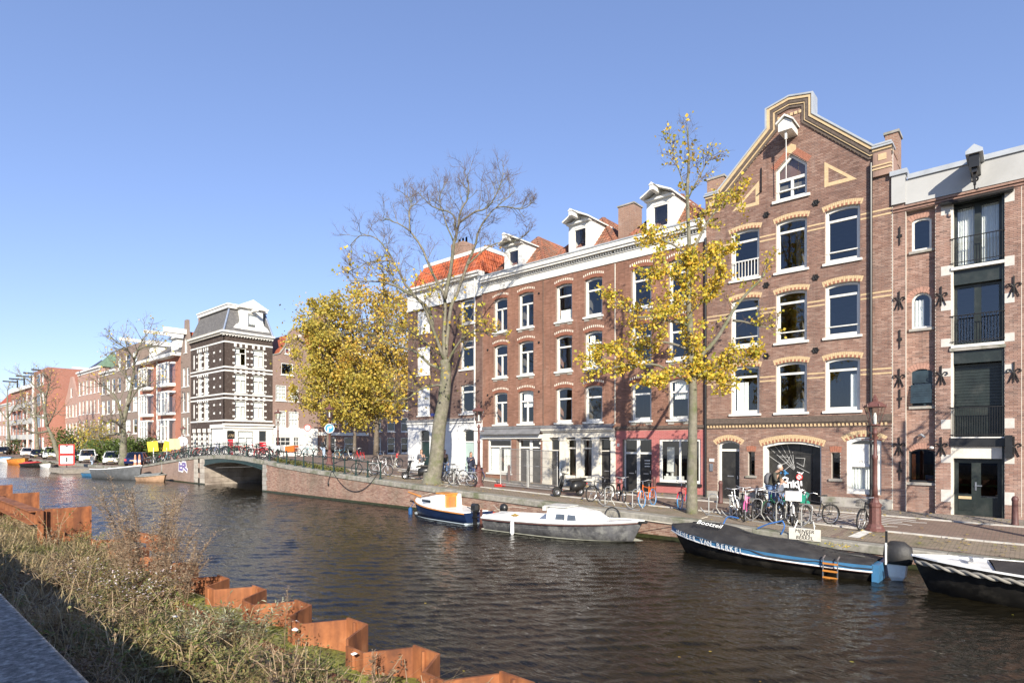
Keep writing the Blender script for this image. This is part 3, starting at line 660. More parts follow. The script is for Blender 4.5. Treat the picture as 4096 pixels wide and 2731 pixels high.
strokes(GB([[(1680, 270), (1920, 440)], [(1690, 140), (2100, 510)], [(1790, 120), (2110, 500)], [(1900, 120), (2115, 490)], [(2000, 115), (2118, 480)], [(2085, 230), (2100, 400)], [(1870, 300), (2040, 310), (1990, 400), (1870, 440)], [(2130, 320), (2280, 330), (2260, 460), (2150, 400)], [(2150, 460), (2350, 560)], [(1940, 530), (2080, 420)]]), .022, TD, LINE, 'graffiti', gd_, .012)
strokes(GB([[(1860, 720), (1880, 790)], [(1860, 725), (1905, 715), (1900, 760), (1870, 765)], [(1925, 760), (1990, 745), (1960, 715), (1930, 740), (1945, 785), (1990, 780)], [(2010, 790), (2005, 715), (2060, 715), (2065, 790)], [(2095, 690), (2100, 790)], [(2145, 710), (2105, 745), (2155, 790)], [(2170, 690), (2185, 800), (2230, 910)], [(2220, 700), (2225, 760)], [(1925, 650), (1960, 630), (2005, 650), (1995, 700), (1945, 705), (1925, 660)], [(2285, 870), (2270, 950)], [(2235, 830), (2240, 845)]]), .07, TD, PWH, 'graffiti', gd_, .016)
strokes(GB([[(1760, 590), (1820, 560), (1900, 560)], [(1800, 610), (1890, 590)], [(1950, 520), (1990, 560), (1960, 590)], [(1950, 560), (2010, 570)]]), .05, TD, BLUES, 'graffiti', gd_, .02)
strokes(GB([[(1890, 930), (1960, 1060)], [(2200, 940), (2260, 1060)], [(2240, 930), (2330, 1040)], [(2320, 900), (2290, 960)]]), .16, TD, GRS, 'graffiti', gd_, .024)
strokes(GB([[(2160, 545), (2190, 560), (2180, 590)], [(2200, 550), (2210, 590)], [(2225, 560), (2225, 590), (2255, 550)]]), .03, TD, PWH, 'graffiti', gd_, .028)
m = MB(TD); c = GB([[(2193, 628)]])[0][0]; m.ring((c[0], c[1], .05), .12, .022, 2, 16, 4); m.tube([(c[0] - .08, c[1] + .08, .05), (c[0] + .08, c[1] - .08, .05)], .014, 4); ns = m.build('no_parking_sign', RED, gd_)
m = MB(TD); m.lathe([(.105, .04), (.105, .045)], (c[0], c[1], 0), 14); m.build('sign_disc', PWH, ns)
for s_ in sl_:
    p, q, zb, zt = s_[0][0], s_[1][0], s_[0][1], s_[2][1]; window(F, wh, p, q, zb, zt, 0, .16, .035, None, frame=BLACKP, glass=GLASS2, sill='stone'); brick_arch(F, wh, p, q, zt, .012, .24, REDB, None, .06)
p, q, zb, zt = A_(3387), A_(3525), Z_(3456, 1976), Z_(3456, 1746)
window(F, wh, p, q, zb, zt, .17, .05, .14, .5, curtain=[(.0, 1, 0, .5)], sill=None); brick_arch(F, wh, p, q, zt, .17, .26, YEL, REDB, .14)
strip(F, wh, 'window_board', WHITE, (p + .15, q - .18, lerp(zb, zt, .5) + .06, zt - .3, -.08, -.07))
for k in range(4): m = MB(F); a, z = lerp(p, q, .25 + .17 * k), 2.55 + .06 * ((k * 3) % 4); m.ring((a, z, -.06), .05, .012, 2, 10, 4); m.build('board_ring', CHROME, wh)
for b in ((a0, A_(2871), .7, 1.22), (A_(2958), A_(3052), .7, 1.22), (A_(3285), a1, .7, 1.26)): strip(F, wh, 'plinth', STONE, (b[0], b[1], b[2], b[3], -.2, .05))
strip(F, wh, 'intercom', CHROME, (A_(2840), A_(2853), 2.15, 2.5, 0, .05)); strip(F, wh, 'house_number_plate', WHITE, (A_(2838), A_(2857), 2.6, 2.74, 0, .03))
shell(wh, a0, a1, .9, 14.9, F, 11, WBR, (4.4, 7.5, 10.5, 13.6))
m = MB(); m.add([(a0, FY + .3, 14.95), (wc, FY + .3, 17.3), (a1, FY + .3, 14.95), (a0, FY + 11, 14.95), (wc, FY + 11, 17.3), (a1, FY + 11, 14.95)], [(0, 1, 4, 3), (1, 2, 5, 4), (0, 2, 1), (3, 4, 5)]); m.build('roof', OLDTILE, wh)
for (px0, px1, py0, yy, zb) in ((2828, 2895, 715, 28.6, 14.6), (3540, 3592, 535, 28.2, 14.8)):
    u0, u1, zt = onY(px0, 1770, yy)[0], onY(px1, 1770, yy)[0], onY((px0 + px1) / 2, py0, yy)[2]
    ch = strip(TY(yy), wh, 'chimney', brick_tex('chimney_brick', (.22, .11, .08), (.3, .16, .11), (.3, .25, .2)) if 'chimney_brick' not in MC else MC['chimney_brick'], (u0, u1, zb, zt, -.8, 0)); strip(TY(yy), ch, 'chimney_cap', STONE, (u0 - .05, u1 + .05, zt, zt + .1, -.85, .05))
# ---------------------------------------------------------------- right house with iron anchors
RBR = brick_islands('pinkish_brick', [(.28, .16, .123), (.39, .245, .19), (.34, .2, .155), (.46, .305, .245), (.21, .13, .105)], (.06, .05, .045), .4)
b0, b1 = -4.03, 7.5
rh = thing('anchored_brick_house', 'pinkish brick canal house with black iron wall anchors and tall double doors', 'building', (-1.4, FY, .8))
def rh_pts(): return
outl = [(b0 + .004, .5), (b1, .5), (b1, 12.75), (b0 + .004, 12.75)]
D0, D1 = A_(3804), A_(4018); W0, W1 = -3.42, -2.8; B0, B1 = -3.585, -2.67
hs = [[(D0, .5), (D1, .5), (D1, 12.42), (D0, 12.42)]]
bay = [(B0, .5), (B1, .5), (B1, 12.42), (B0, 12.42)]
off2 = [[(x + 3.86, z) for x, z in bay], [(x + 4.6, z) for x, z in hs[0]]]
m = MB(F); m.plate(outl, [bay] + hs + off2[:0], -.24, -.008); m.build('wall', MORT, rh)
rr = brick_rects(outl, [bay] + hs, .75, 12.75); brick_parts(F, [r for r in rr if r[0] < 4.5], RBR, rh, 300)
TB = TY(FY + .2)
hw = [arch(W0, W1, 10.85, 12.1, .09), arch(W0, W1, 7.87, 9.24, .3), arch(W0 + .0, W1 + .02, 4.89, 6.31, .1), arch(A_(3632), B1 - .01, 1.97, 3.26, .1)]
bo = [(B0 - .02, .5), (B1 + .02, .5), (B1 + .02, 12.44), (B0 - .02, 12.44)]
m = MB(TB); m.plate(bo, hw, -.2, -.008); m.build('recessed_bay', MORT, rh); brick_mesh(TB, brick_rects(bo, hw, .75, 12.4), RBR, rh)
window(TB, rh, W0, W1, 10.85, 12.1, .09, .06, .07, None, sill='stone'); window(TB, rh, W0, W1, 7.87, 9.24, .3, .08, .06, None, sill='stone', curtain=[(0, .6, 0, .85)])
for (z1, rs) in ((12.1, .09), (9.24, .3), (6.31, .1), (3.26, .1)): brick_arch(TB, rh, W0, W1 if z1 > 4 else B1 - .04, z1, rs, .22, M('pale_arch_brick', (.36, .2, .15), .85, var=.2, sc=9, bump=.2), None, .06)
SHUT = M('blue_black_shutter', (.02, .035, .045), .4, var=.4, sc=3, bump=.2)
w = window(TB, rh, W0, W1 + .02, 4.89, 6.31, .1, .1, .05, .55, frame=SHUT, glass=GLASS2, sill='stone')
m = MB(TB)
for i in range(8): m.add([(W0 - .03, 5.0 + i * .09, .18 - i * .016), (W1 + .02, 5.0 + i * .09, .18 - i * .016), (W1 + .02, 5.085 + i * .09, .168 - i * .016), (W0 - .03, 5.085 + i * .09, .168 - i * .016)], [(0, 1, 2, 3)])
m.plate([(W0, 5.78), (W1 + .02, 5.78), (W1 + .02, 6.25), (W0, 6.25)], [], -.08, -.02); m.build('shutter', SHUT, w)
w = window(TB, rh, A_(3632), B1 - .01, 1.97, 3.26, .1, .08, .06, None, frame=BLACKP, glass=GLASS2, sill='stone')
ORW = M('orange_wood', (.5, .16, .05), .5, var=.2, sc=4, bump=.05); strip(TB, w, 'side_board', ORW, (A_(3632) + .08, A_(3632) + .2, 2.05, 3.05, -.2, -.17))
m = MB(TB); m.box(B1 - .35, B1 - .1, 2.08, 2.25, -.3, -.28); m.build('blue_card', BLUES, w)
# parapet band, coping, pier
PAR = M('grey_render', (.4, .4, .39), .75, var=.06, sc=1.2, bump=.08, dirt=(.34, .34, .33), dsc=.7)
strip(F, rh, 'parapet', PAR, (B0 - .01, b1, 12.66, 13.6, -.3, .05)); strip(F, rh, 'parapet_pier', PAR, (b0 - .02, B0 - .012, 12.74, 13.85, -.3, .09)); strip(F, rh, 'coping', ZINC, (B0 + .06, b1, 13.6, 13.78, -.4, .12), (b0 - .07, B0 + .055, 13.85, 14.03, -.4, .16))
strip(F, rh, 'string_course', RBR, (b0 + .01, b1, 12.44, 12.5, -.02, .04), (b0 + .01, b1, 12.55, 12.62, -.02, .07))
# tall door bay
DK = M('black_green_timber', (.014, .02, .018), .4, var=.35, sc=3, bump=.1, dirt=(.035, .04, .036), dsc=2)
strip(F, rh, 'bay_frame', CREAM, (D0 - .0, D0 + .07, .8, 12.4, -.3, -.02)); strip(F, rh, 'bay_frame', DK, (D1 - .07, D1 - .004, .8, 12.4, -.3, -.05)); strip(F, rh, 'bay_frame', DK, (D0 + .07, D1 - .07, 12.3, 12.41, -.35, -.1))
def french(z0, z1, cur=None):
    m = MB(F); mid = (D0 + D1) / 2; fw = .09; L = [arch(D0 + .16, mid - .1, z0 + .12, z1 - .1), arch(mid + .1, D1 - .16, z0 + .12, z1 - .1)]
    m.plate(arch(D0 + .072, D1 - .072, z0, z1), L, -.42, -.33); w = m.build('french_doors', DK, rh)
    for l in L: m = MB(F); m.plate(l, [], -.39, -.38); m.build('pane', GLASS, w)
    if cur:
        m = MB(F)
        for x0, x1 in ((D0 + .16, mid - .02), (mid + .1, D1 - .16)):
            n = 30; vs = []
            for i in range(n + 1): d = -.52 + .035 * math.sin(i * 1.7); vs += [(lerp(x0, x1, i / n), z0 + .1, d), (lerp(x0, x1, i / n), z1 - .1, d)]
            m.add(vs, [(2 * i, 2 * i + 2, 2 * i + 3, 2 * i + 1) for i in range(n)])
        m.build('curtain', CURT, w)
def rail(z0, z1, n=17):
    m = MB(F); m.tube([(D0 - .02, z1, .03), (D1 + .02, z1, .03)], .02, 5); m.tube([(D0 - .02, z0, .03), (D1 + .02, z0, .03)], .016, 5)
    for i in range(n): a = lerp(D0 + .05, D1 - .05, i / (n - 1)); m.tube([(a, z0 - .08, .03), (a, z1, .03)], .011, 4)
    m.build('balustrade', IRON, rh)
french(9.95, 12.3, True); rail(10.1, 11.0); french(7.08, 9.3); rail(7.2, 8.15); rail(3.78, 4.78, 21)
strip(F, rh, 'threshold', WHITE, (D0 + .002, D1 - .002, 9.84, 9.945, -.3, .06), (D0 + .002, D1 - .002, 6.97, 7.07, -.3, .08)); strip(F, rh, 'threshold', STONE, (D0 - .04, D1 + .04, 6.86, 6.965, -.3, .06))
strip(F, rh, 'spandrel_panel', DK, (D0 + .072, D1 - .072, 9.31, 9.83, -.35, -.12), (D0 + .072, D1 - .072, 6.4, 6.85, -.35, -.06))
for i in range(14): z = 4.85 + i * .11; strip(F, rh, 'shutter_slat', DK, (D0 + .072, D1 - .072, z, z + .1, -.45, -.38 + .0))
strip(F, rh, 'lower_panel', DK, (D0 + .072, D1 - .072, 3.72, 4.84, -.46, -.42))
strip(F, rh, 'black_beam', BLACKP, (D0 - .02, D1 + .01, 3.36, 3.66, -.3, .05)); strip(F, rh, 'white_lintel', CREAM, (D0 + .01, D1 - .01, 2.92, 3.355, -.3, -.06)); strip(F, rh, 'white_strip', WHITE, (D0, D1, 3.661, 3.7, -.2, .06))
L = [arch(D0 + .2, D0 + .58, 1.6, 2.75), arch(D0 + .85, D1 - .2, 1.5, 2.75)]
m = MB(F); m.plate(arch(D0 + .072, D1 - .072, .8, 2.915), L, -.4, -.3); m.box(D0 + .2, D0 + .6, 1.0, 1.35, -.31, -.285); sd = m.build('shop_door', DK, rh)
for l in L: m = MB(F); m.plate(l, [], -.37, -.36); m.build('pane', GLASS2, sd)
m = MB(F); m.box(D0 + .68, D0 + .73, 1.75, 2.05, -.3, -.28); m.box(D0 + .68, D0 + .88, 1.9, 1.94, -.29, -.24); m.build('door_handle', CHROME, sd)
strip(F, sd, 'letter_box', YEL, (D0 + .2, D0 + .58, 1.42, 1.52, -.31, -.28))
QB = M('pale_quoin_stone', (.5, .47, .43), .8, var=.15, sc=4, bump=.2)
for (z0, z1) in ((11.95, 12.35), (9.7, 10.05), (8.4, 8.75), (7.05, 7.35), (5.95, 6.25), (4.0, 4.35), (2.75, 3.05), (1.3, 1.75)):
    strip(F, rh, 'quoin_stone', QB, (D0 - .3, D0 - .004, z0, z1, -.02, .012)); strip(F, rh, 'quoin_stone', QB, (D1 + .004, D1 + .27, z0, z1, -.02, .012))
# anchors
def anchor(a, z, fancy):
    m = MB(F); m.tube([(a, z - .36, .04), (a, z + .36, .04)], [.016, .028], 5)
    if fancy:
        for s_ in (-1, 1):
            m.tube([(a + s_ * .02, z - .02, .04), (a + s_ * .14, z - .35, .04)], [.024, .018], 5)
            m.tube([(a + s_ * .02, z, .04), (a + s_ * .1, z + .12, .04), (a + s_ * .18, z + .11, .04), (a + s_ * .2, z + .04, .04), (a + s_ * .15, z, .04), (a + s_ * .12, z + .04, .04)], .019, 5)
    else: m.box(a - .07, a + .07, z - .05, z + .05, .0, .05)
    m.build('wall_anchor', IRON, rh)
ap, dp, ep = -3.8, -2.48, -.42
for a, zz in ((ap, (9.0, 6.0, 3.35)), (dp, (8.95, 6.0, 3.35)), (ep, (8.95, 5.95, 3.35))):
    for z in zz: anchor(a, z, True)
for z in (13.2, 11.5, 7.5, 5.2, 2.4): anchor(ap + .02, z, False)
# lintel, hoist
m = MB(F); m.add([(D0 - .3, 12.3, .25), (D1 + .25, 12.3, .25), (D1 + .25, 12.46, .05), (D0 - .3, 12.46, .05), (D0 - .3, 12.25, .22), (D1 + .25, 12.25, .22), (D1 + .25, 12.3, -.05), (D0 - .3, 12.3, -.05)], [(0, 1, 2, 3), (4, 7, 6, 5), (0, 4, 5, 1), (0, 3, 7, 4), (1, 5, 6, 2)]); m.build('lintel_hood', BLACKP, rh)
ha = A_(3905); m = MB(F); m.box(ha - .14, ha + .14, 13.1, 13.55, -.2, 1.05); m.box(ha - .08, ha + .08, 12.95, 13.1, .5, .95); hb = m.build('hoist_beam', BLACKP, rh)
m = MB(F); m.loft([[(ha - .24, 13.55, d), (ha + .24, 13.55, d), (ha + .24, 13.66, d), (ha, 13.86, d), (ha - .24, 13.66, d)] for d in (-.1, 1.15)]); m.build('hoist_hood', ZINC, rh)
m = MB(F); m.box(ha - .04, ha + .04, 12.55, 12.95, .75, .83); m.tube([(ha, 12.6, .79), (ha, 12.4, .79), (ha + .06, 12.36, .79), (ha + .1, 12.42, .79)], .025, 5); m.ring((ha, 12.75, .79), .09, .03, 2, 10, 5); m.build('hoist_pulley', IRON, hb)
strip(F, rh, 'wall_lamp', BLACKP, (D1 + .02, D1 + .22, 2.95, 3.75, .02, .3))
m = MB(TB); m.tube([(-3.2, 3.75, .05), (-3.1, 3.8, .2), (-2.98, 3.7, .32)], .045, 6); m.build('security_camera', ZINC, rh); m = MB(TB); m.ell((-2.78, 3.3, .2), .08, .06, .08); m.build('globe_lamp', WHITE, rh, True)
strip(F, rh, 'mortar_joint', CREAM, (b0 + .0, b0 + .018, .9, 12.7, 0, .012), (B0 - .014, B0 - .002, .9, 12.4, 0, .01), (A_(4085), A_(4085) + .015, .9, 12.4, 0, .01))
shell(rh, b0 + .21, b1, .8, 12.6, F, 10, RBR, (3.7, 6.9, 9.85)); strip(F, rh, 'roof', ZINC, (b0, b1, 12.55, 12.62, -10, -.3))
# ---------------------------------------------------------------- three brown row houses
ABR = brick_islands('brown_row_brick', [(.245, .125, .086), (.33, .175, .122), (.29, .148, .102), (.38, .205, .147)], (.08, .05, .04), .3)
PINK = brick_islands('pink_painted_brick', [(.5, .17, .16), (.54, .19, .18), (.52, .18, .165)], (.4, .13, .12), .5, .6)
WDASH = M('white_glazed_brick', (.68, .62, .52), .7, var=.1, bump=.05)
GREYL = M('grey_lead', (.16, .16, .165), .6, var=.25, sc=2, bump=.15)
RZ = [(10.43, 12.55), (7.58, 9.62), (4.64, 6.64)]
DC = [(A_(2012), A_(2082), 15.75), (A_(2270), A_(2355), 15.9), (A_(2582), A_(2688), 15.9)]
def rowhouse(label, a0, a1, cols, mull, holes_g, zg, wallbr, i):
    h = thing('row_house', label, 'building', ((a0 + a1) / 2, FY, zs((a0 + a1) / 2, FY)), 0, None)
    o = [(a0 + .003, .6), (a1 - .003, .6), (a1 - .003, 13.1), (a0 + .003, 13.1)]
    hs = [arch(c[0], c[1], r[0], r[1], .085) for r in RZ for c in cols]
    m = MB(F); m.plate(o, hs + holes_g, -.24, -.008); m.build('wall', MORTD, h)
    rr = brick_rects(o, hs + holes_g, zg, 13.1); brick_mesh(F, rr, ABR, h)
    rr = brick_rects(o, holes_g, .85, zg - .01); brick_mesh(F, rr, wallbr, h)
    for k, r in enumerate(RZ):
        for j, c in enumerate(cols):
            cu = [[(.05, .95, .0, .3)], None, [(.1, .9, .5, 1)], None, [(.05, .4, 0, .95)]][(i * 5 + k * 3 + j) % 5]
            window(F, h, c[0], c[1], r[0], r[1], .085, .15, .1, .68, mull, curtain=cu if (k + j + i) % 2 else None)
            brick_arch(F, h, c[0], c[1], r[1], .085, .17, M('row_arch_brick', (.22, .085, .052), .85, var=.2, sc=8), None, .08)
            m = MB(F); ca = (c[0] + c[1]) / 2; hw = (c[1] - c[0]) / 2 + .12
            for q in range(11): t = (q - 5) / 5.5; m.box(ca + hw * t - .028, ca + hw * t + .028, r[1] + .2 - .13 * t * t, r[1] + .32 - .13 * t * t, -.01, .01)
            m.build('white_bricks', WDASH, h); strip(F, h, 'sill_brackets', STONE, (c[0] - .02, c[0] + .3, r[0] - .24, r[0] - .105, -.01, .03), (c[1] - .3, c[1] + .02, r[0] - .24, r[0] - .105, -.01, .03), (c[0] + .31, c[1] - .31, r[0] - .17, r[0] - .105, -.01, .02))
    # cornice
    strip(F, h, 'fascia', WHITE, (a0 + .002, a1 - .002, 13.07, 13.5, -.1, .06), (a0 + .002, a1 - .002, 13.5, 13.56, -.1, .12))
    strip(F, h, 'cornice', WHITE, (a0 + .002, a1 - .002, 13.68, 13.8, -.2, .34), (a0 + .002, a1 - .002, 13.8, 14.02, -.2, .42)); strip(F, h, 'gutter', ZINC, (a0 + .002, a1 - .002, 14.02, 14.09, -.2, .46))
    m = MB(F); x = a0 + .05
    while x < a1 - .1: m.box(x, x + .08, 13.57, 13.675, -.05, .2); x += .16
    m.build('dentils', WHITE, h); strip(F, h, 'cornice_board', GREYL, (a0 + .002, a1 - .002, 13.562, 13.678, -.1, .08))
    # roof: hipped at the front, ridge running back
    c = (a0 + a1) / 2; zr = 16.7; y0, yr, y1 = FY + .15, FY + 2.6, FY + 9.5
    m = MB(); m.add([(a0, y0, 13.9), (a1, y0, 13.9), (a1, y1, 13.9), (a0, y1, 13.9), (c, yr, zr), (c, y1, zr)], [(0, 1, 4), (1, 2, 5, 4), (3, 0, 4, 5), (2, 3, 5)]); m.build('roof', GREYL, h)
    tiles([(a0, y0, 13.95), (a1, y0, 13.95), (c + .02, yr, zr + .05), (c - .02, yr, zr + .05)], OLDTILE, h); tiles([(a1, y0, 13.95), (a1, y1, 13.95), (c, y1, zr + .05), (c, yr, zr + .05)], OLDTILE, h); tiles([(a0, y1, 13.95), (a0, y0, 13.95), (c, yr, zr + .05), (c, y1, zr + .05)], OLDTILE, h)
    m = MB()
    for e in ((a0, y0, 13.98), (a1, y0, 13.98)):
        for q in range(9): P, Q = Vector(e).lerp(Vector((c, yr, zr + .08)), q / 9), Vector(e).lerp(Vector((c, yr, zr + .08)), (q + 1.05) / 9); m.tube([P, Q], [.1, .085], 7)
    m.tube([(c, yr, zr + .08), (c, y1, zr + .08)], .09, 7); m.build('ridge_tiles', OLDTILE, h)
    # dormer
    d0, d1, ze = DC[i]; dc = (d0 + d1) / 2; w0, w1, wz0, wz1 = d0 + .32, d1 - .22, 14.35, ze - .35
    m = MB(F); m.plate([(d0, 14.06), (d1, 14.06), (d1, ze), (dc, ze + .35), (d0, ze)], [arch(w0, w1, wz0, wz1)], -.2, -.12); m.box(d0, d0 + .08, 14.06, ze, -2.2, -.2); m.box(d1 - .08, d1, 14.06, ze, -2.2, -.2); dm = m.build('dormer', WHITE, h)
    m = MB(F); m.plate(arch(w0 + .003, w1 - .003, wz0 + .003, wz1 - .003), [arch(w0 + .09, w1 - .09, wz0 + .09, wz1 - .09)], -.22, -.14); m.build('dormer_frame', WHITE, dm); m = MB(F); m.plate(arch(w0 + .08, w1 - .08, wz0 + .08, wz1 - .08), [], -.2, -.19); m.build('pane', GLASS, dm)
    m = MB(F); m.box(d0 + .1, d1 - .1, 14.1, ze - .05, -1.2, -1.1); m.build('dormer_back', INT, dm)
    m = MB(F)
    for s_ in (-1, 1): m.add([(dc, ze + .4, d) for d in (.35, -2.4)] + [(dc + s_ * ((d1 - d0) / 2 + .13), ze - .02, d) for d in (-2.4, .35)] + [(dc, ze + .5, d) for d in (.35, -2.4)] + [(dc + s_ * ((d1 - d0) / 2 + .13), ze + .06, d) for d in (-2.4, .35)], [(0, 1, 2, 3), (4, 5, 6, 7), (0, 3, 7, 4), (3, 2, 6, 7), (0, 4, 5, 1)])
    m.box(d0 - .05, d1 + .05, ze - .12, ze - .02, -.2, .05); m.build('dormer_roof', WHITE, dm)
    m = MB(F); m.box(dc - .1, dc + .1, ze + .1, ze + .34, -.3, .75); m.add([(dc - .16, ze + .34, .78), (dc + .16, ze + .34, .78), (dc, ze + .48, .78), (dc - .2, ze + .34, -.2), (dc + .2, ze + .34, -.2), (dc, ze + .52, -.2)], [(0, 1, 2), (0, 2, 5, 3), (1, 4, 5, 2), (0, 3, 4, 1)]); m.build('hoist_beam', WHITE, dm)
    shell(h, a0, a1, .95, 13.0, F, 9.5, ABR, (4.2, 7.2, 10.1))
    return h
xa, xb, xc, xd = -26.43, -21.42, -16.54, -11.55
ZG = 4.12
# house A
gA = [arch(A_(1951), A_(2045), Z_(2000, 1890), 3.72), arch(A_(2066), A_(2162), .6, 3.72)]
hA = rowhouse('brown row house with white ground floor window beside a lamp post, grey lead ledge', xa, xb, [(-25.43, -24.28), (-23.36, -22.18)], True, gA, ZG, ABR, 0)
window(F, hA, A_(1951), A_(2045), Z_(2000, 1890), 3.72, 0, .08, .1, .78, True, curtain=[(0, .4, 0, .76), (.6, 1, 0, .76)])
p, q = A_(2066), A_(2162); mid = (p + q) / 2; door(F, hA, p, mid - .004, 1.08, 3.72, 3.2); door(F, hA, mid + .004, q, 1.08, 3.72, 3.2)
strip(F, hA, 'white_board', WHITE, (xa + .01, xb - .01, 3.74, 3.98, -.02, .1))
m = MB(F); m.add([(xa, 4.34, .03), (xb - .01, 4.34, .03), (xb - .01, 4.02, .4), (xa, 4.02, .4), (xa, 3.98, .38), (xb - .01, 3.98, .38)], [(0, 1, 2, 3), (3, 2, 5, 4)]); m.box(xa, xb - .01, 4.36, 4.5, 0, .05); m.build('lead_ledge', GREYL, hA)
# house B: cream shopfront
gB = [[(xb + .1, .6), (xc - .1, .6), (xc - .1, 4.0), (xb + .1, 4.0)]]
hB = rowhouse('brown row house with cream panelled shopfront of pilasters and dark doors', xb, xc, [(-20.51, -19.37), (-18.5, -17.36)], False, gB, ZG, ABR, 1)
def R4(x): return A_(2100 + x / 4)
for s_, e_ in ((290, 395), (560, 662), (828, 900), (1080, 1190), (1378, 1450)): strip(F, hB, 'pilaster', CREAM, (R4(s_), R4(e_), .98, 3.78, -.2, .06)); strip(F, hB, 'pilaster_capital', CREAM, (R4(s_) - .03, R4(e_) + .03, 3.62, 3.78, -.2, .1)); strip(F, hB, 'pilaster_base', CREAM, (R4(s_) - .02, R4(e_) + .02, .95, 1.25, -.2, .085))
door(F, hB, R4(395), R4(560), .98, 3.72, 3.05, 0, .12, .05, frame=CREAM); door(F, hB, R4(1190), R4(1378), .98, 3.72, 3.05, 0, .12, .05, frame=CREAM)
for s_, e_ in ((662, 828), (900, 1080)): window(F, hB, R4(s_), R4(e_), 1.5, 3.72, 0, .08, .09, .76, frame=CREAM, sill=None); strip(F, hB, 'stall_riser', GREYL, (R4(s_), R4(e_), .95, 1.38, -.15, .02)); strip(F, hB, 'shop_sill', CREAM, (R4(s_), R4(e_), 1.38, 1.498, -.15, .1))
strip(F, hB, 'shop_fascia', CREAM, (xb + .01, xc - .01, 3.785, 4.12, -.2, .09), (xb + .01, xc - .01, 4.12, 4.2, -.2, .22), (xb + .01, xc - .01, 4.2, 4.28, -.2, .3)); m = MB(F); m.add([(xb, 4.29, .32), (xc, 4.29, .32), (xc, 4.5, .01), (xb, 4.5, .01)], [(0, 1, 2, 3)]); m.build('lead_flashing', GREYL, hB)
# house C: pink
gC = [arch(A_(2491), A_(2606), .6, Z_(2548, 1750), .1), arch(A_(2637), A_(2802), Z_(2720, 1931), Z_(2720, 1755))]
hC = rowhouse('brown row house with pink painted ground floor, black doors and wide shop window', xc, xd, [(-15.58, -14.43), (-13.48, -12.4)], False, gC, 4.16, PINK, 2)
p, q, zt = A_(2491), A_(2606), Z_(2548, 1750); mid = (p + q) / 2; door(F, hC, p, mid - .003, .95, zt - .05, 2.95, 0, .16, .08); door(F, hC, mid + .003, q, .95, zt - .05, 2.95, 0, .16, .08)
strip(F, hC, 'name_plates', WHITE, (mid + .35, mid + .65, 2.55, 2.6, -.2, -.185), (mid + .35, mid + .65, 2.4, 2.45, -.2, -.185), (mid + .35, mid + .65, 2.25, 2.3, -.2, -.185))
p, q, z0, z1 = A_(2637), A_(2802), Z_(2720, 1931), Z_(2720, 1755); w = window(F, hC, p, q, z0, z1, 0, .06, .11, None, True, sill=None)
strip(F, w, 'shop_display', WHITE, (p + .15, p + .55, z0 + .5, z1 - .4, -.6, -.55), (p + .1, p + 1.0, z0 + .1, z0 + .3, -.7, -.3), (p + .2, p + .3, z0 + .3, z0 + .42, -.4, -.35), (p + .5, p + .58, z0 + .3, z0 + .46, -.4, -.35))
strip(F, hC, 'black_sill', BLACKP, (p - .08, q + .08, z0 - .14, z0 - .004, -.1, .1)); strip(F, hC, 'plinth', LEDG, (xc, A_(2491) - .003, .75, 1.0, -.1, .03), (A_(2606) + .003, xd, .75, 1.0, -.1, .03)); strip(F, hC, 'ledge', LEDG, (xc, xd, 4.2, 4.34, -.05, .07))
strip(F, hC, 'house_number_plate', WHITE, (xc + .12, xc + .25, 3.3, 3.45, 0, .02)); strip(F, hA, 'house_number_plate', WHITE, (xb - .3, xb - .18, 3.4, 3.52, 0, .03))
for x in (xb, xc): m = MB(F); m.tube([(x, 13.0, .03), (x, 4.5, .03)], .022, 5); m.build('joint_strip', LEDG if x == xb else CREAM, hA if x == xb else hB)
for (px, py) in ((2156, 1174), (2156, 1370), (2156, 1566), (1951, 1400), (1951, 1580)): m = MB(F); m.lathe([(.07, 0), (.07, .03)], (A_(px), Z_(px, py), 0), 10); m.build('vent_cap', IRON, hA)
u0, u1, zt = onY(2473, 1770, 28.4)[0], onY(2535, 1770, 28.4)[0], onY(2504, 822, 28.4)[2]; ch = strip(TY(28.4), hC, 'chimney', MC['chimney_brick'], (u0, u1, 14, zt, -.9, 0)); strip(TY(28.4), ch, 'chimney_cap', STONE, (u0 - .05, u1 + .05, zt, zt + .08, -.95, .05))
# ---------------------------------------------------------------- corner house with stucco base and orange mansard
HBR = brick_islands('dark_plum_brick', [(.14, .085, .07), (.2, .13, .105), (.17, .1, .085), (.23, .155, .13)], (.06, .05, .05), .35)
h0, h1 = -34.03, -26.44
h4 = thing('corner_house', 'plum brick corner house with white stucco base and bright orange tiled mansard', 'building', ((h0 + h1) / 2, FY, 1.45))
bl = [(-32.98, -31.61, z0, z1) for z0, z1 in ((11.27, 12.89), (8.31, 10.33), (5.42, 7.4))]; wn = [(-28.5, -27.23, z0, z1) for z0, z1 in ((11.34, 13.1), (8.35, 10.28), (5.42, 7.35))]
o = [(h0, 4.9), (h1, 4.9), (h1, 13.0), (h0, 13.0)]; hs = [arch(*b, .0) for b in bl] + [arch(*b, .06) for b in wn]
hs[3] = arch(-28.5, -27.23, 11.34, 12.96, .06)
m = MB(F); m.plate(o, hs, -.24, -.008); m.build('wall', MORTD, h4); brick_mesh(F, brick_rects(o, hs, 5.2, 13.0), HBR, h4)
for b in bl: strip(F, h4, 'blind_window', STUCCO, (b[0] + .003, b[1] - .003, b[2] + .003, b[3] - .003, -.2, -.06)); strip(F, h4, 'sill', WHITE, (b[0] - .05, b[1] + .05, b[2] - .08, b[2], -.1, .06))
for k, b in enumerate(wn): window(F, h4, b[0], b[1], b[2], b[3] if k else 12.96, .06, .12, .11, .74)
dz = [(A_(1679), A_(1717), Z_(1698, 1720)), (A_(1851), A_(1895), Z_(1873, 1716))]
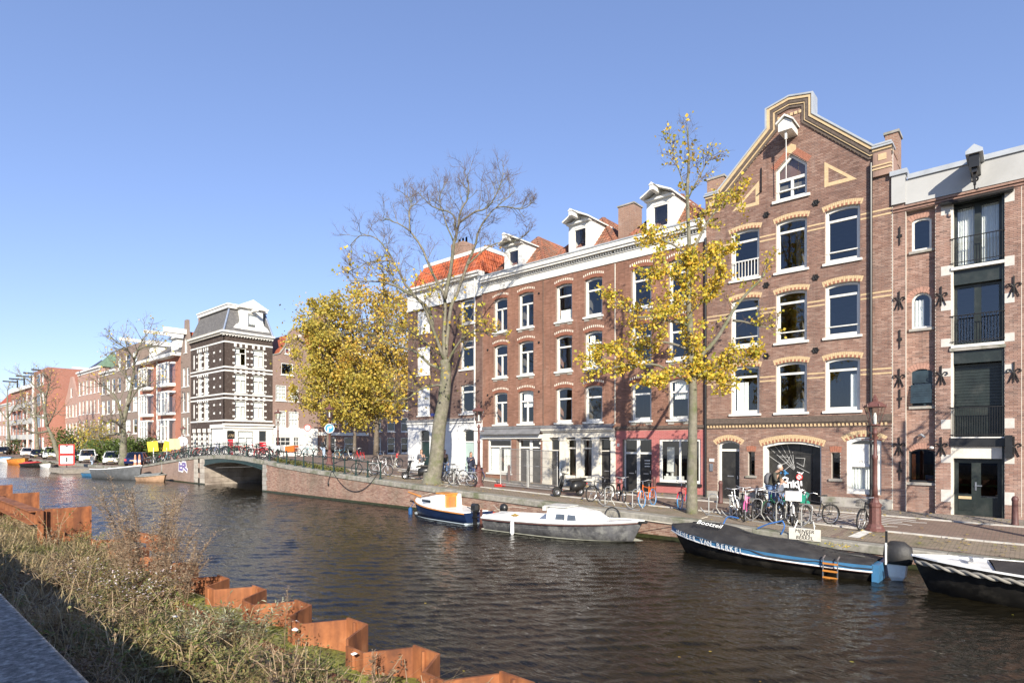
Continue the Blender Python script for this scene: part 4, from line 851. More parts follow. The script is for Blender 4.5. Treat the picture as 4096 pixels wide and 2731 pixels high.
og = [(h0, .8), (h1, .8), (h1, 4.9), (h0, 4.9)]; hg = [arch(a, b, 1.4, z, .1) for a, b, z in dz]
m = MB(F); m.plate(og, hg, -.3, -.012); m.build('stucco_base', STUCCO, h4)
for k in range(6):
    z0, z1 = 1.5 + k * .55, 2.03 + k * .55; xs = [h0] + [v for d in dz for v in (d[0] - .02, d[1] + .02)] + [h1]
    for s_, e_ in ((xs[0], xs[1]), (xs[2], xs[3]), (xs[4], xs[5])):
        n = max(1, round((e_ - s_) / 1.3))
        for j in range(n): strip(F, h4, 'stucco_block', STUCCO, (lerp(s_, e_, j / n) + .008, lerp(s_, e_, (j + 1) / n) - .008, z0, z1, -.1, .01))
strip(F, h4, 'base_ledge', WHITE, (h0 - .04, h1, 4.82, 4.95, -.1, .1)); strip(F, h4, 'base_ledge', GREYL, (h0 - .06, h1, 4.95, 5.1, -.1, .16)); strip(F, h4, 'plinth', BLACKP, (A_(1895) + .03, h1, .9, 1.9, -.1, .04))
PALEG = M('pale_green_door', (.36, .46, .42), .5, var=.1, bump=.05)
door(F, h4, dz[0][0], dz[0][1], 1.45, dz[0][2], 3.6, .1, .14, .06, mat=GREENP, frame=GREYL); door(F, h4, dz[1][0], dz[1][1], 1.4, dz[1][2], 3.55, .1, .14, .07, mat=PALEG)
strip(F, h4, 'frieze', WHITE, (h0 - .01, h1 - .003, 12.98, 14.25, -.2, .04), (h0 - .04, h1 - .003, 12.98, 13.08, -.2, .1), (h0 - .1, h1 - .003, 14.25, 14.42, -.2, .3), (h0 - .15, h1 - .003, 14.42, 14.56, -.2, .4))
m = MB(F); m.tube([(A_(1904), 14.2, .12), (A_(1904), 1.5, .12)], .055, 8); m.build('drain_pipe', WHITE, h4)
tiles([(h0 + .3, FY - .1, 14.55), (h1 - .1, FY - .1, 14.55), (h1 - .5, FY + .8, 16.2), (h0 + 1.0, FY + .8, 16.2)], ORANGE, h4, .3, .34, single=True)
tiles([(h1 - .1, FY - .1, 14.55), (h1 - .1, FY + 6, 14.55), (h1 - .5, FY + 6, 16.2), (h1 - .5, FY + .8, 16.2)], ORANGE, h4)
m = MB(); m.add([(h0 + .3, FY - .1, 14.5), (h1 - .1, FY - .1, 14.5), (h1 - .1, FY + 8, 14.5), (h0 + .3, FY + 8, 14.5), (h0 + 1, FY + .8, 16.2), (h1 - .5, FY + .8, 16.2), (h1 - .5, FY + 8, 16.2), (h0 + 1, FY + 8, 16.2)], [(0, 1, 5, 4), (1, 2, 6, 5), (2, 3, 7, 6), (3, 0, 4, 7), (4, 5, 6, 7)]); m.build('roof', GREYL, h4)
strip(F, h4, 'roof_edge', WHITE, (h0 + .9, h1 - .4, 16.18, 16.42, -8, -.7)); ch = strip(F, h4, 'chimney', MC['chimney_brick'], (-31.6, -30.3, 16.3, 17.9, -3.2, -2)); m = MB(F)
for k in range(3): m.lathe([(.12, 0), (.1, .5)], (0, 0, 0), 8)
m.v = [(p[0] + (-31.3, -30.95, -30.6)[i // 16], FY + 2.6, 17.9 + (p[2] - (FY if False else 0)) if False else 17.9 + abs(p[1] - FY)) for i, p in enumerate(m.v)]; m.build('chimney_pots', ORANGE, ch)
SIGNB = M('street_sign_blue', (.02, .03, .16), .4, var=.1, bump=0); strip(F, h4, 'street_name_sign', SIGNB, (-31.5, -30.7, 5.35, 5.55, 0, .02))
shell(h4, h0, h1, 1.3, 12.9, F, 9, HBR, (4.7, 7.9, 10.9))
# ---------------------------------------------------------------- dark corner house with white bands
DX = -65.7; TDX = TX(DX)
NBR = brick_tex('near_black_brick', (.06, .043, .036), (.085, .06, .05), (.05, .04, .035), st=.2)
dk = thing('dark_banded_house', 'near-black brick corner house with white bands, quoins and slate mansard', 'building', (DX - 4, 30, 2))
dl0 = -75.2; dr1 = 32.4; ZB, ZT = 1.2, 15.3
rw = [(28.13, 29.4), (30.13, 31.43)]; rz = [(12.0, 14.05), (9.05, 11.15), (6.15, 8.2)]
def zD(px, py): return onX(px, py, DX)[2]
hr = [arch(p, q, z0, z1) for z0, z1 in rz for p, q in rw]; hr += [arch(27.3, 28.0, 2.2, 4.9), arch(28.4, 30.2, 2.9, 4.9), arch(30.8, 31.7, 2.2, 4.9)]
m = MB(TDX); m.plate([(FY, ZB), (dr1, ZB), (dr1, ZT), (FY, ZT)], hr, -.25, 0); m.build('wall', NBR, dk)
lw = [(-73.16, -72.0), (-71.4, -70.11)]; ln = (-74.5, -74.0)
hl = [arch(p, q, z0 - .1, z1 - .1) for z0, z1 in rz for p, q in lw] + [arch(ln[0], ln[1], z0 + .2, z1 - .2) for z0, z1 in rz] + [arch(a, a + .9, 2.4, 4.6) for a in (-74.6, -73.1, -71.6, -70.1)]
m = MB(F); m.plate([(dl0, ZB), (DX - .002, ZB), (DX - .002, ZT), (dl0, ZT)], hl, -.25, 0); m.build('wall', NBR, dk)
for z0, z1 in rz:
    for j, (p, q) in enumerate(rw): window(TDX, dk, p, q, z0, z1, 0, .1, .1, .68, True, curtain=[(0, 1, 0, 1)] if not (z0 > 11 and j == 0) else [(0, .5, 0, .95)])
    for p, q in lw: window(F, dk, p, q, z0 - .1, z1 - .1, 0, .1, .1, .68, False, curtain=[(0, 1, 0, 1)])
    strip(F, dk, 'blind_window', WHITE, (ln[0] + .01, ln[1] - .01, z0 + .2, z1 - .2, -.2, -.05))
    # quoin blocks beside the windows
    m = MB(TDX)
    for (p, q) in rw:
        for f in (.08, .42, .78):
            for a in (p - .26, q + .01): m.box(a, a + .25, lerp(z0, z1, f), lerp(z0, z1, f) + .18, -.02, .03)
        for a in (p - .1, (p + q) / 2 - .13, q - .16): m.box(a, a + .26, z1 + .02, z1 + .42, -.02, .035)
    m.build('quoin_blocks', WHITE, dk); m = MB(F)
    for (p, q) in lw:
        for f in (.05, .4, .75):
            for a in (p - .28, q + .01): m.box(a, a + .27, lerp(z0, z1, f) - .1, lerp(z0, z1, f) + .1, -.02, .03)
        for a in (p - .05, (p + q) / 2 - .1, q - .2): m.box(a, a + .25, z1 - .08, z1 + .3, -.02, .035)
    for f in (.25, .7): m.box(-66.9, -66.6, lerp(z0, z1, f), lerp(z0, z1, f) + .22, -.02, .03); m.box(-68.6, -68.2, lerp(z0, z1, f), lerp(z0, z1, f) + .22, -.02, .03)
    m.build('quoin_blocks', WHITE, dk)
for zb in (14.45, 11.7, 11.3, 8.75, 8.3, 5.85):
    strip(TDX, dk, 'white_band', WHITE, (FY - .04, dr1, zb, zb + .16, -.05, .045)); strip(F, dk, 'white_band', WHITE, (dl0, DX, zb, zb + .16, -.05, .045))
strip(TDX, dk, 'cornice', WHITE, (FY - .45, dr1 + .1, 15.5, 15.72, -.3, .45), (FY - .3, dr1, 15.3, 15.5, -.3, .25)); strip(F, dk, 'cornice', CREAM, (dl0, DX - .31, 15.5, 15.72, -.3, .45), (dl0, DX - .31, 15.3, 15.5, -.3, .25))
m = MB(TDX); a = FY - .2
while a < dr1: m.box(a, a + .14, 15.18, 15.3, -.1, .2); a += .32
m.build('dentils', WHITE, dk)
SLATE = brick_tex('grey_slate', (.12, .115, .115), (.16, .155, .15), (.07, .07, .07), st=.3, w=.3, h=.16)
m = MB(); xi, yi = DX - .9, FY + .9
m.add([(DX + .1, FY - .1, 15.72), (DX + .1, dr1, 15.72), (dl0, dr1, 15.72), (dl0, FY - .1, 15.72), (xi, yi, 18.5), (xi, dr1 - .5, 18.5), (dl0 + .6, dr1 - .5, 18.5), (dl0 + .6, yi, 18.5)], [(0, 1, 5, 4), (1, 2, 6, 5), (2, 3, 7, 6), (3, 0, 4, 7), (4, 5, 6, 7)]); m.build('mansard_roof', SLATE, dk)
m = MB(); m.box(dl0 + .4, xi + .3, yi - .3, dr1 - .3, 18.4, 18.75); m.box(dl0 + .3, xi + .4, yi - .4, dr1 - .2, 18.75, 18.9); m.build('roof_trim', WHITE, dk)
m = MB(); m.tube([(DX + .12, FY - .12, 15.75), (xi + .03, yi - .03, 18.4)], .1, 6); m.tube([(DX + .12, dr1, 15.75), (xi + .03, dr1 - .5, 18.4)], .1, 6); m.build('lead_hip', M('blue_lead', (.2, .24, .32), .5, var=.2), dk)
TD2 = TX(DX - .1); m = MB(TD2); g0, g1 = 28.8, 31.3; m.plate([(g0, 15.75), (g1, 15.75), (g1, 18.6), (30.05, 19.4), (g0, 18.6)], [arch(29.6, 30.6, 16.4, 18.0)], -1.6, .05); m.box(g0 - .3, g1 + .3, 18.5, 18.75, -1.6, .4); m.add([(g0 - .3, 18.75, .4), (30.05, 19.55, .4), (g1 + .3, 18.75, .4), (g0 - .3, 18.75, -1), (30.05, 19.55, -1), (g1 + .3, 18.75, -1)], [(0, 2, 1), (0, 1, 4, 3), (1, 2, 5, 4)])
for s_, a in ((-1, g0), (1, g1)): m.plate([(a, 15.75), (a + s_ * .75, 15.75), (a + s_ * .8, 16.2), (a + s_ * .5, 16.6), (a + s_ * .15, 16.8), (a, 17.3)], [], -.2, .04)
m.box(29.9, 30.2, 18.15, 18.4, 0, 1.3); dm = m.build('gabled_dormer', WHITE, dk); window(TD2, dk, 29.6, 30.6, 16.4, 18.0, 0, .05, .1, None, curtain=[(0, 1, 0, 1)])
# shop base
strip(TDX, dk, 'shop_fascia', WHITE, (FY - .1, dr1, 5.1, 5.4, -.1, .2), (FY - .2, dr1 + .05, 5.4, 5.6, -.1, .38)); m = MB(TDX); m.plate([(FY, 1.3), (dr1, 1.3), (dr1, 5.1), (FY, 5.1)], [arch(27.3, 28.0, 1.3, 4.85), arch(28.4, 30.2, 2.95, 4.85), arch(30.8, 31.7, 1.3, 4.85)], -.1, .06); m.build('white_shopfront', WHITE, dk)
window(TDX, dk, 28.4, 30.2, 2.95, 4.85, 0, -.02, .08, .6, True, curtain=[(0, 1, 0, 1)], sill=None)
REDD = M('red_door_paint', (.5, .02, .03), .4, var=.1, bump=.02)
door(TDX, dk, 27.3, 28.0, 1.8, 4.85, 3.9, 0, .0, .05, mat=REDD); door(TDX, dk, 30.8, 31.7, 1.9, 4.85, 3.6, 0, .0, .05, mat=REDD)
strip(TDX, dk, 'shop_sign_board', BLACKP, (27.25, 28.05, 3.95, 4.75, .07, .1)); text_mesh('shop_lettering', '170.', .42, YEL, dk, Matrix.Translation((DX + .115, 27.65, 4.25)) @ Matrix.Rotation(PI / 2, 4, 'Z') @ Matrix.Rotation(PI / 2, 4, 'X'), .004, shear=.3)
dk_txt = [o for o in bpy.data.objects if o.name.startswith('shop_lettering')][0]; dk_txt.location = -Vector(dk.location)
for a in (-74.6, -73.1, -71.6, -70.1): window(F, dk, a, a + .9, 2.4, 4.6, 0, .05, .08, .65, curtain=[(0, 1, 0, 1)], sill=None)
m = MB(F)
for a in (-74.95, -73.45, -71.95, -70.45, -68.95):
    for z in (2.4, 2.95, 3.5, 4.05): m.box(a, a + .3, z, z + .28, -.01, .03)
for a in (-74.6, -73.1, -71.6, -70.1):
    for k in range(3): m.box(a + k * .34, a + k * .34 + .2, 4.66, 5.1, -.01, .04)
m.build('white_quoins', WHITE, dk); strip(F, dk, 'corner_shop', WHITE, (-68.9, DX - .01, 1.3, 5.1, -.05, .05), (-69.0, DX, 5.1, 5.5, -.05, .25))
strip(None, dk, 'side_wall', NBR, (dl0 + .01, dl0 + .2, FY + .3, dr1 - .21, 1, 15.6), (dl0, DX - .3, dr1 - .2, dr1 - .01, 1, 15.6))
m = MB(); m.box(dl0 + .21, DX - .3, dr1 - .5, dr1 - .25, 1, 15.6); m.box(dl0 + .25, DX - 4, FY + 2.5, FY + 2.7, 1, 15.5)
for z in (5.4, 8.6, 11.5, 14.6): m.box(dl0 + .25, DX - .3, FY + .3, dr1 - .5, z - .2, z)
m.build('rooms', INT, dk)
# ---------------------------------------------------------------- side street houses beyond it
BB2 = brick_tex('mauve_brown_brick', (.24, .15, .12), (.3, .2, .165), (.26, .2, .17), st=.25)
BB3 = brick_tex('warm_brown_brick', (.26, .14, .1), (.32, .19, .14), (.25, .19, .15), st=.25)
def zX(px, py): return onX(px, py, DX)[2]
def bX(px): return onX(px, 1770, DX)[1]
sh = thing('bell_gable_house', 'narrow brown house with curved bell gable and small-paned windows', 'building', (DX, 35.5, 2))
s0, s1 = dr1 + .01, 38.2; zt = zX(1150, 1395); bell = [(s0, 1.2), (s1, 1.2), (s1, 13.6), (37.3, 13.9), (36.6, 14.9), (36.35, 15.9), (36.2, 16.5), (35.7, 17.0), (34.9, 17.0), (34.4, 16.5), (34.25, 15.9), (34.0, 14.9), (33.3, 13.9), (s0, 13.6)]
ws = [(bX(1103), bX(1145), zX(1125, 1602), zX(1125, 1540), (3, 4)), (bX(1155), bX(1195), zX(1175, 1605), zX(1175, 1543), (3, 4)), (bX(1103), bX(1145), zX(1125, 1709), zX(1125, 1642), (3, 4)), (bX(1155), bX(1195), zX(1175, 1709), zX(1175, 1645), (3, 4)), (bX(1125), bX(1174), zX(1150, 1500), zX(1150, 1452), None), (bX(1140), bX(1160), zX(1150, 1416), zX(1150, 1392), None)]
gw_ = [arch(bX(1102), bX(1162), zX(1130, 1782), zX(1130, 1748)), arch(bX(1174), bX(1196), zX(1185, 1782), zX(1185, 1748))]
m = MB(TDX); m.plate(bell, [arch(w[0], w[1], w[2], w[3]) for w in ws] + gw_, -.25, -.03); m.build('wall', BB2, sh)
for w in ws: window(TDX, sh, w[0], w[1], w[2], w[3], 0, .07, .1, None, grid=w[4], curtain=[(0, 1, 0, 1)] if w[4] and w[2] < 9 else None)
strip(TDX, sh, 'white_shopfront', WHITE, (s0 + .05, s1 - .05, 4.4, 5.2, -.1, .1)); m = MB(TDX); m.plate([(s0 + .1, 1.3), (s1 - .1, 1.3), (s1 - .1, 4.4), (s0 + .1, 4.4)], gw_, -.1, .06); m.build('white_shopfront', WHITE, sh)
for g in gw_: window(TDX, sh, g[0][0], g[1][0], g[0][1], g[2][1], 0, .0, .06, None, grid=(3, 2), sill=None)
m = MB(TDX); pl = [(p[0], p[1]) for p in bell[2:]]
for (p, q) in zip(pl, pl[1:]): m.plate([p, q, (q[0] * .985 + 35.3 * .015, q[1] + .14), (p[0] * .985 + 35.3 * .015, p[1] + .14)], [], -.3, .06)
m.build('gable_coping', STONE, sh); m = MB(TDX); m.box(35.2, 35.45, 16.0, 16.25, 0, 1.0); m.build('hoist_beam', WHITE, sh)
m = MB(); m.add([(DX - .3, s0, 13.4), (DX - .3, s1, 13.4), (DX - .3, 35.3, 16.6), (DX - 8, s0, 13.4), (DX - 8, s1, 13.4), (DX - 8, 35.3, 16.6)], [(0, 2, 5, 3), (1, 4, 5, 2), (0, 1, 2)]); m.build('roof', ORANGE, sh); strip(TDX, sh, 'rooms', INT, (s0 + .1, s1 - .1, 1.3, 13.3, -4.2, -4))
def plainhouse(name, label, T, loc, a0, a1, zb, zt, mat, colx, rowz, roofm=None, pit=2.0, sill='white', frame=None, shop=None, tr=.6, fw=.1, corn=True, cur=2, depth=9, hoist=False, mull=False, glass=None, back=4):
    h = thing(name, label, 'building', loc); hs = [arch(p, q, z0, z1) for z0, z1 in rowz for p, q in colx]
    m = MB(T); m.plate([(a0, zb), (a1, zb), (a1, zt), (a0, zt)], hs, -.25, 0); m.build('wall', mat, h)
    for k, (z0, z1) in enumerate(rowz):
        for j, (p, q) in enumerate(colx): window(T, h, p, q, z0, z1, 0, .08, fw, tr, mull, frame=frame, glass=glass, sill=sill, curtain=[(0, 1, 0, 1)] if cur and (k * 3 + j) % cur == 0 else None)
    if corn: strip(T, h, 'cornice', WHITE, (a0, a1, zt - .1, zt + .2, -.3, .35), (a0, a1, zt - .45, zt - .1, -.1, .08))
    if shop: strip(T, h, 'shop_band', shop, (a0 + .02, a1 - .02, zb + 3.2, zb + 3.6, -.1, .12))
    strip(T, h, 'side_wall', mat, (a0, a0 + .2, zb, zt - .1, -depth, -.26), (a1 - .2, a1, zb, zt - .1, -depth, -.26))
    m = MB(T); m.box(a0 + .21, a1 - .21, zb, zt - .1, -back, -back + .2)
    for z0, z1 in rowz: m.box(a0 + .21, a1 - .21, z1 + .4, z1 + .6, -back + .2, -.3)
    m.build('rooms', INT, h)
    if roofm:
        m = MB(T); c = (a0 + a1) / 2; m.add([(a0, zt, 0), (a1, zt, 0), (a1, zt + pit, -3), (a0, zt + pit, -3), (a0, zt, -depth), (a1, zt, -depth)], [(0, 1, 2, 3), (3, 2, 5, 4), (0, 3, 4), (1, 5, 2)]); m.build('roof', roofm, h)
    if hoist: c = (a0 + a1) / 2; strip(T, h, 'hoist_beam', WHITE, (c - .12, c + .12, zt + .5, zt + .8, -1, 1.6))
    return h
s2 = 45.5
plainhouse('side_street_house', 'brown brick house beside the bell gable, half hidden by yellow trees', TDX, (DX, 42, 2), 38.22, s2, 1.2, 15.0, BB3, [(39.0, 40.7), (41.9, 43.6)], [(12.2, 14.0), (9.0, 11.2), (5.9, 8.3), (2.0, 4.2)], ORANGE, 2.5, shop=WHITE, cur=0)
plainhouse('side_street_house', 'shaded brick house deep in the side street behind the yellow trees', TDX, (DX, 50, 2), s2 + .02, 54.5, 1.2, 14.0, BB2, [(46.3, 47.6), (48.6, 49.9), (50.9, 52.2)], [(11, 13), (8, 10), (5.0, 7), (2, 4.2)], SLATE, 2.5, cur=0)
plainhouse('side_street_house', 'dark brick house furthest back in the side street', TDX, (DX, 60, 2), 54.52, 66, 1.2, 13.0, BB3, [(55.5, 57), (58, 59.5), (60.5, 62), (63, 64.5)], [(10, 12), (7, 9), (4.5, 6.5), (2, 4)], SLATE, 2.5, cur=0)
u = onX(1400, 1770, DX - 2)[1]; strip(TX(DX - 2), bpy.data.objects['side_street_house'], 'chimney', MC['chimney_brick'], (39.2, 40.6, 15, 20.0, -1, 0))
# ---------------------------------------------------------------- canal row left of the dark house
RL = random.Random(11)
REDBR = brick_tex('orange_red_brick', (.34, .13, .085), (.4, .165, .11), (.34, .16, .11), st=.15)
GREYB = brick_tex('grey_brown_brick', (.2, .14, .115), (.26, .19, .16), (.24, .2, .17), st=.2)
PINKB = brick_tex('pale_pink_brick', (.33, .19, .15), (.39, .24, .195), (.4, .28, .23), st=.15)
MODB = brick_tex('modern_red_brick', (.3, .125, .09), (.35, .16, .12), (.36, .17, .12), st=.1)
def cols_n(a0, a1, n, fr=.55): w = (a1 - a0) / n; return [(a0 + w * (i + .5 - fr / 2), a0 + w * (i + .5 + fr / 2)) for i in range(n)]
gable = plainhouse('narrow_gable_house', 'narrow grey-brown house with pointed gable, between red bay house and dark house', F, (-76.6, FY, 1.3), -78.4, -75.25, .8, 14.2, GREYB, [(-77.9, -77.0), (-76.6, -75.7)], [(10.3, 12.6), (7.2, 9.6), (4.4, 6.6), (1.4, 3.4)], None, corn=False)
m = MB(F); m.plate([(-78.4, 14.2), (-75.25, 14.2), (-75.6, 15.2), (-76.3, 17.0), (-76.4, 18.4), (-77.2, 18.4), (-77.3, 17.0), (-78.0, 15.2)], [arch(-77.2, -76.4, 13.4 + 1, 16.2, .35)], -.3, 0); m.build('gable', GREYB, gable)
window(F, gable, -77.2, -76.4, 14.4, 16.2, .35, .06, .08, None, curtain=[(0, 1, 0, 1)]); strip(F, gable, 'hoist_beam', WHITE, (-77.1, -76.5, 16.6, 17.2, -.3, 2.4))
m = MB(F); m.add([(-78.4, 14.2, -.3), (-75.25, 14.2, -.3), (-76.8, 17, -.3), (-78.4, 14.2, -8), (-75.25, 14.2, -8), (-76.8, 17, -8)], [(0, 2, 5, 3), (1, 4, 5, 2)]); m.build('roof', ORANGE, gable)
# red house with white bays
rb = thing('red_bay_house', 'orange-red brick house with white bay windows, slate roof and long hoist beams', 'building', (-86, FY, 1.1)); r0, r1 = -94.0, -78.45
m = MB(F); m.plate([(r0, .6), (r1, .6), (r1, 14.3), (r0, 14.3)], [], -.25, 0); m.build('wall', REDBR, rb)
for (c0, c1) in ((-92.3, -88.2), (-84.8, -80.2)):
    for z0, z1 in ((10.6, 13.6), (7.0, 10.0), (3.5, 6.5)):
        m = MB(F); d = .75; m.loft([[(c0, z, 0), (c0 + .5, z, d), (c1 - .5, z, d), (c1, z, 0)] for z in (z0, z0 + .35)], True); m.loft([[(c0, z, 0), (c0 + .5, z, d), (c1 - .5, z, d), (c1, z, 0)] for z in (z1 - .2, z1)], True)
        n = 3
        for i in range(n + 1): a = lerp(c0 + .5, c1 - .5, i / n); m.box(a - .14, a + .14, z0 + .35, z1 - .2, d - .14, d - .01)
        m.box(c0 + .5, c1 - .5, z0 + 2.0, z0 + 2.12, d - .13, d - .02); b = m.build('bay_window', WHITE, rb)
        m = MB(F); m.add([(c0 + .02, z0 + .3, .0), (c0 + .5, z0 + .3, d - .08), (c1 - .5, z0 + .3, d - .08), (c1 - .02, z0 + .3, .0), (c0 + .02, z1 - .2, .0), (c0 + .5, z1 - .2, d - .08), (c1 - .5, z1 - .2, d - .08), (c1 - .02, z1 - .2, .0)], [(0, 1, 5, 4), (1, 2, 6, 5), (2, 3, 7, 6)]); m.build('pane', GLASS, b)
        m = MB(F); w = (c1 - c0 - 1) / 3
        for i in (0, 2): m.box(c0 + .5 + w * i + .1, c0 + .5 + w * (i + 1) - .1, z0 + .35, z1 - .25, d - .3, d - .27)
        m.build('curtain', CURT, b)
strip(F, rb, 'cornice', WHITE, (r0 - .2, r1, 14.2, 14.6, -.3, .9)); m = MB(F); m.tube([(-86.5, 14.2, .1), (-86.5, 1, .1)], .09, 6); m.tube([(r0 + .4, 14.2, .1), (r0 + .4, 1, .1)], .12, 6); m.build('drain_pipe', WHITE, rb)
m = MB(F); m.add([(r0, 14.6, .5), (r1, 14.6, .5), (r1, 19, -5), (r0, 19, -5), (r0, 14.6, -10), (r1, 14.6, -10)], [(0, 1, 2, 3), (3, 2, 5, 4), (0, 3, 4), (1, 5, 2)]); m.build('roof', SLATE, rb)
for a, L in ((-89.5, 3.6), (-81.2, 3.2)):
    m = MB(F); m.box(a - 1, a + 1, 14.6, 16.6, -3, -.2); m.plate([(a - 1.3, 16.6), (a + 1.3, 16.6), (a, 17.4)], [], -3, .1); m.build('dormer', WHITE, rb); strip(F, rb, 'hoist_beam', WHITE, (a - .15, a + .15, 16.9, 17.3, -1, L))
strip(F, rb, 'chimney', MC['chimney_brick'], (-83.2, -81.6, 17, 20.2, -5, -3.8)); strip(F, rb, 'side_wall', REDBR, (r0, r0 + .2, .6, 14.3, -9, -.3), (r1 - .2, r1, .6, 14.3, -9, -.3))
# further houses
def R(z0, n, h=1.9, st=3.2): return [(z0 + st * i, z0 + st * i + h) for i in range(n)]
x = -94.05
plainhouse('canal_house', 'dark brown flat-topped canal house with white window strips, left of red bay house', F, (-98, FY, 1), -104.9, -94.05, .6, 17.6, GREYB, [(-104.3, -102.6), (-100.4, -98.0), (-97, -95)], R(1.6, 5, 2.1), None, tr=.6, corn=False, cur=2)
plainhouse('canal_house', 'brown canal house with white windows behind the thick bare tree', F, (-109, FY, 1), -113.3, -104.95, .6, 14.6, GREYB, cols_n(-113.3, -104.95, 3, .6), R(1.6, 4, 2.2), SLATE, 2.5, cur=2)
h = plainhouse('canal_house', 'brown canal house with green pyramid roof turret', F, (-117, FY, 1), -120.3, -113.35, .6, 15.8, PINKB, cols_n(-120.3, -113.35, 3, .5), R(1.6, 4, 2.3, 3.4), None, cur=3)
for a, cl, nm in ((-115.4, (.13, .2, .13), 'green_copper'), (-121.8, (.05, .06, .1), 'blue_slate')):
    m = MB(F); m.add([(a - 2.2, 15.9, 0), (a + 2.2, 15.9, 0), (a + 2.2, 15.9, -4.4), (a - 2.2, 15.9, -4.4), (a, 18.8 if 'green' in nm else 18.0, -2.2)], [(0, 1, 4), (1, 2, 4), (2, 3, 4), (3, 0, 4)])
    if 'green' in nm: m.build('turret_roof', M(nm, cl, .7), h)
    else: tur = m
h = plainhouse('canal_house', 'pale pink brick canal house with dark turret roof and white hoist beam', F, (-124, FY, 1), -127.6, -120.35, .6, 15.8, PINKB, cols_n(-127.6, -120.35, 3, .55), R(1.6, 4, 2.4, 3.4), None, cur=2, hoist=True); tur.build('turret_roof', M('blue_slate', (.05, .06, .1), .7), h)
st = plainhouse('canal_house', 'small pink step-gabled canal house beside the modern red block', F, (-132, FY, 1), -137.0, -127.65, .6, 11.5, PINKB, cols_n(-137, -127.65, 4, .55), R(1.6, 3, 2.3, 3.3), None, cur=2, corn=False)
m = MB(F); m.plate([(-137, 11.5), (-127.65, 11.5), (-129.5, 13), (-131.6, 15.6), (-133, 15.6), (-135, 13)], [arch(-133, -131.6, 11.8, 13.6)], -.3, 0); m.build('gable', PINKB, st); window(F, st, -133, -131.6, 11.8, 13.6, 0, .05, .15, None)
mo = plainhouse('modern_apartment_block', 'modern orange-red brick apartment block with projecting grey balconies', F, (-165, 25.2, 1), -193, -150, .6, 15.8, MODB, cols_n(-193, -150, 10, .6), R(1.4, 4, 2.3, 3.5), None, frame=M('grey_frame', (.3, .31, .32), .5), cur=3, sill=None, depth=12, corn=False)
m = MB(); m.box(-150, -137.3, 24.5, 38, .6, 17.6); m.build('side_wall', MODB, mo)
for z in (2.2, 6.6, 10.8, 14.6):
    strip(TY(24.5), mo, 'window', WHITE, (-147.2, -143.9, z - .1, z + 2.3, -.1, .03)); strip(TY(24.5), mo, 'pane', GLASS2, (-146.8, -144.3, z, z + 2.1, -.1, .05)); strip(TY(24.5), mo, 'window', WHITE, (-142.6, -141, z - .1, z + 2.3, -.1, .03))
for i in range(6):
    a = -190 + i * 7
    for z in (4.2, 7.7, 11.2): strip(F, mo, 'balcony', PAR, (a, a + 3.6, z, z + 1.1, 0, 1.5))
x = 0; strip(F, mo, 'roof_edge', WHITE, (-193, -150, 15.8, 16.6, -1, .5)); strip(F, mo, 'white_pipe', WHITE, (-150.3, -149.9, 1, 17, 2.4, 2.8), (-172, -171.7, 1, 15, 0, .3))
for i in range(5): a = -186 + i * 8.5; strip(F, mo, 'hoist_post', BLACKP, (a, a + .25, 15.8, 18.8, -.3, 0), (a - .1, a + .1, 18.2, 18.5, -.3, 2.6))
plainhouse('canal_house', 'far canal house with white bay and orange roof at the left edge', F, (-202, FY, 1), -216, -193.1, .6, 13.5, PINKB, cols_n(-216, -193.1, 5, .6), R(1.6, 3, 2.6, 3.9), ORANGE, 4, cur=1)
plainhouse('canal_house', 'farthest brick canal house at the left picture edge', F, (-235, FY, 1), -260, -216.1, .6, 12.5, MODB, cols_n(-260, -216.1, 8, .5), R(1.6, 3, 2.4, 3.6), ORANGE, 3, cur=2)
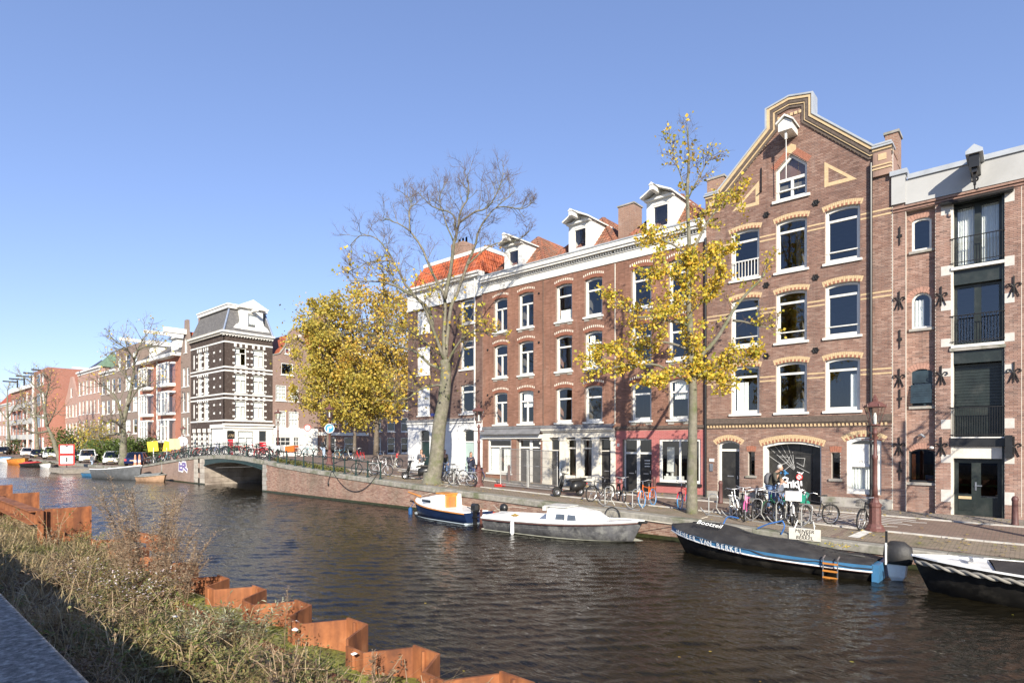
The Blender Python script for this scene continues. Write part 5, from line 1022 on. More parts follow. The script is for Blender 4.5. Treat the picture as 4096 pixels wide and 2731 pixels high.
# ---------------------------------------------------------------- trees
def PW(px, py, Y):
    X = (px - CX) / FL * Y; return Vector((SN * X - CS * Y, CS * X + SN * Y, CZ + (HY - py) / FL * Y))
def smooth(pts, k=3):
    P = [pts[0]] + list(pts) + [pts[-1]]; out = []
    for i in range(1, len(P) - 2):
        for j in range(k):
            t = j / k; a, b, c, d = P[i - 1], P[i], P[i + 1], P[i + 2]
            out.append(.5 * ((2 * b) + (c - a) * t + (2 * a - 5 * b + 4 * c - d) * t * t + (3 * b - a - 3 * c + d) * t ** 3))
    out.append(P[-2]); return out
def rv(r): return Vector((r.gauss(0, 1), r.gauss(0, 1), r.gauss(0, 1))).normalized()
class Tree:
    def __init__(s, seed): s.r = random.Random(seed); s.w = MB(); s.tw = MB(); s.lv = MB(); s.tips = []
    def limb(s, pts, r0, r1, n=7, rough=.0):
        pts = smooth(pts, 3); k = len(pts)
        if rough: pts = [p + rv(s.r) * rough * (i > 0) for i, p in enumerate(pts)]
        s.w.tube(pts, [lerp(r0, r1, (i / (k - 1)) ** .8) for i in range(k)], n); return pts
    def grow(s, p, d, L, r, lev, up=.15, spread=.8, leaf=None, nb=(3, 5)):
        R_ = s.r; n = 4 if lev else 3; pts = [p]; q = p.copy(); dd = d.normalized()
        for i in range(n):
            dd = (dd + rv(R_) * .28 + Vector((0, 0, up * .4))).normalized(); q = q + dd * (L / n); pts.append(q.copy())
        rs = [lerp(r, r * .4, i / n) for i in range(n + 1)]
        (s.w if lev >= 2 else s.tw).tube(pts, rs, 5 if lev >= 2 else 3, False)
        if leaf and lev <= leaf.get('lev', 1):
            for a, b in zip(pts, pts[1:]):
                for _ in range(leaf['n']):
                    if R_.random() < leaf.get('p', 1): s.leaf(a.lerp(b, R_.random()) + rv(R_) * leaf.get('sp', .12), leaf['s'] * R_.uniform(.65, 1.3))
        if lev > 0:
            for _ in range(R_.randint(*nb)):
                t = R_.uniform(.3, 1); k = min(n - 1, int(t * n)); a = pts[k].lerp(pts[k + 1], t * n - k); tan = (pts[k + 1] - pts[k]).normalized()
                dr = (tan * .75 + rv(R_) * spread + Vector((0, 0, up))).normalized()
                s.grow(a, dr, L * R_.uniform(.4, .68), max(.004, r * .5), lev - 1, up, spread, leaf, nb)
    def leaf(s, p, sz):
        a = rv(s.r); b = a.orthogonal(); b.rotate(Matrix.Rotation(s.r.uniform(0, 6.3), 3, a)); c = a.cross(b); s.lv.add([p, p + b * sz * .5 + c * sz * .42, p + b * sz + a * sz * .12, p + b * sz * .5 - c * sz * .42], [(0, 1, 2, 3)])
    def sprout(s, pts, n, L, r, lev, t0=.25, **k):
        for i in range(n):
            t = lerp(t0, 1, (i + s.r.random()) / n); f = t * (len(pts) - 1); j = min(len(pts) - 2, int(f)); a = pts[j].lerp(pts[j + 1], f - j); tan = (pts[j + 1] - pts[j]).normalized()
            s.grow(a, (tan * .7 + rv(s.r) * .8 + Vector((0, 0, .25))).normalized(), L * s.r.uniform(.6, 1.2) * lerp(1, .65, t), r, lev, **k)
    def done(s, name, label, loc, bark, leafm, group=None):
        t = thing(name, label, 'tree', loc, 0, group); s.w.build('trunk', bark, t, True)
        if s.tw.f: o = s.tw.build('twigs', bark if not hasattr(s, 'twm') else s.twm, t); o['kind'] = 'stuff'
        if s.lv.f: o = s.lv.build('crown', leafm, t); o['kind'] = 'stuff'
        return t
BARK = M('grey_green_bark', (.175, .16, .12), .9, var=.35, sc=5, bump=.8, dirt=(.12, .13, .06), dsc=2.2, bd=.04)
DBARK = M('dark_bark', (.13, .105, .08), .9, var=.35, sc=5, bump=.5)
TWIG = M('red_brown_twig', (.12, .085, .068), .9, var=.3, sc=2, bump=0)
LYEL = leafmat('yellow_autumn_leaf', [(.7, .46, .05), (.75, .55, .08), (.5, .42, .05), (.32, .34, .05), (.62, .34, .04)])
LMIX = leafmat('golden_leaf', [(.6, .38, .07), (.54, .39, .08), (.4, .33, .06), (.66, .44, .08), (.3, .26, .055), (.6, .33, .06), (.38, .32, .06)], .3)
LGRN = leafmat('green_gold_leaf', [(.5, .38, .07), (.46, .37, .08), (.34, .31, .06), (.58, .42, .07), (.25, .24, .05), (.52, .33, .06)], .3)
LBRN = leafmat('dry_brown_leaf', [(.35, .2, .07), (.45, .3, .08), (.28, .16, .06)], .3)
LSHR = leafmat('shrub_leaf', [(.07, .11, .025), (.12, .16, .035), (.05, .08, .02)], .25)
# big bare plane tree by the stucco corner house
T = Tree(5); T.twm = TWIG; q = onY(1728, 0, 20.9); b = Vector((q[0], 20.9, zs(q[0], 20.9))); Y0 = -CS * b.x + SN * b.y
def tr(lst, k=0): return [PW(x, y, Y0 + k * i / max(1, len(lst) - 1)) for i, (x, y) in enumerate(lst)]
tk = T.limb([b + Vector((0, 0, -.1))] + tr([(1744, 1850), (1757, 1704), (1775, 1600), (1783, 1500), (1780, 1440)]), .45, .26, 12)
T.w.lathe([(.7, -.1), (.53, .15), (.44, .6)], tuple(b), 12)
LB = [([(1780, 1540), (1727, 1543), (1680, 1556), (1640, 1590), (1600, 1597), (1570, 1620)], .1, -2.5), ([(1782, 1480), (1720, 1456), (1650, 1400), (1580, 1385), (1500, 1345), (1420, 1320), (1355, 1335)], .13, 3), ([(1778, 1440), (1730, 1315), (1690, 1215), (1620, 1165), (1540, 1130), (1470, 1125), (1400, 1135)], .14, -2), ([(1730, 1315), (1715, 1240), (1650, 1175), (1610, 1115), (1572, 1040), (1540, 990), (1500, 950), (1440, 945), (1400, 985)], .13, 2), ([(1572, 1045), (1510, 1045), (1465, 1055), (1390, 1090)], .06, -1.5), ([(1780, 1440), (1775, 1330), (1780, 1195), (1745, 1125), (1690, 1000), (1640, 925), (1570, 885), (1530, 872)], .16, 1), ([(1640, 925), (1635, 850), (1645, 810), (1610, 770)], .06, 1), ([(1780, 1195), (1800, 1090), (1815, 970), (1830, 920), (1840, 850), (1865, 805), (1875, 765), (1870, 705)], .15, -1), ([(1820, 920), (1810, 855), (1745, 835), (1700, 800), (1670, 770)], .07, 1.5), ([(1840, 890), (1895, 850), (1940, 835), (1980, 790), (2000, 740), (2015, 695)], .08, -1), ([(1783, 1440), (1785, 1375), (1805, 1225), (1830, 1170), (1865, 1070), (1895, 1000), (1920, 910), (1950, 865), (1985, 830), (2020, 800), (2060, 765)], .16, 2), ([(1985, 830), (2040, 830), (2095, 835), (2125, 805)], .05, -1), ([(1785, 1470), (1820, 1390), (1875, 1335), (1925, 1325), (1960, 1345)], .1, -2), ([(1870, 1060), (1950, 990), (2010, 970), (2080, 955), (2115, 925)], .06, 1.5), ([(1760, 1420), (1680, 1350), (1600, 1310), (1520, 1290)], .06, -3), ([(1815, 970), (1780, 880), (1760, 800), (1775, 740)], .06, 2)]
for k, (l, r, dp) in enumerate(LB):
    r *= .78; p = T.limb(tr(l, dp), r, .02, 6, .03); lf = dict(n=1, s=.12, p=.16 if k in (0, 1, 2, 12, 14) else .0, lev=0, sp=.08)
    T.sprout(p, 20 if r > .08 else 13, 1.6 if r > .06 else 1.15, .018, 2, t0=.16, leaf=lf, up=.18, nb=(5, 7))
for _ in range(200):
    a = T.r.uniform(0, 6.28); T.leaf(PW(1745 + T.r.gauss(0, 70), 1330 + T.r.gauss(0, 110), Y0 + T.r.gauss(0, 1)), .13)
T.done('bare_plane_tree', 'big bare leaning tree with thick mottled trunk before the stucco corner house', b, BARK, LYEL)
# yellow-leaved young tree before the row houses
T = Tree(8); T.twm = TWIG; b = S(2768, 2052); Y0 = -CS * b.x + SN * b.y
tk = T.limb([b + Vector((0, 0, -.1))] + tr([(2767, 1950), (2770, 1750), (2772, 1558), (2764, 1404), (2754, 1134), (2759, 1032), (2749, 776), (2756, 640), (2748, 505)]), .24, .02, 10)
LB = [([(2790, 1440), (2815, 1414), (2882, 1333), (2927, 1251), (3000, 1160), (3040, 1118), (3065, 1072), (3100, 1010)], .11, 1.2, .25), ([(2932, 1281), (2990, 1292), (3040, 1307), (3110, 1312)], .05, -.8, .15), ([(2759, 1036), (2810, 925), (2850, 858), (2912, 802), (2963, 750)], .06, .8, .8), ([(2760, 1530), (2635, 1462), (2560, 1458), (2491, 1462), (2420, 1477), (2360, 1440)], .06, -.6, 1.2), ([(2765, 1520), (2850, 1470), (2930, 1450), (3010, 1420)], .05, -.8, 1.2), ([(2750, 1300), (2606, 1266), (2545, 1266), (2478, 1215), (2427, 1185)], .06, .8, .9), ([(2744, 1128), (2680, 1095), (2606, 1088)], .05, -.6, .9), ([(2740, 1006), (2657, 965), (2586, 955)], .05, .7, .9), ([(2760, 1400), (2660, 1370), (2580, 1390), (2480, 1400), (2400, 1440)], .055, 1.0, 1.3), ([(2760, 1250), (2840, 1180), (2890, 1090)], .05, -.8, 1.1), ([(2755, 1100), (2830, 1050), (2900, 1010)], .05, .8, 1.1), ([(2750, 780), (2700, 640), (2680, 560)], .03, .3, .25), ([(2750, 800), (2810, 680), (2850, 620)], .03, -.3, .3), ([(2765, 1450), (2690, 1500), (2600, 1540)], .04, -.8, 1.0), ([(2760, 1180), (2700, 1200), (2640, 1330)], .045, -1, 1.2), ([(2768, 1480), (2830, 1500), (2880, 1530)], .03, -.5, 1.0)]
for k, (l, r, dp, de) in enumerate(LB):
    p = T.limb(tr(l, dp), r, .015, 6, .02); T.sprout(p, 14, .85, .014, 1, t0=.22, leaf=dict(n=4, s=.092, p=min(1, .6 * de) if k < 11 or k > 12 else .08, lev=1, sp=.13), up=.06, nb=(4, 6))
T.sprout(tk[:-9], 60, .9, .016, 1, t0=.5, leaf=dict(n=3, s=.092, p=.85, lev=1, sp=.13), nb=(3, 5)); T.sprout(tk[-8:], 14, .8, .01, 2, t0=.0, leaf=dict(n=1, s=.12, p=.12, lev=0), nb=(3, 5))
T.done('autumn_lime_tree', 'slender street tree with yellow autumn leaves before the pink shopfront', b, BARK, LYEL)
# yellow trees along the side canal
def crown_tree(seed, name, label, loc, h, zc, rx, ry, rz_, nl, leafm, ls=.2, group='autumn trees along the side canal', bark=DBARK, holes=.35, clumps=26):
    T = Tree(seed); b = Vector(loc); R_ = T.r
    tk = T.limb([b, b + Vector((.1, 0, h * .25)), b + Vector((-.1, .1, h * .5)), b + Vector((0, 0, h * .85))], h * .018, .04, 8)
    cen = b + Vector((0, 0, zc)); cl = []
    for i in range(clumps):
        d = rv(R_); q = R_.uniform(.4, 1.08) ** .6; c = cen + Vector((d.x * rx * q, d.y * ry * q, d.z * rz_ * q)); cl.append((c, R_.uniform(.1, .28) * rx))
        st = tk[min(len(tk) - 1, int(len(tk) * R_.uniform(.35, .95)))]; T.limb([st, st.lerp(c, .5) + Vector((0, 0, .5)), c], h * .006, .015, 5)
        T.sprout([st.lerp(c, .6), c], 3, rx * .25, .012, 1)
    for i in range(nl):
        c, rr = cl[R_.randrange(clumps)] if R_.random() < .8 else (cen + Vector([max(-.8, min(.8, R_.gauss(0, .4))) * k_ for k_ in (rx, ry, rz_)]), rx * .25)
        d = rv(R_); T.leaf(c + d * rr * R_.random() ** .4, ls * R_.uniform(.6, 1.3))
    return T.done(name, label, b, bark, leafm, group)
zb_ = zs(-52, 27)
crown_tree(21, 'golden_tree', 'big golden autumn tree right of the blue arrow sign, beside the stucco corner house', (-50.6, 36.0, zb_), 18, 10.7, 5.8, 5.0, 7.3, 15000, LMIX, .2, clumps=76)
crown_tree(22, 'green_gold_tree', 'green-gold tree left of the golden one, before the side street houses', (-55.0, 33.2, zb_), 18, 9.9, 4.9, 4.6, 6.8, 11500, LGRN, .2, clumps=64)
crown_tree(23, 'golden_tree', 'lower golden tree filling the gap beneath the two big crowns', (-51.8, 34.2, zb_), 12, 6.4, 5.0, 4.0, 3.6, 9000, LGRN, .2, clumps=40)
crown_tree(24, 'brown_bare_tree', 'pale brown thin-leaved tree rising behind the orange mansard roof', (-38, 41, 1.6), 22, 17.2, 3.8, 3.8, 3.8, 2200, LBRN, .16, clumps=34)
# bare trees on the left quay
def bare(seed, name, label, base, limbs, Y, r=.2, lf=.1, tw=9):
    T = Tree(seed); T.twm = TWIG
    for i, (l, rr, dp) in enumerate(limbs):
        p = T.limb([PW(x, y, Y + dp * j / max(1, len(l) - 1)) for j, (x, y) in enumerate(l)], rr, rr * .35 if i == 0 else .03, 7, .05)
        if i: T.sprout(p, tw + 4, 3.0, .045, 2, t0=.2, leaf=dict(n=1, s=.17, p=lf, lev=0, sp=.15), nb=(2, 4))
    return T.done(name, label, base, BARK, LYEL, 'bare trees on the left quay')
def c1(*pts): return [(x / 2.413, 1300 + y / 2.413) for x, y in pts]
bp = onY(493, 0, 21.3); Yb = -CS * bp[0] + SN * bp[1]; base = (bp[0], 21.3, zs(bp[0], 21.3))
bare(31, 'bare_quay_tree', 'thick-trunked bare tree with some yellow leaves behind the white hatchback', base, [([(493, 1862)] + c1((1190, 1200), (1195, 1050), (1190, 930)), .55, 0), (c1((1190, 930), (1230, 780), (1280, 550), (1300, 330), (1360, 180), (1440, 60)), .3, 2), (c1((1185, 960), (1130, 720), (1020, 600), (960, 560)), .22, -2), (c1((1195, 1060), (1060, 1050), (960, 1100), (840, 1090)), .2, 1), (c1((1190, 1000), (1080, 920), (960, 1000)), .18, -3), (c1((1270, 560), (1180, 470), (1140, 400)), .12, 2), (c1((1295, 330), (1220, 230), (1140, 180)), .12, -2), (c1((1330, 240), (1420, 200), (1500, 220)), .1, 1), (c1((1230, 780), (1330, 620), (1430, 560)), .12, -2)], Yb, lf=.14)
bp = onY(238, 0, 20.8); Yb = -CS * bp[0] + SN * bp[1]; base = (bp[0], 20.8, zs(bp[0], 20.8))
bare(32, 'bare_quay_tree', 'bare tree leaning left over the water behind the red and white canal sign', base, [([(243, 1872)] + c1((580, 1330), (540, 1180), (490, 1050), (455, 980)), .5, 0), (c1((455, 980), (430, 800), (440, 680), (350, 600), (230, 500), (180, 480)), .25, 2), (c1((450, 970), (500, 900), (540, 800)), .15, -2), (c1((470, 1020), (380, 1040), (280, 1030), (220, 1000)), .2, -3), (c1((440, 900), (300, 860), (210, 780)), .18, 3), (c1((435, 700), (480, 560), (460, 500)), .12, 0), (c1((440, 880), (400, 700), (380, 560)), .12, 2)], Yb, lf=.06)
for i, (px, pt, lab) in enumerate(((39, 1540, 'slim bare tree at the far left picture edge'), (151, 1600, 'slim bare tree between the parked white cars and the modern block'))):
    bp = onY(px, 0, 24); Yb = -CS * bp[0] + SN * bp[1]
    bare(41 + i, 'bare_quay_tree', lab, (bp[0], 24, .85), [([(px, 1812), (px - 4, 1740), (px - 8, 1660)], .45, 0), ([(px - 8, 1660), (px - 10, 1590), (px - 5, pt)], .25, 1), ([(px - 8, 1670), (px + 30, 1610), (px + 50, 1570)], .18, -2), ([(px - 8, 1680), (px - 40, 1640), (px - 60, 1600)], .18, 2)], Yb, lf=.1)
def shrub(seed, label, px, y, w, h, mat=LSHR, n=1500, name='shrub', ls=.22):
    T = Tree(seed); bx = onY(px, 0, y); b = Vector((bx[0], y, zs(bx[0], y))); R_ = T.r
    for i in range(6): T.limb([b, b + Vector((R_.gauss(0, w * .25), R_.gauss(0, w * .2), h * .8))], .05, .02, 5)
    for i in range(n): T.leaf(b + Vector((R_.gauss(0, .28) * w, R_.gauss(0, .28) * w, h * R_.uniform(.05, 1) * (1 - .3 * R_.random()))), ls * R_.uniform(.6, 1.3))
    t = thing(name, label, 'shrub', b); T.w.build('stems', DBARK, t); o = T.lv.build('foliage', mat, t); o['kind'] = 'stuff'
shrub(51, 'conifer-like green bush before the modern block side wall', 275, 24, 5, 5.2, LSHR, 2500); shrub(52, 'clipped green hedge left of the thick bare tree', 425, 24, 5, 3.2, LSHR, 2500); shrub(53, 'tall leafy hedge before the red bay house', 560, 24.5, 6, 3.4, LSHR, 3500); shrub(54, 'yellow-green bush between the parked cars and pink house', 375, 24.5, 4, 6, LGRN, 1800); shrub(55, 'low round bush at the far left by the slim bare tree', 58, 25, 4, 4, LSHR, 900)

T = Tree(61); T.twm = TWIG; b = Vector((2.9, 20.8, zs(2.9, 20.8))); tk = T.limb([b, b + Vector((.05, 0, 2)), b + Vector((0, .05, 4)), b + Vector((.1, 0, 8))], .2, .05, 9)
for i in range(14):
    a = i * 2.4; z0 = 2.9 + i * .35; d = Vector((math.cos(a), math.sin(a), .55)); p = T.limb([b + Vector((0, 0, z0)), b + Vector((0, 0, z0)) + d * .9, b + Vector((0, 0, z0)) + d * 1.6 + Vector((0, 0, .3))], .05, .015, 5); T.sprout(p, 8, .6, .012, 1, leaf=dict(n=1, s=.1, p=.2, lev=0), nb=(3, 5))
T.done('bare_quay_tree', 'thin bare street tree on the quay beside the rope-fendered sloop', b, BARK, LYEL)
# ---------------------------------------------------------------- near bank: quay, soil, sheet piles, weeds
RB = random.Random(77)
def rust_mat():
    k = NT('orange_rust'); n1 = k.noise(2.5, 8, .65); c = k.ramp(n1, [(.28, (.12, .05, .028)), (.45, (.27, .1, .042)), (.6, (.35, .135, .055)), (.75, (.42, .19, .09))])
    n2 = k.noise(1.0, 6, .6, k.scaled(6, 6, .6)); c = k.mix(c, (.1, .04, .025), k.ramp(n2, [(.42, (0, 0, 0)), (.72, (.85, .85, .85))])); k.l(c, k.b.inputs['Base Color']); k.b.inputs['Roughness'].default_value = .8; k.b.inputs['Specular IOR Level'].default_value = .25; k.bump(k.noise(30, 6, .7), .5, .012); MC['rust'] = k.m; return k.m
RUST = rust_mat()
CONC = M('weathered_concrete', (.19, .18, .165), .95, var=.6, sc=22, bump=1., dirt=(.46, .44, .4), dsc=14)
SOIL = M('bank_soil', (.075, .06, .035), .95, var=.5, sc=3, bump=.8, dirt=(.1, .1, .03), dsc=1.5, bd=.06)
MOSS = M('yellow_green_moss', (.26, .27, .04), .95, var=.4, sc=9, bump=.9, dirt=(.2, .17, .08), dsc=5, bd=.05)
NZ = 1.9
m = MB(); m.box(-60, 14, -16, .75, -.5, NZ - .02); tag(m.build('near_quay', CONC), kind='structure')
nc = tag(bpy.data.objects.new('near_quay_coping', None), kind='structure'); COL.objects.link(nc); nc.location = (-10, 1, NZ)
x = -60
while x < 10: m = MB(); m.box(x, x + 1.99, .45, 1.05, 1.2, NZ); m.build('coping_stone', CONC, nc); x += 2
def zb(x, y): return .9 - .11 * (y - 1) + .22 * noise.noise(Vector((x * .5, y * .7, 0))) + .1 * noise.noise(Vector((x * 1.7, y * 1.7, 3))) + .12 * max(0, min(1, (-12 - x) / 6))
m = MB(); nx, ny = 220, 16; vs = [(-50 + 52 * i / nx, 1.0 + 2.85 * j / ny) for i in range(nx + 1) for j in range(ny + 1)]
m.add([(x, y, zb(x, y)) for x, y in vs], [(i * (ny + 1) + j, (i + 1) * (ny + 1) + j, (i + 1) * (ny + 1) + j + 1, i * (ny + 1) + j + 1) for i in range(nx) for j in range(ny)]); tag(m.build('bank', SOIL, None, True), kind='structure')
# corrugated sheet piles
sp = thing('sheet_pile_wall', 'rusty corrugated steel sheet pile wall along the near bank', 'sheet piling', (-8, 4.6, .5))
PER = 1.47; x = -7.92 - 7 * 1.47; i = 0
while x < 0:
    z1 = 1.0 + RB.uniform(-.05, .06); t = .034; pl = [(x, 4.13), (x + .38, 4.13), (x + .68, 4.65), (x + 1.13, 4.66), (x + PER - .01, 4.14)]
    def pile(pts, z1, nm):
        m = MB(); L = [Vector((p[0], p[1], 0)) for p in pts]; n = len(L); o = []
        for k in range(n):
            d = (L[min(k + 1, n - 1)] - L[max(k - 1, 0)]).normalized(); o.append(Vector((-d.y, d.x, 0)) * t)
        vs = []
        for k in range(n): vs += [tuple(L[k] + Vector((0, 0, -1))), tuple(L[k] + o[k] + Vector((0, 0, -1))), tuple(L[k] + o[k] + Vector((0, 0, z1))), tuple(L[k] + Vector((0, 0, z1)))]
        fs = []
        for k in range(n - 1):
            for j in range(4): a, b = k * 4 + j, k * 4 + (j + 1) % 4; fs.append((a, b, b + 4, a + 4))
        fs += [(0, 1, 2, 3), tuple(4 * (n - 1) + j for j in (3, 2, 1, 0))]; m.add(vs, fs); m.build(nm, RUST, sp)
    m = MB(); m.tube([(x + .19, 4.125, -.6), (x + .19, 4.125, z1 - .04)], .03, 6); m.tube([(x + .9, 4.64, -.6), (x + .9, 4.64, z1 - .02)], .03, 6); ik = m.build('interlock', RUST, sp); ik['kind'] = 'stuff'; pile(pl[:3], z1 - .03, 'sheet_pile'); pile(pl[2:], z1, 'sheet_pile'); x += PER; i += 1
wl = thing('wale_beam', 'long rusty steel beam lying inside the sheet pile wall', 'steel beam', (-7, 3.75, .8)); m = MB(); m.box(-15, -1, 3.8, 3.83, .0, .7); m.box(-15, -1, 3.74, 3.86, .7, .72); m.build('web', RUST, wl)
m = MB(); nx = 120; m.add([(-15 + 14.5 * i / nx, y, z + .05 * noise.noise(Vector((i * .6, y * 4, 0)))) for i in range(nx + 1) for y, z in ((3.84, .62), (4.05, .68), (4.3, .66), (4.64, .55))], [(i * 4 + j, (i + 1) * 4 + j, (i + 1) * 4 + j + 1, i * 4 + j + 1) for i in range(nx) for j in range(3)])
tag(m.build('moss_strip', MOSS, None, True), 'yellow-green moss growing along the sheet pile wall', 'moss', kind='stuff')
for (xx, lab, zt) in ((-19.8, 'rusty steel cross plate with post, nearest of the left plates', 1.71), (-26.6, 'rusty steel cross plate, middle of the three left plates', 1.72), (-31.8, 'rusty steel cross plate at the left picture edge', 1.74)):
    p = thing('cross_plate', lab, 'steel plate', (xx, 4, .5), 0, 'rusty cross plates in the canal'); m = MB(); m.box(xx, xx + .02, 3.45, 4.45, -.5, zt); m.box(xx, xx + .16, 4.43, 4.47, -.5, zt + .01); m.build('plate', RUST, p); m = MB(); m.box(xx + .03, xx + .2, 3.36, 3.4, .2, zt - .02); m.box(xx + .1, xx + .13, 3.28, 3.48, .2, zt - .02); m.build('post', RUST, p)
for (xa_, xb_, y) in ((-26.5, -19.9, 3.3), (-31.7, -26.7, 3.35), (-40, -31.9, 3.35)):
    p = thing('box_beam', 'rusty I-beam running between the cross plates, at x' if False else {-26.5: 'rusty I-beam between the nearest and middle cross plates', -31.7: 'rusty I-beam between the middle and left cross plates', -40: 'rusty I-beam leaving the picture at the left'}[xa_], 'steel beam', (xa_, y, 1.5)); m = MB(); m.box(xa_, xb_, y - .15, y + .15, 1.64, 1.67); m.box(xa_, xb_, y - .01, y + .01, 1.34, 1.64); m.box(xa_, xb_, y - .15, y + .15, 1.31, 1.34); m.build('beam', RUST, p)
for k, (px, py, L, a) in enumerate(((600, 2150, 1.8, .2), (250, 2130, 2.2, .0), (640, 2180, 1.0, -.1))):
    q = onZ(px, py, .95); p = thing('steel_offcut', ('rusty plate lying at the bank edge under the tall weeds', 'rusty flat beam lying below the nearest cross plate', 'short rusty channel lying by the water edge')[k], 'steel scrap', q, a); m = MB(); m.box(-L / 2, L / 2, -.2, .2, -.1, .03); m.box(-L / 2, L / 2, -.2, -.17, .03, .16); m.build('plate', RUST, p, world=False)
# vegetation
STRAW = leafmat('dry_grass', [(.38, .28, .15), (.5, .4, .24), (.28, .19, .1), (.44, .36, .19), (.2, .15, .08)], .3)
GRASS = leafmat('bank_grass', [(.1, .12, .03), (.17, .19, .05), (.2, .17, .06), (.07, .09, .02)], .35)
HERB = leafmat('herb_leaf', [(.13, .15, .05), (.22, .22, .08), (.3, .27, .12), (.14, .11, .05), (.32, .24, .1), (.1, .12, .04)], .35)
SILV = leafmat('silvery_leaf', [(.34, .35, .22), (.45, .45, .32), (.22, .24, .12), (.18, .2, .08)], .3)
STEM = M('dry_stem', (.2, .13, .08), .9, var=.3, bump=0); FLW = leafmat('pale_flower', [(.75, .7, .68), (.7, .55, .58)], .3)
def wpt(): 
    while True:
        x = -2.2 - 24 * RB.random() ** 1.5; y = RB.uniform(1.08, 4.35)
        if y > 3.74 and x > -15: continue
        return x, y
def blade(m, x, y, z, h, w, lean, a):
    dx, dy = math.cos(a), math.sin(a); px, py = -dy * w, dx * w; l = lean * h
    m.add([(x - px, y - py, z), (x + px, y + py, z), (x + dx * l * .4 + px * .7, y + dy * l * .4 + py * .7, z + h * .6), (x + dx * l * .4 - px * .7, y + dy * l * .4 - py * .7, z + h * .6), (x + dx * l, y + dy * l, z + h * (1 - lean * .25))], [(0, 1, 2, 3), (3, 2, 4)])
g1, g2, hb, hs_ = MB(), MB(), MB(), MB()
for i in range(46000):
    x, y = wpt(); d = noise.noise(Vector((x * .6, y * .8, 7))); z = zb(x, y) - .02; dry = noise.noise(Vector((x * .35, y * .5, 1))) + .25 * (x < -7.5) + RB.uniform(-.25, .25)
    
    if noise.noise(Vector((x * 1.3, y * 1.6, 40))) < -.16 + .25 * RB.random() - .12: continue
    h = (.06 + .3 * RB.random() ** 2.2 + (.25 if RB.random() < .06 else 0)) * (1.2 + d); blade(g1 if dry > -.14 else g2, x, y, z, max(.05, h), RB.uniform(.002, .005) * (1 + abs(x) * .08), RB.uniform(.1, 1.0) ** .7 * 1.5, RB.uniform(0, 6.3))
def leafq(m, p, d, L, w, n=None):
    d = Vector(d).normalized(); s_ = d.cross(Vector((0, 0, 1)) + rv(RB) * .5); s_.normalize(); up = s_.cross(d); m.add([p, p + d * L * .45 + s_ * w + up * .1 * L, p + d * L, p + d * L * .45 - s_ * w + up * .1 * L], [(0, 1, 2, 3)])
for i in range(30000):
    x, y = wpt(); z = zb(x, y); k = noise.noise(Vector((x * .8, y * .9, 20)))
    if k < -.12 + .3 * RB.random(): continue
    p = Vector((x, y, z + RB.uniform(.02, .42) * (1 + k))); leafq(hb, p, (RB.gauss(0, 1), RB.gauss(0, 1), RB.uniform(-.3, .6)), RB.uniform(.02, .05) * (1 if RB.random() < .9 else 2.4), RB.uniform(.007, .02))
th, thl, thd = MB(), MB(), MB()
for i in range(150):
    x, y = wpt(); z = zb(x, y); H = RB.uniform(.25, .75) * (1 if RB.random() < .8 else 1.5); kind = noise.noise(Vector((x * .5, y * .6, 60))) + RB.uniform(-.3, .3); n_ = RB.randint(3, 8)
    for j in range(n_):
        a = RB.uniform(0, 6.3); ld = Vector((math.cos(a), math.sin(a), 0)) * RB.uniform(.1, .8) * H; b = Vector((x + RB.gauss(0, .06), y + RB.gauss(0, .06), z - .03)); P_ = [b, b + ld * .35 + Vector((0, 0, H * .55)), b + ld + Vector((0, 0, H * RB.uniform(.7, 1)))]; th.tube(P_, [.006, .005, .003], 4, False)
        for k in range(RB.randint(14, 30)):
            f = RB.uniform(.2, 2); q = min(1, int(f)); p = P_[q].lerp(P_[q + 1], f - q) + rv(RB) * .03; leafq(thl if kind > -.05 else thd, p, (RB.gauss(0, 1), RB.gauss(0, 1), RB.uniform(-.4, .7)), RB.uniform(.03, .09), RB.uniform(.008, .024))
for i in range(260):
    x, y = wpt(); a = RB.uniform(0, 6.3); L = RB.uniform(.3, .9); z = zb(x, y) + RB.uniform(.05, .3); th.tube([(x, y, z), (x + L * .5 * math.cos(a), y + L * .5 * math.sin(a), z + RB.uniform(0, .2)), (x + L * math.cos(a), y + L * math.sin(a), z + RB.uniform(-.05, .25))], [.004, .003, .002], 3, False)
tag(th.build('dead_stems', M('pale_dead_stem', (.34, .25, .16), .9, var=.4, bump=0)), 'criss-cross of dead weed stems over the near bank', 'weeds', kind='stuff'); tag(thl.build('weed_leaves', leafmat('mixed_weed_leaf', [(.16, .19, .05), (.24, .26, .08), (.1, .13, .035), (.34, .32, .12), (.3, .2, .08)], .35)), 'leafy green weeds of mixed height on the near bank', 'weeds', kind='stuff'); tag(thd.build('dead_weed_leaves', leafmat('dead_weed_leaf', [(.2, .13, .07), (.13, .085, .05), (.28, .19, .11), (.09, .06, .04)], .25)), 'withered brown weeds on the near bank', 'weeds', kind='stuff')
tag(g1.build('dry_grass', STRAW), 'tangle of dry straw-coloured grass on the near bank', 'grass', kind='stuff'); tag(g2.build('green_grass', GRASS), 'short green grass among the weeds on the near bank', 'grass', kind='stuff'); tag(hb.build('ground_herbs', HERB), 'low leafy herbs covering the near bank', 'weeds', kind='stuff')
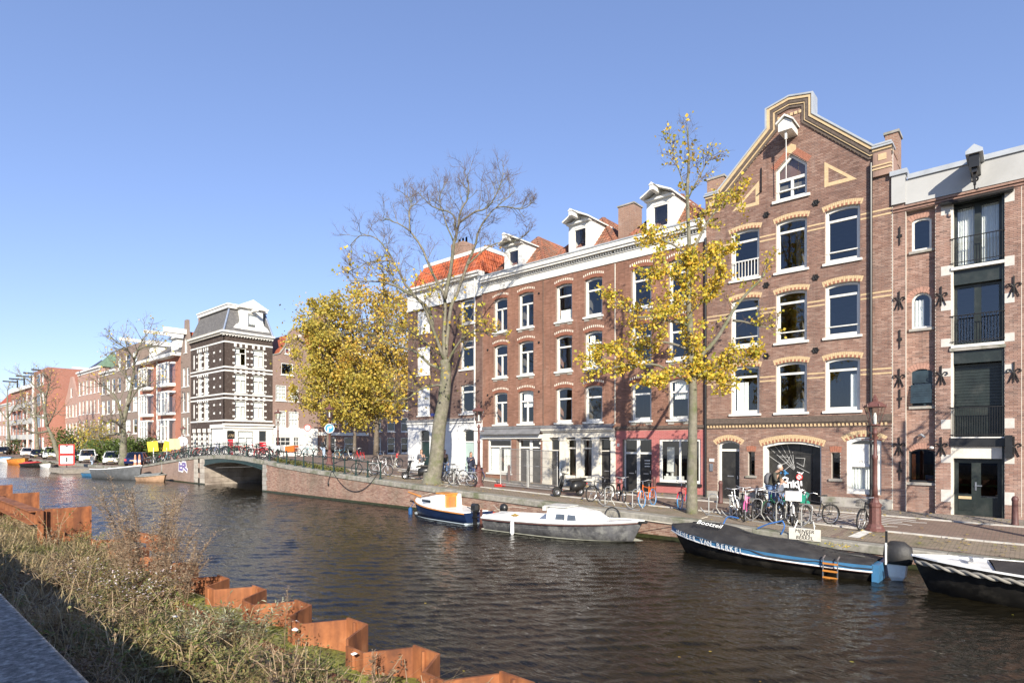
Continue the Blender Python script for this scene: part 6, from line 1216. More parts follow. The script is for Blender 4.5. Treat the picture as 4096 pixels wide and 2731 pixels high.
def herb(label, px, py, z, n, h, leafm, ls, lw, lean=.3, dens=26, name='tall_weed', flowers=0, bush=.25):
    q = Vector(onZ(px, py, z)); q.z = zb(q.x, q.y); t = thing(name, label, 'plant', q); st, lv, fl = MB(), MB(), MB()
    for i in range(n):
        a = RB.uniform(0, 6.3); r0 = RB.uniform(0, bush); b = Vector((r0 * math.cos(a), r0 * math.sin(a), -.05)); H = h * RB.uniform(.6, 1.1); ld = Vector((math.cos(a), math.sin(a), 0)) * lean * H * RB.uniform(.3, 1.2); pts = [b, b + ld * .25 + Vector((0, 0, H * .4)), b + ld * .6 + Vector((0, 0, H * .75)), b + ld + Vector((0, 0, H))]
        st.tube(pts, [.006, .005, .004, .002], 4, False)
        for j in range(dens):
            f = RB.uniform(.15, 1) * 3; k = min(2, int(f)); p = pts[k].lerp(pts[k + 1], f - k); d = Vector((RB.gauss(0, 1), RB.gauss(0, 1), RB.uniform(-.1, .9))); 
            if RB.random() < .5:
                e = p + d.normalized() * ls * RB.uniform(1, 3); st.tube([p, e], [.002, .001], 3, False); p = e
            leafq(lv, p, d, ls * RB.uniform(.6, 1.4), lw)
            if flowers and RB.random() < flowers: leafq(fl, p + Vector((0, 0, .02)), d, .03, .014); leafq(fl, p + Vector((0, 0, .02)), -d, .03, .014)
    st.build('stems', STEM, t, world=False); o = lv.build('leaves', leafm, t, world=False); o['kind'] = 'stuff'
    if fl.f: o = fl.build('flowers', FLW, t, world=False); o['kind'] = 'stuff'
LDRY = leafmat('dead_seed_leaf', [(.28, .21, .14), (.38, .29, .2), (.2, .15, .1)], .2)
herb('tallest dead feathery weed rising against the water', 610, 2330, .9, 26, 2.15, LDRY, .055, .009, .36, 230, bush=.5); herb('brown feathery weed left of the tallest one', 500, 2300, .9, 12, 1.15, LDRY, .055, .01, .3, 130); herb('brown feathery weed right of the tallest one, leaning over the water', 700, 2360, .9, 14, 1.3, LDRY, .055, .01, .5, 140)
herb('leafy bramble bush with small pale flowers beneath the tallest weed', 520, 2390, .85, 40, .6, HERB, .055, .018, .6, 40, 'bramble', .25, .55); herb('second flowering bramble clump nearer the rusty plates', 400, 2330, .85, 26, .5, HERB, .05, .017, .6, 34, 'bramble', .2, .5)
herb('silvery-leaved mugwort leaning over the sheet piles', 930, 2530, .85, 16, .6, SILV, .07, .012, .8, 44, 'mugwort', 0, .3); herb('silvery-leaved mugwort lower down beside the moss strip', 850, 2560, .85, 12, .45, SILV, .065, .012, .7, 40, 'mugwort', 0, .3)
herb('single dry stalk standing at the pile edge left of the moss', 1136, 2530, .9, 1, .95, LDRY, .03, .006, .05, 70, 'dry_stalk', 0, .01); herb('single dry curled stalk at the pile edge by the nearest pile', 1486, 2655, .95, 2, .62, LDRY, .035, .007, .05, 60, 'dry_stalk', 0, .02)
herb('low dark leafy weed in the shade beside the concrete edge', 520, 2640, .8, 30, .3, HERB, .07, .025, .7, 22, 'leafy_weed', 0, .5); herb('clump of bright grass-like leaves at the shadow edge', 330, 2420, .85, 40, .35, GRASS, .1, .008, .7, 12, 'leafy_weed', 0, .3); herb('dark leafy weed lower right of the concrete edge', 760, 2690, .8, 30, .32, HERB, .06, .02, .7, 26, 'leafy_weed', 0, .5); herb('small green creeper climbing the nearest cross plate', 280, 2140, .9, 8, .75, HERB, .08, .03, .1, 26, 'creeper', 0, .08); herb('olive weed clump at the bottom edge of the picture', 1080, 2725, .8, 34, .3, HERB, .05, .014, .7, 30, 'leafy_weed', 0, .5)
for k, (px, py) in enumerate(((900, 2480), (1180, 2520), (1185, 2490), (1420, 2620), (700, 2470))):
    q = onZ(px, py, .95); m = MB(); pts = [(math.cos(a) * RB.uniform(.03, .06), math.sin(a) * RB.uniform(.03, .06), RB.uniform(0, .03)) for a in (0, 1, 2, 3, 4, 5)]; m.add(pts + [(0, 0, .04)], [(i, (i + 1) % 6, 6) for i in range(6)]); o = m.build('paper_scrap', WHITE); o.location = q; tag(o, ('crumpled white scrap lying in the weeds by the mugwort', 'white scrap lying on the moss strip', 'larger white scrap beside the dry stalk', 'white scrap near the right end of the moss strip', 'white scrap among the weeds in the sun')[k], 'litter')
# made-up box added out of view behind the camera to shade the quay edge
sc_ = thing('added_shade_box', 'unseen blue-grey steel box added on the near quay to shade its edge', 'shade box', (-6, -3, NZ)); m = MB(); m.box(-8.5, 5, -4.2, -1.5, NZ, NZ + 1.75); m.build('shade_box_wall', M('shade_box_paint', (.2, .26, .32), .5), sc_); m = MB()
for i in range(44): m.box(-8.4 + i * .3, -8.27 + i * .3, -1.5, -1.46, NZ + .1, NZ + 1.7)
m.build('wall_ribs', MC['shade_box_paint'], sc_)
# ---------------------------------------------------------------- boats
RO = random.Random(5)
NAVY = M('navy_hull', (.012, .025, .07), .3, var=.2, bump=.03); BWH = M('boat_white', (.78, .78, .76), .3, var=.04, sc=2, bump=.02, dirt=(.66, .65, .6), dsc=3); BGRY = M('streaked_grey_hull', (.09, .09, .095), .5, var=.5, sc=3, bump=.1, dirt=(.22, .22, .21), dsc=2.5); BBLK = M('black_hull', (.013, .012, .011), .45, var=.4, sc=2, bump=.1, dirt=(.04, .036, .03), dsc=3); TARP = M('black_tarpaulin', (.028, .027, .027), .6, var=.3, sc=2, bump=.3, dirt=(.05, .048, .045), dsc=2, bd=.03); BLU = M('boat_blue', (.05, .16, .3), .35, var=.15, bump=.03); TEAK = M('varnished_teak', (.5, .2, .04), .35, var=.2, sc=3, bump=.05); ROPE = M('pale_rope', (.5, .46, .38), .9, bump=.3); BROPE = M('blue_rope', (.03, .13, .38), .7); LBLU = M('pale_blue_paint', (.5, .58, .64), .45, var=.1)
def hull_sections(L, B, zs_, zb_, n=14, full=.55, stern=.8, kz=-.35, flare=.82):
    """x from stern (-L/2) to bow (L/2); returns half beams, sheer heights"""
    S_ = []
    for i in range(n + 1):
        t = i / n; b = B / 2 * (stern + (1 - stern) * min(1, t / .45) ** .8 if t < .45 else (1 - ((t - .45) / .55) ** 2.2) ** .75 if t < 1 else .0); b = max(b, .03); S_.append((-L / 2 + L * t, b, lerp(zs_, zb_, t ** 2.2)))
    return S_
def hull(m, S_, kz=-.3, flare=.8, rake=.35, mi=(0, 0)):
    rings = []; n = len(S_) - 1
    for i, (x, b, z) in enumerate(S_):
        k = rake * (i / n) ** 4; rings.append([(x, b, z), (x - k * .35, b * (flare + .08), z * .45), (x - k * .7, b * flare * .9, -.05), (x - k, 0, kz * (1 - .6 * (i / n) ** 3)), (x - k * .7, -b * flare * .9, -.05), (x - k * .35, -b * (flare + .08), z * .45), (x, -b, z)])
    m.loft(rings, False, False); m.add(rings[0], [tuple(range(7))])
def deck(m, S_, dz=-.02, inset=.03, x0=-9, x1=9):
    P = [(x, b - inset, z + dz) for x, b, z in S_ if x0 <= x <= x1]; v = []
    for x, b, z in P: v += [(x, max(.01, b), z), (x, 0, z + .02), (x, -max(.01, b), z)]
    m.add(v, [q for i in range(len(P) - 1) for q in ((i * 3, i * 3 + 3, i * 3 + 4, i * 3 + 1), (i * 3 + 1, i * 3 + 4, i * 3 + 5, i * 3 + 2))])
def rail_(m, S_, r=.03, dz=0, out=.0, x0=-9):
    for s_ in (1, -1): m.tube([(x, s_ * (b + out), z + dz) for x, b, z in S_ if x >= x0], r, 5)
def outboard(parent, x, y, cowl, leg=None, s=1.):
    leg = leg or IRON; m = MB(); m.loft([[(x + dx * s * k, y + dy * s * k, .55 * s + h) for dx, dy in ((-.18, -.13), (.12, -.13), (.16, 0), (.12, .13), (-.18, .13), (-.24, 0))] for h, k in ((0, .8), (.1 * s, 1), (.28 * s, 1), (.36 * s, .7))]); o = m.build('outboard_motor', cowl, parent, world=False)
    m = MB(); m.box(x - .1 * s, x + .06 * s, y - .05, y + .05, -.35, .56 * s); m.box(x - .2 * s, x + .1 * s, y - .07, y + .07, .3 * s, .36 * s); m.tube([(x + .1, y, .6 * s), (x + .55 * s, y, .72 * s)], .02, 5); m.build('motor_leg', leg, o, world=False)
# navy day cruiser
bt = thing('cabin_boat', 'small navy and white cabin boat with varnished doors and a black outboard', 'boat', (-20.35, 18.35, 0), math.atan2(.65, -4.6)); S_ = hull_sections(5.1, 1.95, .5, .78, stern=.82)
m = MB(); hull(m, S_); m.build('hull', NAVY, bt, True, world=False); m = MB(); hull(m, [(x, b * 1.004, .07) for x, b, z in S_], flare=.905, kz=-.28); m.build('waterline_stripe', LBLU, bt, world=False)
m = MB(); deck(m, S_); m.build('deck', BWH, bt, world=False); m = MB(); rail_(m, S_, .03, -.03, .01); m.build('rubbing_strake', TEAK, bt, world=False)
m = MB(); m.loft([[(x, b, z0), (x, b * .92, z1), (x, -b * .92, z1), (x, -b, z0)] for x, b, z0, z1 in ((-.35, .68, .5, 1.1), (-.2, .68, .5, 1.12), (.6, .62, .5, .98), (1.5, .42, .6, .86), (1.75, .3, .65, .74))]); cb = m.build('cabin', BWH, bt, world=False)
m = MB(); m.box(-.5, -.34, -.27, .27, .42, 1.17); m.build('cabin_door', TEAK, cb, world=False); m = MB(); m.box(-.52, .35, -.32, .32, 1.12, 1.18); m.build('cabin_hatch', TEAK, cb, world=False); m = MB(); m.box(-.512, -.505, -.18, -.02, .5, 1.0); m.box(-.512, -.505, .02, .18, .5, 1.0); m.build('door_pane', ORW, cb, world=False); m = MB(); m.box(.3, 1.0, .64, .67, .72, .84); m.box(.3, 1.0, -.67, -.64, .72, .84); m.build('porthole', GLASS2, cb, world=False)
m = MB(); m.box(-2.4, -.5, -.62, .62, .3, .52); m.build('cockpit', BWH, bt, world=False); outboard(bt, -2.72, .35, BLACKP); m = MB(); m.box(-2.64, -2.58, -.12, -.02, -.4, .62); m.build('rudder', LAMPR, bt, world=False); m = MB(); m.tube([(2.2, 0, .85), (3.2, .1, 1.0)], [.05, .04], 6); m.build('bowsprit', TEAK, bt, world=False)
m = MB(); m.box(-2.62, -2.6, -.85, -.72, .36, .44); m.build('name_plate', RED, bt, world=False)
m = MB(); m.lathe([(.03, .35), (.1, .28), (.1, -.02), (.03, -.1)], (2.25, .55, 0), 8); m.tube([(2.25, .55, .3), (2.2, .25, .75)], .012, 4); m.build('fender', M('blue_fender', (.02, .08, .22), .4), bt, world=False)
m = MB(); m.tube([(2.45, 0, .8), (2.5, -1.0, 1.0), (2.3, -1.7, 1.3)], .012, 4); m.tube([(-2.5, -.8, .5), (-3.6, -1.0, .75), (-4.4, -1.1, .75)], .012, 4); m.build('mooring_rope', ROPE, bt, world=False)
# white cabin boat with grey hull
bt = thing('cabin_boat', 'white-topped cabin boat with weathered grey hull and white fender', 'boat', (-13.35, 17.95, 0), math.atan2(.75, 5.5)); S_ = hull_sections(6.5, 2.1, .52, .78, stern=.72, full=.5)
m = MB(); hull(m, S_, rake=.6); m.build('hull', BGRY, bt, True, world=False); m = MB(); hull(m, [(x, b * 1.004, .06) for x, b, z in S_], flare=.905, kz=-.25, rake=.6); m.build('waterline_stripe', M('pale_scum_line', (.4, .4, .33), .7), bt, world=False)
m = MB(); rail_(m, S_, .045, -.02, .01); m.build('gunwale', BWH, bt, world=False); m = MB(); rail_(m, S_, .016, -.09, .015); m.build('maroon_line', LAMPR, bt, world=False); m = MB(); deck(m, S_, .0, .02, .9, 9); deck(m, [(x, b, z) for x, b, z in S_ if x < 1.3], -.28, .1); m.build('deck', BWH, bt, world=False)
m = MB()
for s_ in (1, -1): m.loft([[(x, s_ * b, z - .05), (x, s_ * (b - .1), z + .1), (x, s_ * (b - .28), z + .08), (x, s_ * (b - .3), z - .25)] for x, b, z in S_ if x < .6], True)
m.box(-3.1, -2.6, -.7, .7, .3, .62); m.build('cockpit_coaming', BWH, bt, world=False)
m = MB(); m.loft([[(x, b, z0), (x, b * .85, z1), (x, b * .4, z1 + .06), (x, -b * .4, z1 + .06), (x, -b * .85, z1), (x, -b, z0)] for x, b, z0, z1 in ((-.25, .78, .5, 1.02), (.7, .78, .55, 1.0), (1.35, .66, .6, .92), (1.75, .52, .65, .72))]); cb = m.build('cabin', BWH, bt, world=False); m = MB(); m.box(-.5, .45, -.5, .5, 1.08, 1.12); m.box(-.5, -.35, -.6, .6, .94, 1.1); m.build('hatch', M('pale_grey_hatch', (.5, .5, .47), .5), cb, world=False)
m = MB(); m.add([(.15, -.782, .66), (.55, -.782, .67), (.53, -.73, .88), (.18, -.74, .88)], [(0, 1, 2, 3)]); m.add([(.65, -.781, .67), (1.0, -.74, .68), (.95, -.69, .86), (.65, -.73, .88)], [(0, 1, 2, 3)]); m.v = [(p[0], p[1] - .012, p[2]) for p in m.v]; m.build('cabin_window', GLASS2, cb, world=False)
m = MB(); m.lathe([(.02, .5), (.075, .42), (.08, .0), (.03, -.08)], (-1.55, -1.08, .05), 8); m.tube([(-1.55, -1.08, .5), (-1.5, -.95, .68)], .012, 4); m.build('fender', BWH, bt, world=False); m = MB(); m.lathe([(.02, 0), (.16, .05), (.2, .06), (.02, .14)], (-2.2, .1, .5), 9); m.build('leaf_heap', LBRN, bt, world=False)
m = MB(); m.tube([(1.2, -.6, .95), (2.2, -.5, .8), (3.1, -.1, .82)], .012, 4); m.tube([(3.2, 0, .8), (4.2, .9, .6), (5.0, 1.7, .85)], .012, 4); m.tube([(-3.2, .6, .55), (-3.9, 1.0, .8)], .012, 4); m.build('mooring_rope', ROPE, bt, world=False)
m = MB(); m.ell((-3.3, .9, .72), .2, .16, .2); m.build('stern_fender', BLACKP, bt, True, world=False); m = MB(); m.ring((3.2, 0, .72), .16, .05, 2, 12, 6); m.build('bow_tyre', RUBBER, bt, world=False)
# black tarpaulin sloop
bt = thing('covered_sloop', 'black sloop under a black tarpaulin with blue stripe and white lettering', 'boat', (-5.85, 17.75, 0), PI - .03); LS = 5.85; S_ = hull_sections(LS, 2.1, .42, .8, stern=.7)
m = MB(); hull(m, S_, rake=.7); m.build('hull', BBLK, bt, True, world=False)
m = MB()
for s_ in (1, -1): m.loft([[(x, s_ * (b + .012), z + .0), (x, s_ * (b * .985 + .012), z - .15)] for x, b, z in S_], False, False)
m.build('blue_strake', BLU, bt, world=False); m = MB(); rail_(m, [(x, b * .985 + .02, z - .16) for x, b, z in S_], .022); m.build('white_line', BWH, bt, world=False); m = MB(); rail_(m, [(x, b * .985 + .016, z - .185) for x, b, z in S_], .008); m.build('red_line', LAMPR, bt, world=False)
m = MB(); rows = []
for i, (x, b, z) in enumerate(S_):
    t = i / 14; hump = .3 * math.exp(-((t - .72) / .22) ** 2) + .17 * math.exp(-((t - .35) / .15) ** 2) + .07; r = []
    for j in range(13):
        f = j / 6 - 1; sag = .08 * noise.noise(Vector((x * 1.4, f * 2.5, 4))) ; hang = .17 if abs(f) == 1 else 0
        r.append((x, f * (b + .03) if abs(f) < 1 else f * (b + .035), z - hang * (1 if t < .5 else .25) * (.6 + .5 * noise.noise(Vector((x * 2, f, 9)))) + hump * (1 - abs(f) ** 1.6) * (1 if t < .97 else .3) + sag))
    rows.append(r)
m.loft(rows, False, False); m.build('tarpaulin', TARP, bt, True, world=False); m = MB(); deck(m, S_, -.04, .04); m.build('deck', BBLK, bt, world=False)
m = MB(); m.tube([(x, .03 * math.sin(x * 3), lerp(.42, .8, ((x + LS / 2) / LS) ** 2.2) + .3 * math.exp(-(((x + LS / 2) / LS - .72) / .22) ** 2) + .17 * math.exp(-(((x + LS / 2) / LS - .35) / .15) ** 2) + .07) for x in [-2.6 + i * .4 for i in range(13)]], .03, 5); m.build('tarpaulin_ridge', TARP, bt, True, world=False)
def side_text(par, s_, size, x, mat, nm, S_, sgn=1, dz=-.09, push=.03, rotx=0):
    for a, b in zip(S_, S_[1:]):
        if a[0] <= x <= b[0]: t = (x - a[0]) / (b[0] - a[0]); w = lerp(a[1], b[1], t); z = lerp(a[2], b[2], t); th = math.atan2(b[1] - a[1], b[0] - a[0]); tz = math.atan2(b[2] - a[2], b[0] - a[0])
    Mx = Matrix.Translation((x, sgn * (w + push), z + dz)) @ Matrix.Rotation((PI + th) if sgn > 0 else 0, 4, 'Z') @ Matrix.Rotation(-tz if sgn > 0 else tz, 4, 'Y') @ Matrix.Rotation(PI / 2 + rotx, 4, 'X'); return text_mesh(nm, s_, size, mat, par, Mx)
x = 2.5
for ch in 'MENEER VAN BERKEL':
    if ch != ' ': side_text(bt, ch, .19, x, M('faded_lettering', (.68, .68, .66), .6), 'lettering', S_, 1, -.085, .06)
    x -= .142
text_mesh('sail_maker_lettering', 'Bootzeil', .23, BWH, bt, Matrix.Translation((1.4, .58, 1.03)) @ Matrix.Rotation(PI, 4, 'Z') @ Matrix.Rotation(rad(38), 4, 'X') @ Matrix.Rotation(rad(9), 4, 'Y'), .004, shear=.2)
m = MB()
for y in (.0, .34): m.tube([(-2.2 + y, 1.0, -.3), (-2.2 + y, .98, .5), (-2.2 + y, .8, .55)], .018, 5)
ld = m.build('swim_ladder', CHROME, bt, world=False); m = MB()
for z in (.0, .17, .36): m.box(-2.2, -1.86, .97, 1.03, z, z + .04)
m.build('ladder_rung', TEAK, ld, world=False)
m = MB(); m.box(-3.05, -2.9, -.7, .7, .0, .44); m.build('transom', BLU, bt, world=False)
m = MB(); m.loft([[(-3.32 + dx * k, dy * k, z) for dx, dy in ((-.28, -.2), (.2, -.22), (.3, 0), (.2, .22), (-.28, .2), (-.34, 0))] for z, k in ((.42, .9), (.6, 1.05), (.85, .95), (.98, .5))]); ob = m.build('outboard_cover', TARP, bt, True, world=False)
m = MB(); m.loft([[(-3.32 + dx * k, dy * k, z) for dx, dy in ((-.22, -.16), (.2, -.16), (.2, .16), (-.22, .16))] for z, k in ((-.3, .45), (.0, .55), (.1, .8), (.43, 1.0))]); m.box(-3.14, -3.1, .18, .24, .4, .95); m.build('outboard_leg', BWH, ob, world=False)
m = MB(); m.tube([(-3.12, .2, .9), (-3.12, .2, 1.25)], .03, 5); m.build('tiller', BLACKP, ob, world=False)
for k in range(14): pass
m = MB()
for k in range(26): a = Vector((-2.15 + RO.gauss(0, .22), .1 + RO.gauss(0, .16), .72 + RO.uniform(0, .05))); m.add([a, a + Vector((.05, .02, .02)), a + Vector((.04, .07, .0)), a + Vector((-.01, .05, .02))], [(0, 1, 2, 3)])
o = m.build('fallen_leaves', LYEL, bt, world=False); o['kind'] = 'stuff'
# right black sloop
bt = thing('covered_sloop', 'black sloop with rope fender and dark cover, leaving the picture at right', 'boat', (1.35, 17.3, 0), PI + .12); S_ = hull_sections(7.0, 2.5, .6, .78, stern=.8)
m = MB(); hull(m, S_, rake=.5); m.build('hull', BBLK, bt, True, world=False); m = MB(); deck(m, S_, .0, .03, 1.9, 9); m.build('foredeck', BWH, bt, world=False); m = MB(); rail_(m, [(x, b - .05, z + .02) for x, b, z in S_], .03); m.build('gunwale', BWH, bt, world=False)
m = MB(); rows = []
for i, (x, b, z) in enumerate(S_[:12]):
    t = i / 11; hp = .42 * math.sin(PI * min(1, t * .62 + .2)) * (1 - t ** 3) + .04; rows.append([(x, f * (b - .1), z + .03 + hp * (1 - abs(f) ** 1.4)) for f in (-1, -.7, -.35, 0, .35, .7, 1)])
m.loft(rows, False, False); m.build('tarpaulin', TARP, bt, True, world=False); m = MB()
for s_ in (1, -1):
    for ph in (0, PI):
        P = []
        for a, b in zip(S_, S_[1:]):
            for k in range(8): t = k / 8; x = lerp(a[0], b[0], t); an = x * 13 + ph; P.append((x, s_ * (lerp(a[1], b[1], t) + .05 + .03 * math.cos(an)), lerp(a[2], b[2], t) - .1 + .03 * math.sin(an)))
        m.tube(P, .036, 5)
m.build('rope_fender', M('grey_rope', (.28, .26, .22), .9, bump=.3), bt, True, world=False); m = MB(); m.box(2.35, 2.42, -.25, .25, .8, .86); m.box(2.15, 2.62, -.03, .03, .86, .9); m.build('mooring_cleat', CHROME, bt, world=False)
# far boats on the left
def dinghy(label, px, y, L, B, rz, hm, cm, zs0=.45, zb0=.7, cover=True, name='dinghy'):
    q = onY(px, 0, y); t = thing(name, label, 'boat', (q[0], y, 0), rz); S_ = hull_sections(L, B, zs0, zb0, stern=.75); m = MB(); hull(m, S_); m.build('hull', hm, t, True, world=False); m = MB(); deck(m, S_, .0 if cover else -.25, .02); m.build('cover', cm, t, world=False); m = MB(); rail_(m, S_, .05); m.build('gunwale', cm, t, world=False)
    if cover: m = MB(); m.loft([[(x, f * b * .9, z + .25 * (1 - abs(f))) for f in (-1, -.5, 0, .5, 1)] for x, b, z in S_[1:-2]], False, False); m.build('tarpaulin', cm, t, world=False)
TG = M('grey_boat_cover', (.2, .2, .18), .7); TRD = M('red_tarp', (.45, .04, .03), .6); TOR = M('orange_tarp', (.6, .2, .03), .6); TBL = M('light_blue_tarp', (.08, .28, .55), .6); BRH = M('tan_hull', (.38, .24, .15), .6); OLV = M('olive_cover', (.16, .14, .08), .8)
dinghy('grey barge-like boat with white deck moored before the left quay wall', 478, 17.3, 7.0, 2.3, .25, M('slate_hull', (.1, .105, .11), .5), BWH, .9, 1.35, False, 'moored_launch')
dinghy('tan dinghy with grey cover beside the grey launch', 612, 18.0, 3.6, 1.5, .25, BRH, TG); dinghy('tiny blue rowing boat behind the grey launch', 385, 16.8, 3.4, 1.4, .3, BLU, TG, .4, .5); dinghy('black dinghy with red stripe cover near the leaning tree', 128, 17.6, 5.0, 1.8, .2, BBLK, TRD); dinghy('boat under olive and orange covers at far left', 75, 18.0, 6.5, 2.2, .1, TOR, OLV, .8, 1.1); dinghy('boat with light blue cover at the far left edge', 24, 18.2, 5.5, 2, .1, BWH, TBL, .7, 1.0); dinghy('open cream rowing boat beside the leaning tree', 190, 18.4, 4, 1.6, 0, BWH, OLV, .5, .7)
pt = thing('mooring_pontoon', 'wooden mooring pontoon with red and white canal sign standing on it', 'pontoon', (-83.5, 17.2, 0)); 
for i in range(12): m = MB(); m.box(-87 + i * .6, -86.42 + i * .6, 15.6, 18.8, .45, .55); m.build('plank', M('grey_planks', (.26, .23, .19), .85, var=.3, sc=4), pt)
m = MB(); m.box(-87, -79.8, 15.6, 15.8, .05, .44); m.box(-80, -79.8, 15.8, 18.8, .05, .44); m.build('side_beam', MC['grey_planks'], pt)
q = onY(267, 0, 17); sg = thing('canal_sign', 'red and white canal traffic sign with black bar on the pontoon', 'sign', (q[0], 17, .55), rad(78))
m = MB(); m.box(-.75, .75, 0, .06, .3, 1.55); m.box(-.75, .75, 0, .06, 1.6, 2.75); m.build('red_board', RED, sg, world=False); m = MB(); m.box(-.6, .6, -.015, 0, .45, 1.4); m.box(-.6, .6, -.015, 0, 1.7, 2.62); m.build('white_panel', BWH, sg, world=False); m = MB(); m.box(-.07, .07, -.025, -.016, .65, 1.2); m.add([(-.2, -.025, 2.6), (.2, -.025, 2.6), (0, -.025, 2.42)], [(0, 1, 2)]); m.build('black_mark', BLACKP, sg, world=False); m = MB(); m.box(-.05, .05, .06, .12, 0, 2.7); m.build('post', BLACKP, sg, world=False)
lf = MB()
for k in range(16):
    px, py = RO.uniform(700, 4096), RO.uniform(2150, 2725); q = Vector(onZ(px, py, .012))
    if q.y > 5.2: a = RO.uniform(0, 6.3); s_ = RO.uniform(.02, .04); lf.add([q + Vector((s_ * math.cos(a + i * PI / 2), s_ * math.sin(a + i * PI / 2) * .7, 0)) for i in range(4)], [(0, 1, 2, 3)])
tag(lf.build('floating_leaves', LYEL), 'scattered fallen yellow leaves floating on the canal', 'leaves', kind='stuff')
lf = MB()
for k in range(700):
    x, y = RO.uniform(-34, 1), RO.choice((RO.uniform(19.8, 22), RO.uniform(25.3, 26.9), RO.uniform(20, 27))); a = RO.uniform(0, 6.3); s_ = RO.uniform(.03, .07); lf.add([(x + s_ * math.cos(a + i * PI / 2), y + s_ * math.sin(a + i * PI / 2), zs(x, y) + .045 + RO.uniform(0, .02)) for i in range(4)], [(0, 1, 2, 3)])
tag(lf.build('fallen_leaves', LYEL), 'fallen yellow leaves lying on the street paving', 'leaves', kind='stuff')
# ---------------------------------------------------------------- bicycles
BF = M('bike_frame_black', (.015, .015, .016), .3, var=.1, bump=0); TY_ = M('bike_tyre', (.02, .02, .02), .85, var=.1, bump=0); SAD = M('bike_saddle', (.02, .018, .016), .6, bump=0); BMET = M('bike_metal', (.5, .5, .5), .35, metal=.8, bump=0, var=.05)
def wheel_parts(root, x, nm):
    m = MB(); m.ring((x, 0, .35), .325, .028, 1, 22, 5); w = m.build(nm, TY_, root, world=False); m = MB(); m.ring((x, 0, .35), .3, .012, 1, 22, 4); m.tube([(x, -.05, .35), (x, .05, .35)], .025, 6)
    for i in range(12): a = i * PI / 6; m.tube([(x, (.03 if i % 2 else -.03), .35), (x + .3 * math.cos(a), 0, .35 + .3 * math.sin(a))], .0022, 3, False)
    m.build('rim', BMET, w, world=False); return w
def make_bike(label, loc, rz, basket=False, low=False, crate=False):
    b = thing('bicycle', label, 'bicycle', loc, rz, 'parked bicycles'); wheel_parts(b, .56, 'front_wheel'); wheel_parts(b, -.54, 'rear_wheel')
    m = MB(); hd, hd2, bb, st = (.38, 0, .92), (.42, 0, .72), (-.05, 0, .28), (-.22, 0, .82)
    m.tube([hd, hd2], .02, 6); m.tube([bb, st], .017, 6); m.tube([hd2, bb], .018, 6)
    m.tube([(.39, 0, .86), (-.19, 0, .74)] if not low else [(.41, 0, .8), (.1, 0, .5), (-.14, 0, .48)], .017, 6)
    for s_ in (-.05, .05): m.tube([hd2, (.45, s_, .62), (.56, s_, .35)], .012, 5); m.tube([bb, (-.54, s_, .35)], .01, 5); m.tube([(-.19, s_ * .3, .74), (-.54, s_, .35)], .009, 5)
    m.build('frame', BF, b, world=False)
    m = MB(); m.tube([(.38, 0, .9), (.36, 0, 1.06)], .014, 5); m.tube([(.18, -.29, 1.06), (.3, -.24, 1.1), (.38, -.08, 1.06), (.38, .08, 1.06), (.3, .24, 1.1), (.18, .29, 1.06)], .012, 5); m.build('handlebar', BMET, b, world=False)
    m = MB(); m.tube([st, (-.24, 0, .94)], .013, 5); m.build('seat_post', BMET, b, world=False); m = MB(); m.loft([[(-.38, -.09, .96), (-.38, .09, .96), (-.38, .07, 1.02), (-.38, -.07, 1.02)], [(-.25, -.08, .96), (-.25, .08, .96), (-.25, .06, 1.0), (-.25, -.06, 1.0)], [(-.08, -.02, .96), (-.08, .02, .96), (-.08, .015, .99), (-.08, -.015, .99)]]); m.build('saddle', SAD, b, world=False)
    for cx, a0, a1 in ((.56, .3, 2.4), (-.54, .6, 3.3)):
        m = MB(); P = [(cx + .37 * math.cos(a0 + (a1 - a0) * i / 8), .35 + .37 * math.sin(a0 + (a1 - a0) * i / 8)) for i in range(9)]; m.loft([[(x, -.025, z), (x, .025, z)] for x, z in P], False, False); m.build('mudguard', BF, b, world=False)
    m = MB(); m.box(-.85, -.32, -.07, -.05, .73, .75); m.box(-.85, -.32, .05, .07, .73, .75)
    for x in (-.85, -.68, -.5, -.34): m.box(x, x + .02, -.07, .07, .73, .745)
    for s_ in (-.06, .06): m.tube([(-.6, s_, .74), (-.54, s_, .35)], .007, 4)
    m.build('rack', BF, b, world=False); m = MB(); m.tube([(-.05, -.12, .28), (-.05, .12, .28)], .012, 5); m.tube([(-.05, .12, .28), (.1, .12, .2)], .01, 4); m.tube([(-.05, -.12, .28), (-.2, -.12, .36)], .01, 4); m.box(.06, .15, .1, .2, .18, .21); m.box(-.25, -.16, -.2, -.1, .35, .38); m.ring((-.05, .06, .28), .085, .008, 1, 12, 4); m.build('cranks', BMET, b, world=False)
    if basket:
        m = MB()
        for z in (.78, .88, .98): m.tube([(.45, -.16, z), (.72, -.16, z), (.72, .16, z), (.45, .16, z), (.45, -.16, z)], .006, 4)
        for i in range(7):
            for p in ((.45 + .045 * i, -.16), (.45 + .045 * i, .16), (.72, -.16 + .053 * i)): m.tube([(p[0], p[1], .78), (p[0], p[1], .98)], .005, 3)
        m.build('basket', BF, b, world=False)
    if crate: m = MB(); m.box(.42, .82, -.24, .24, .86, 1.16); m.build('crate', BWH, b, world=False)
    return b
PB = make_bike('black city bike with wire basket leaning on the right lamp post', (0, 0, 0), 0, True)
PL_ = make_bike('tmp', (0, 0, 0), 0, False, True); PC = make_bike('tmp', (0, 0, 0), 0, False, False, True); PN = make_bike('tmp', (0, 0, 0), 0)
def bm(c): return M('bike_paint_%d_%d_%d' % tuple(int(v * 100) for v in c), c, .35, var=.1, bump=0)
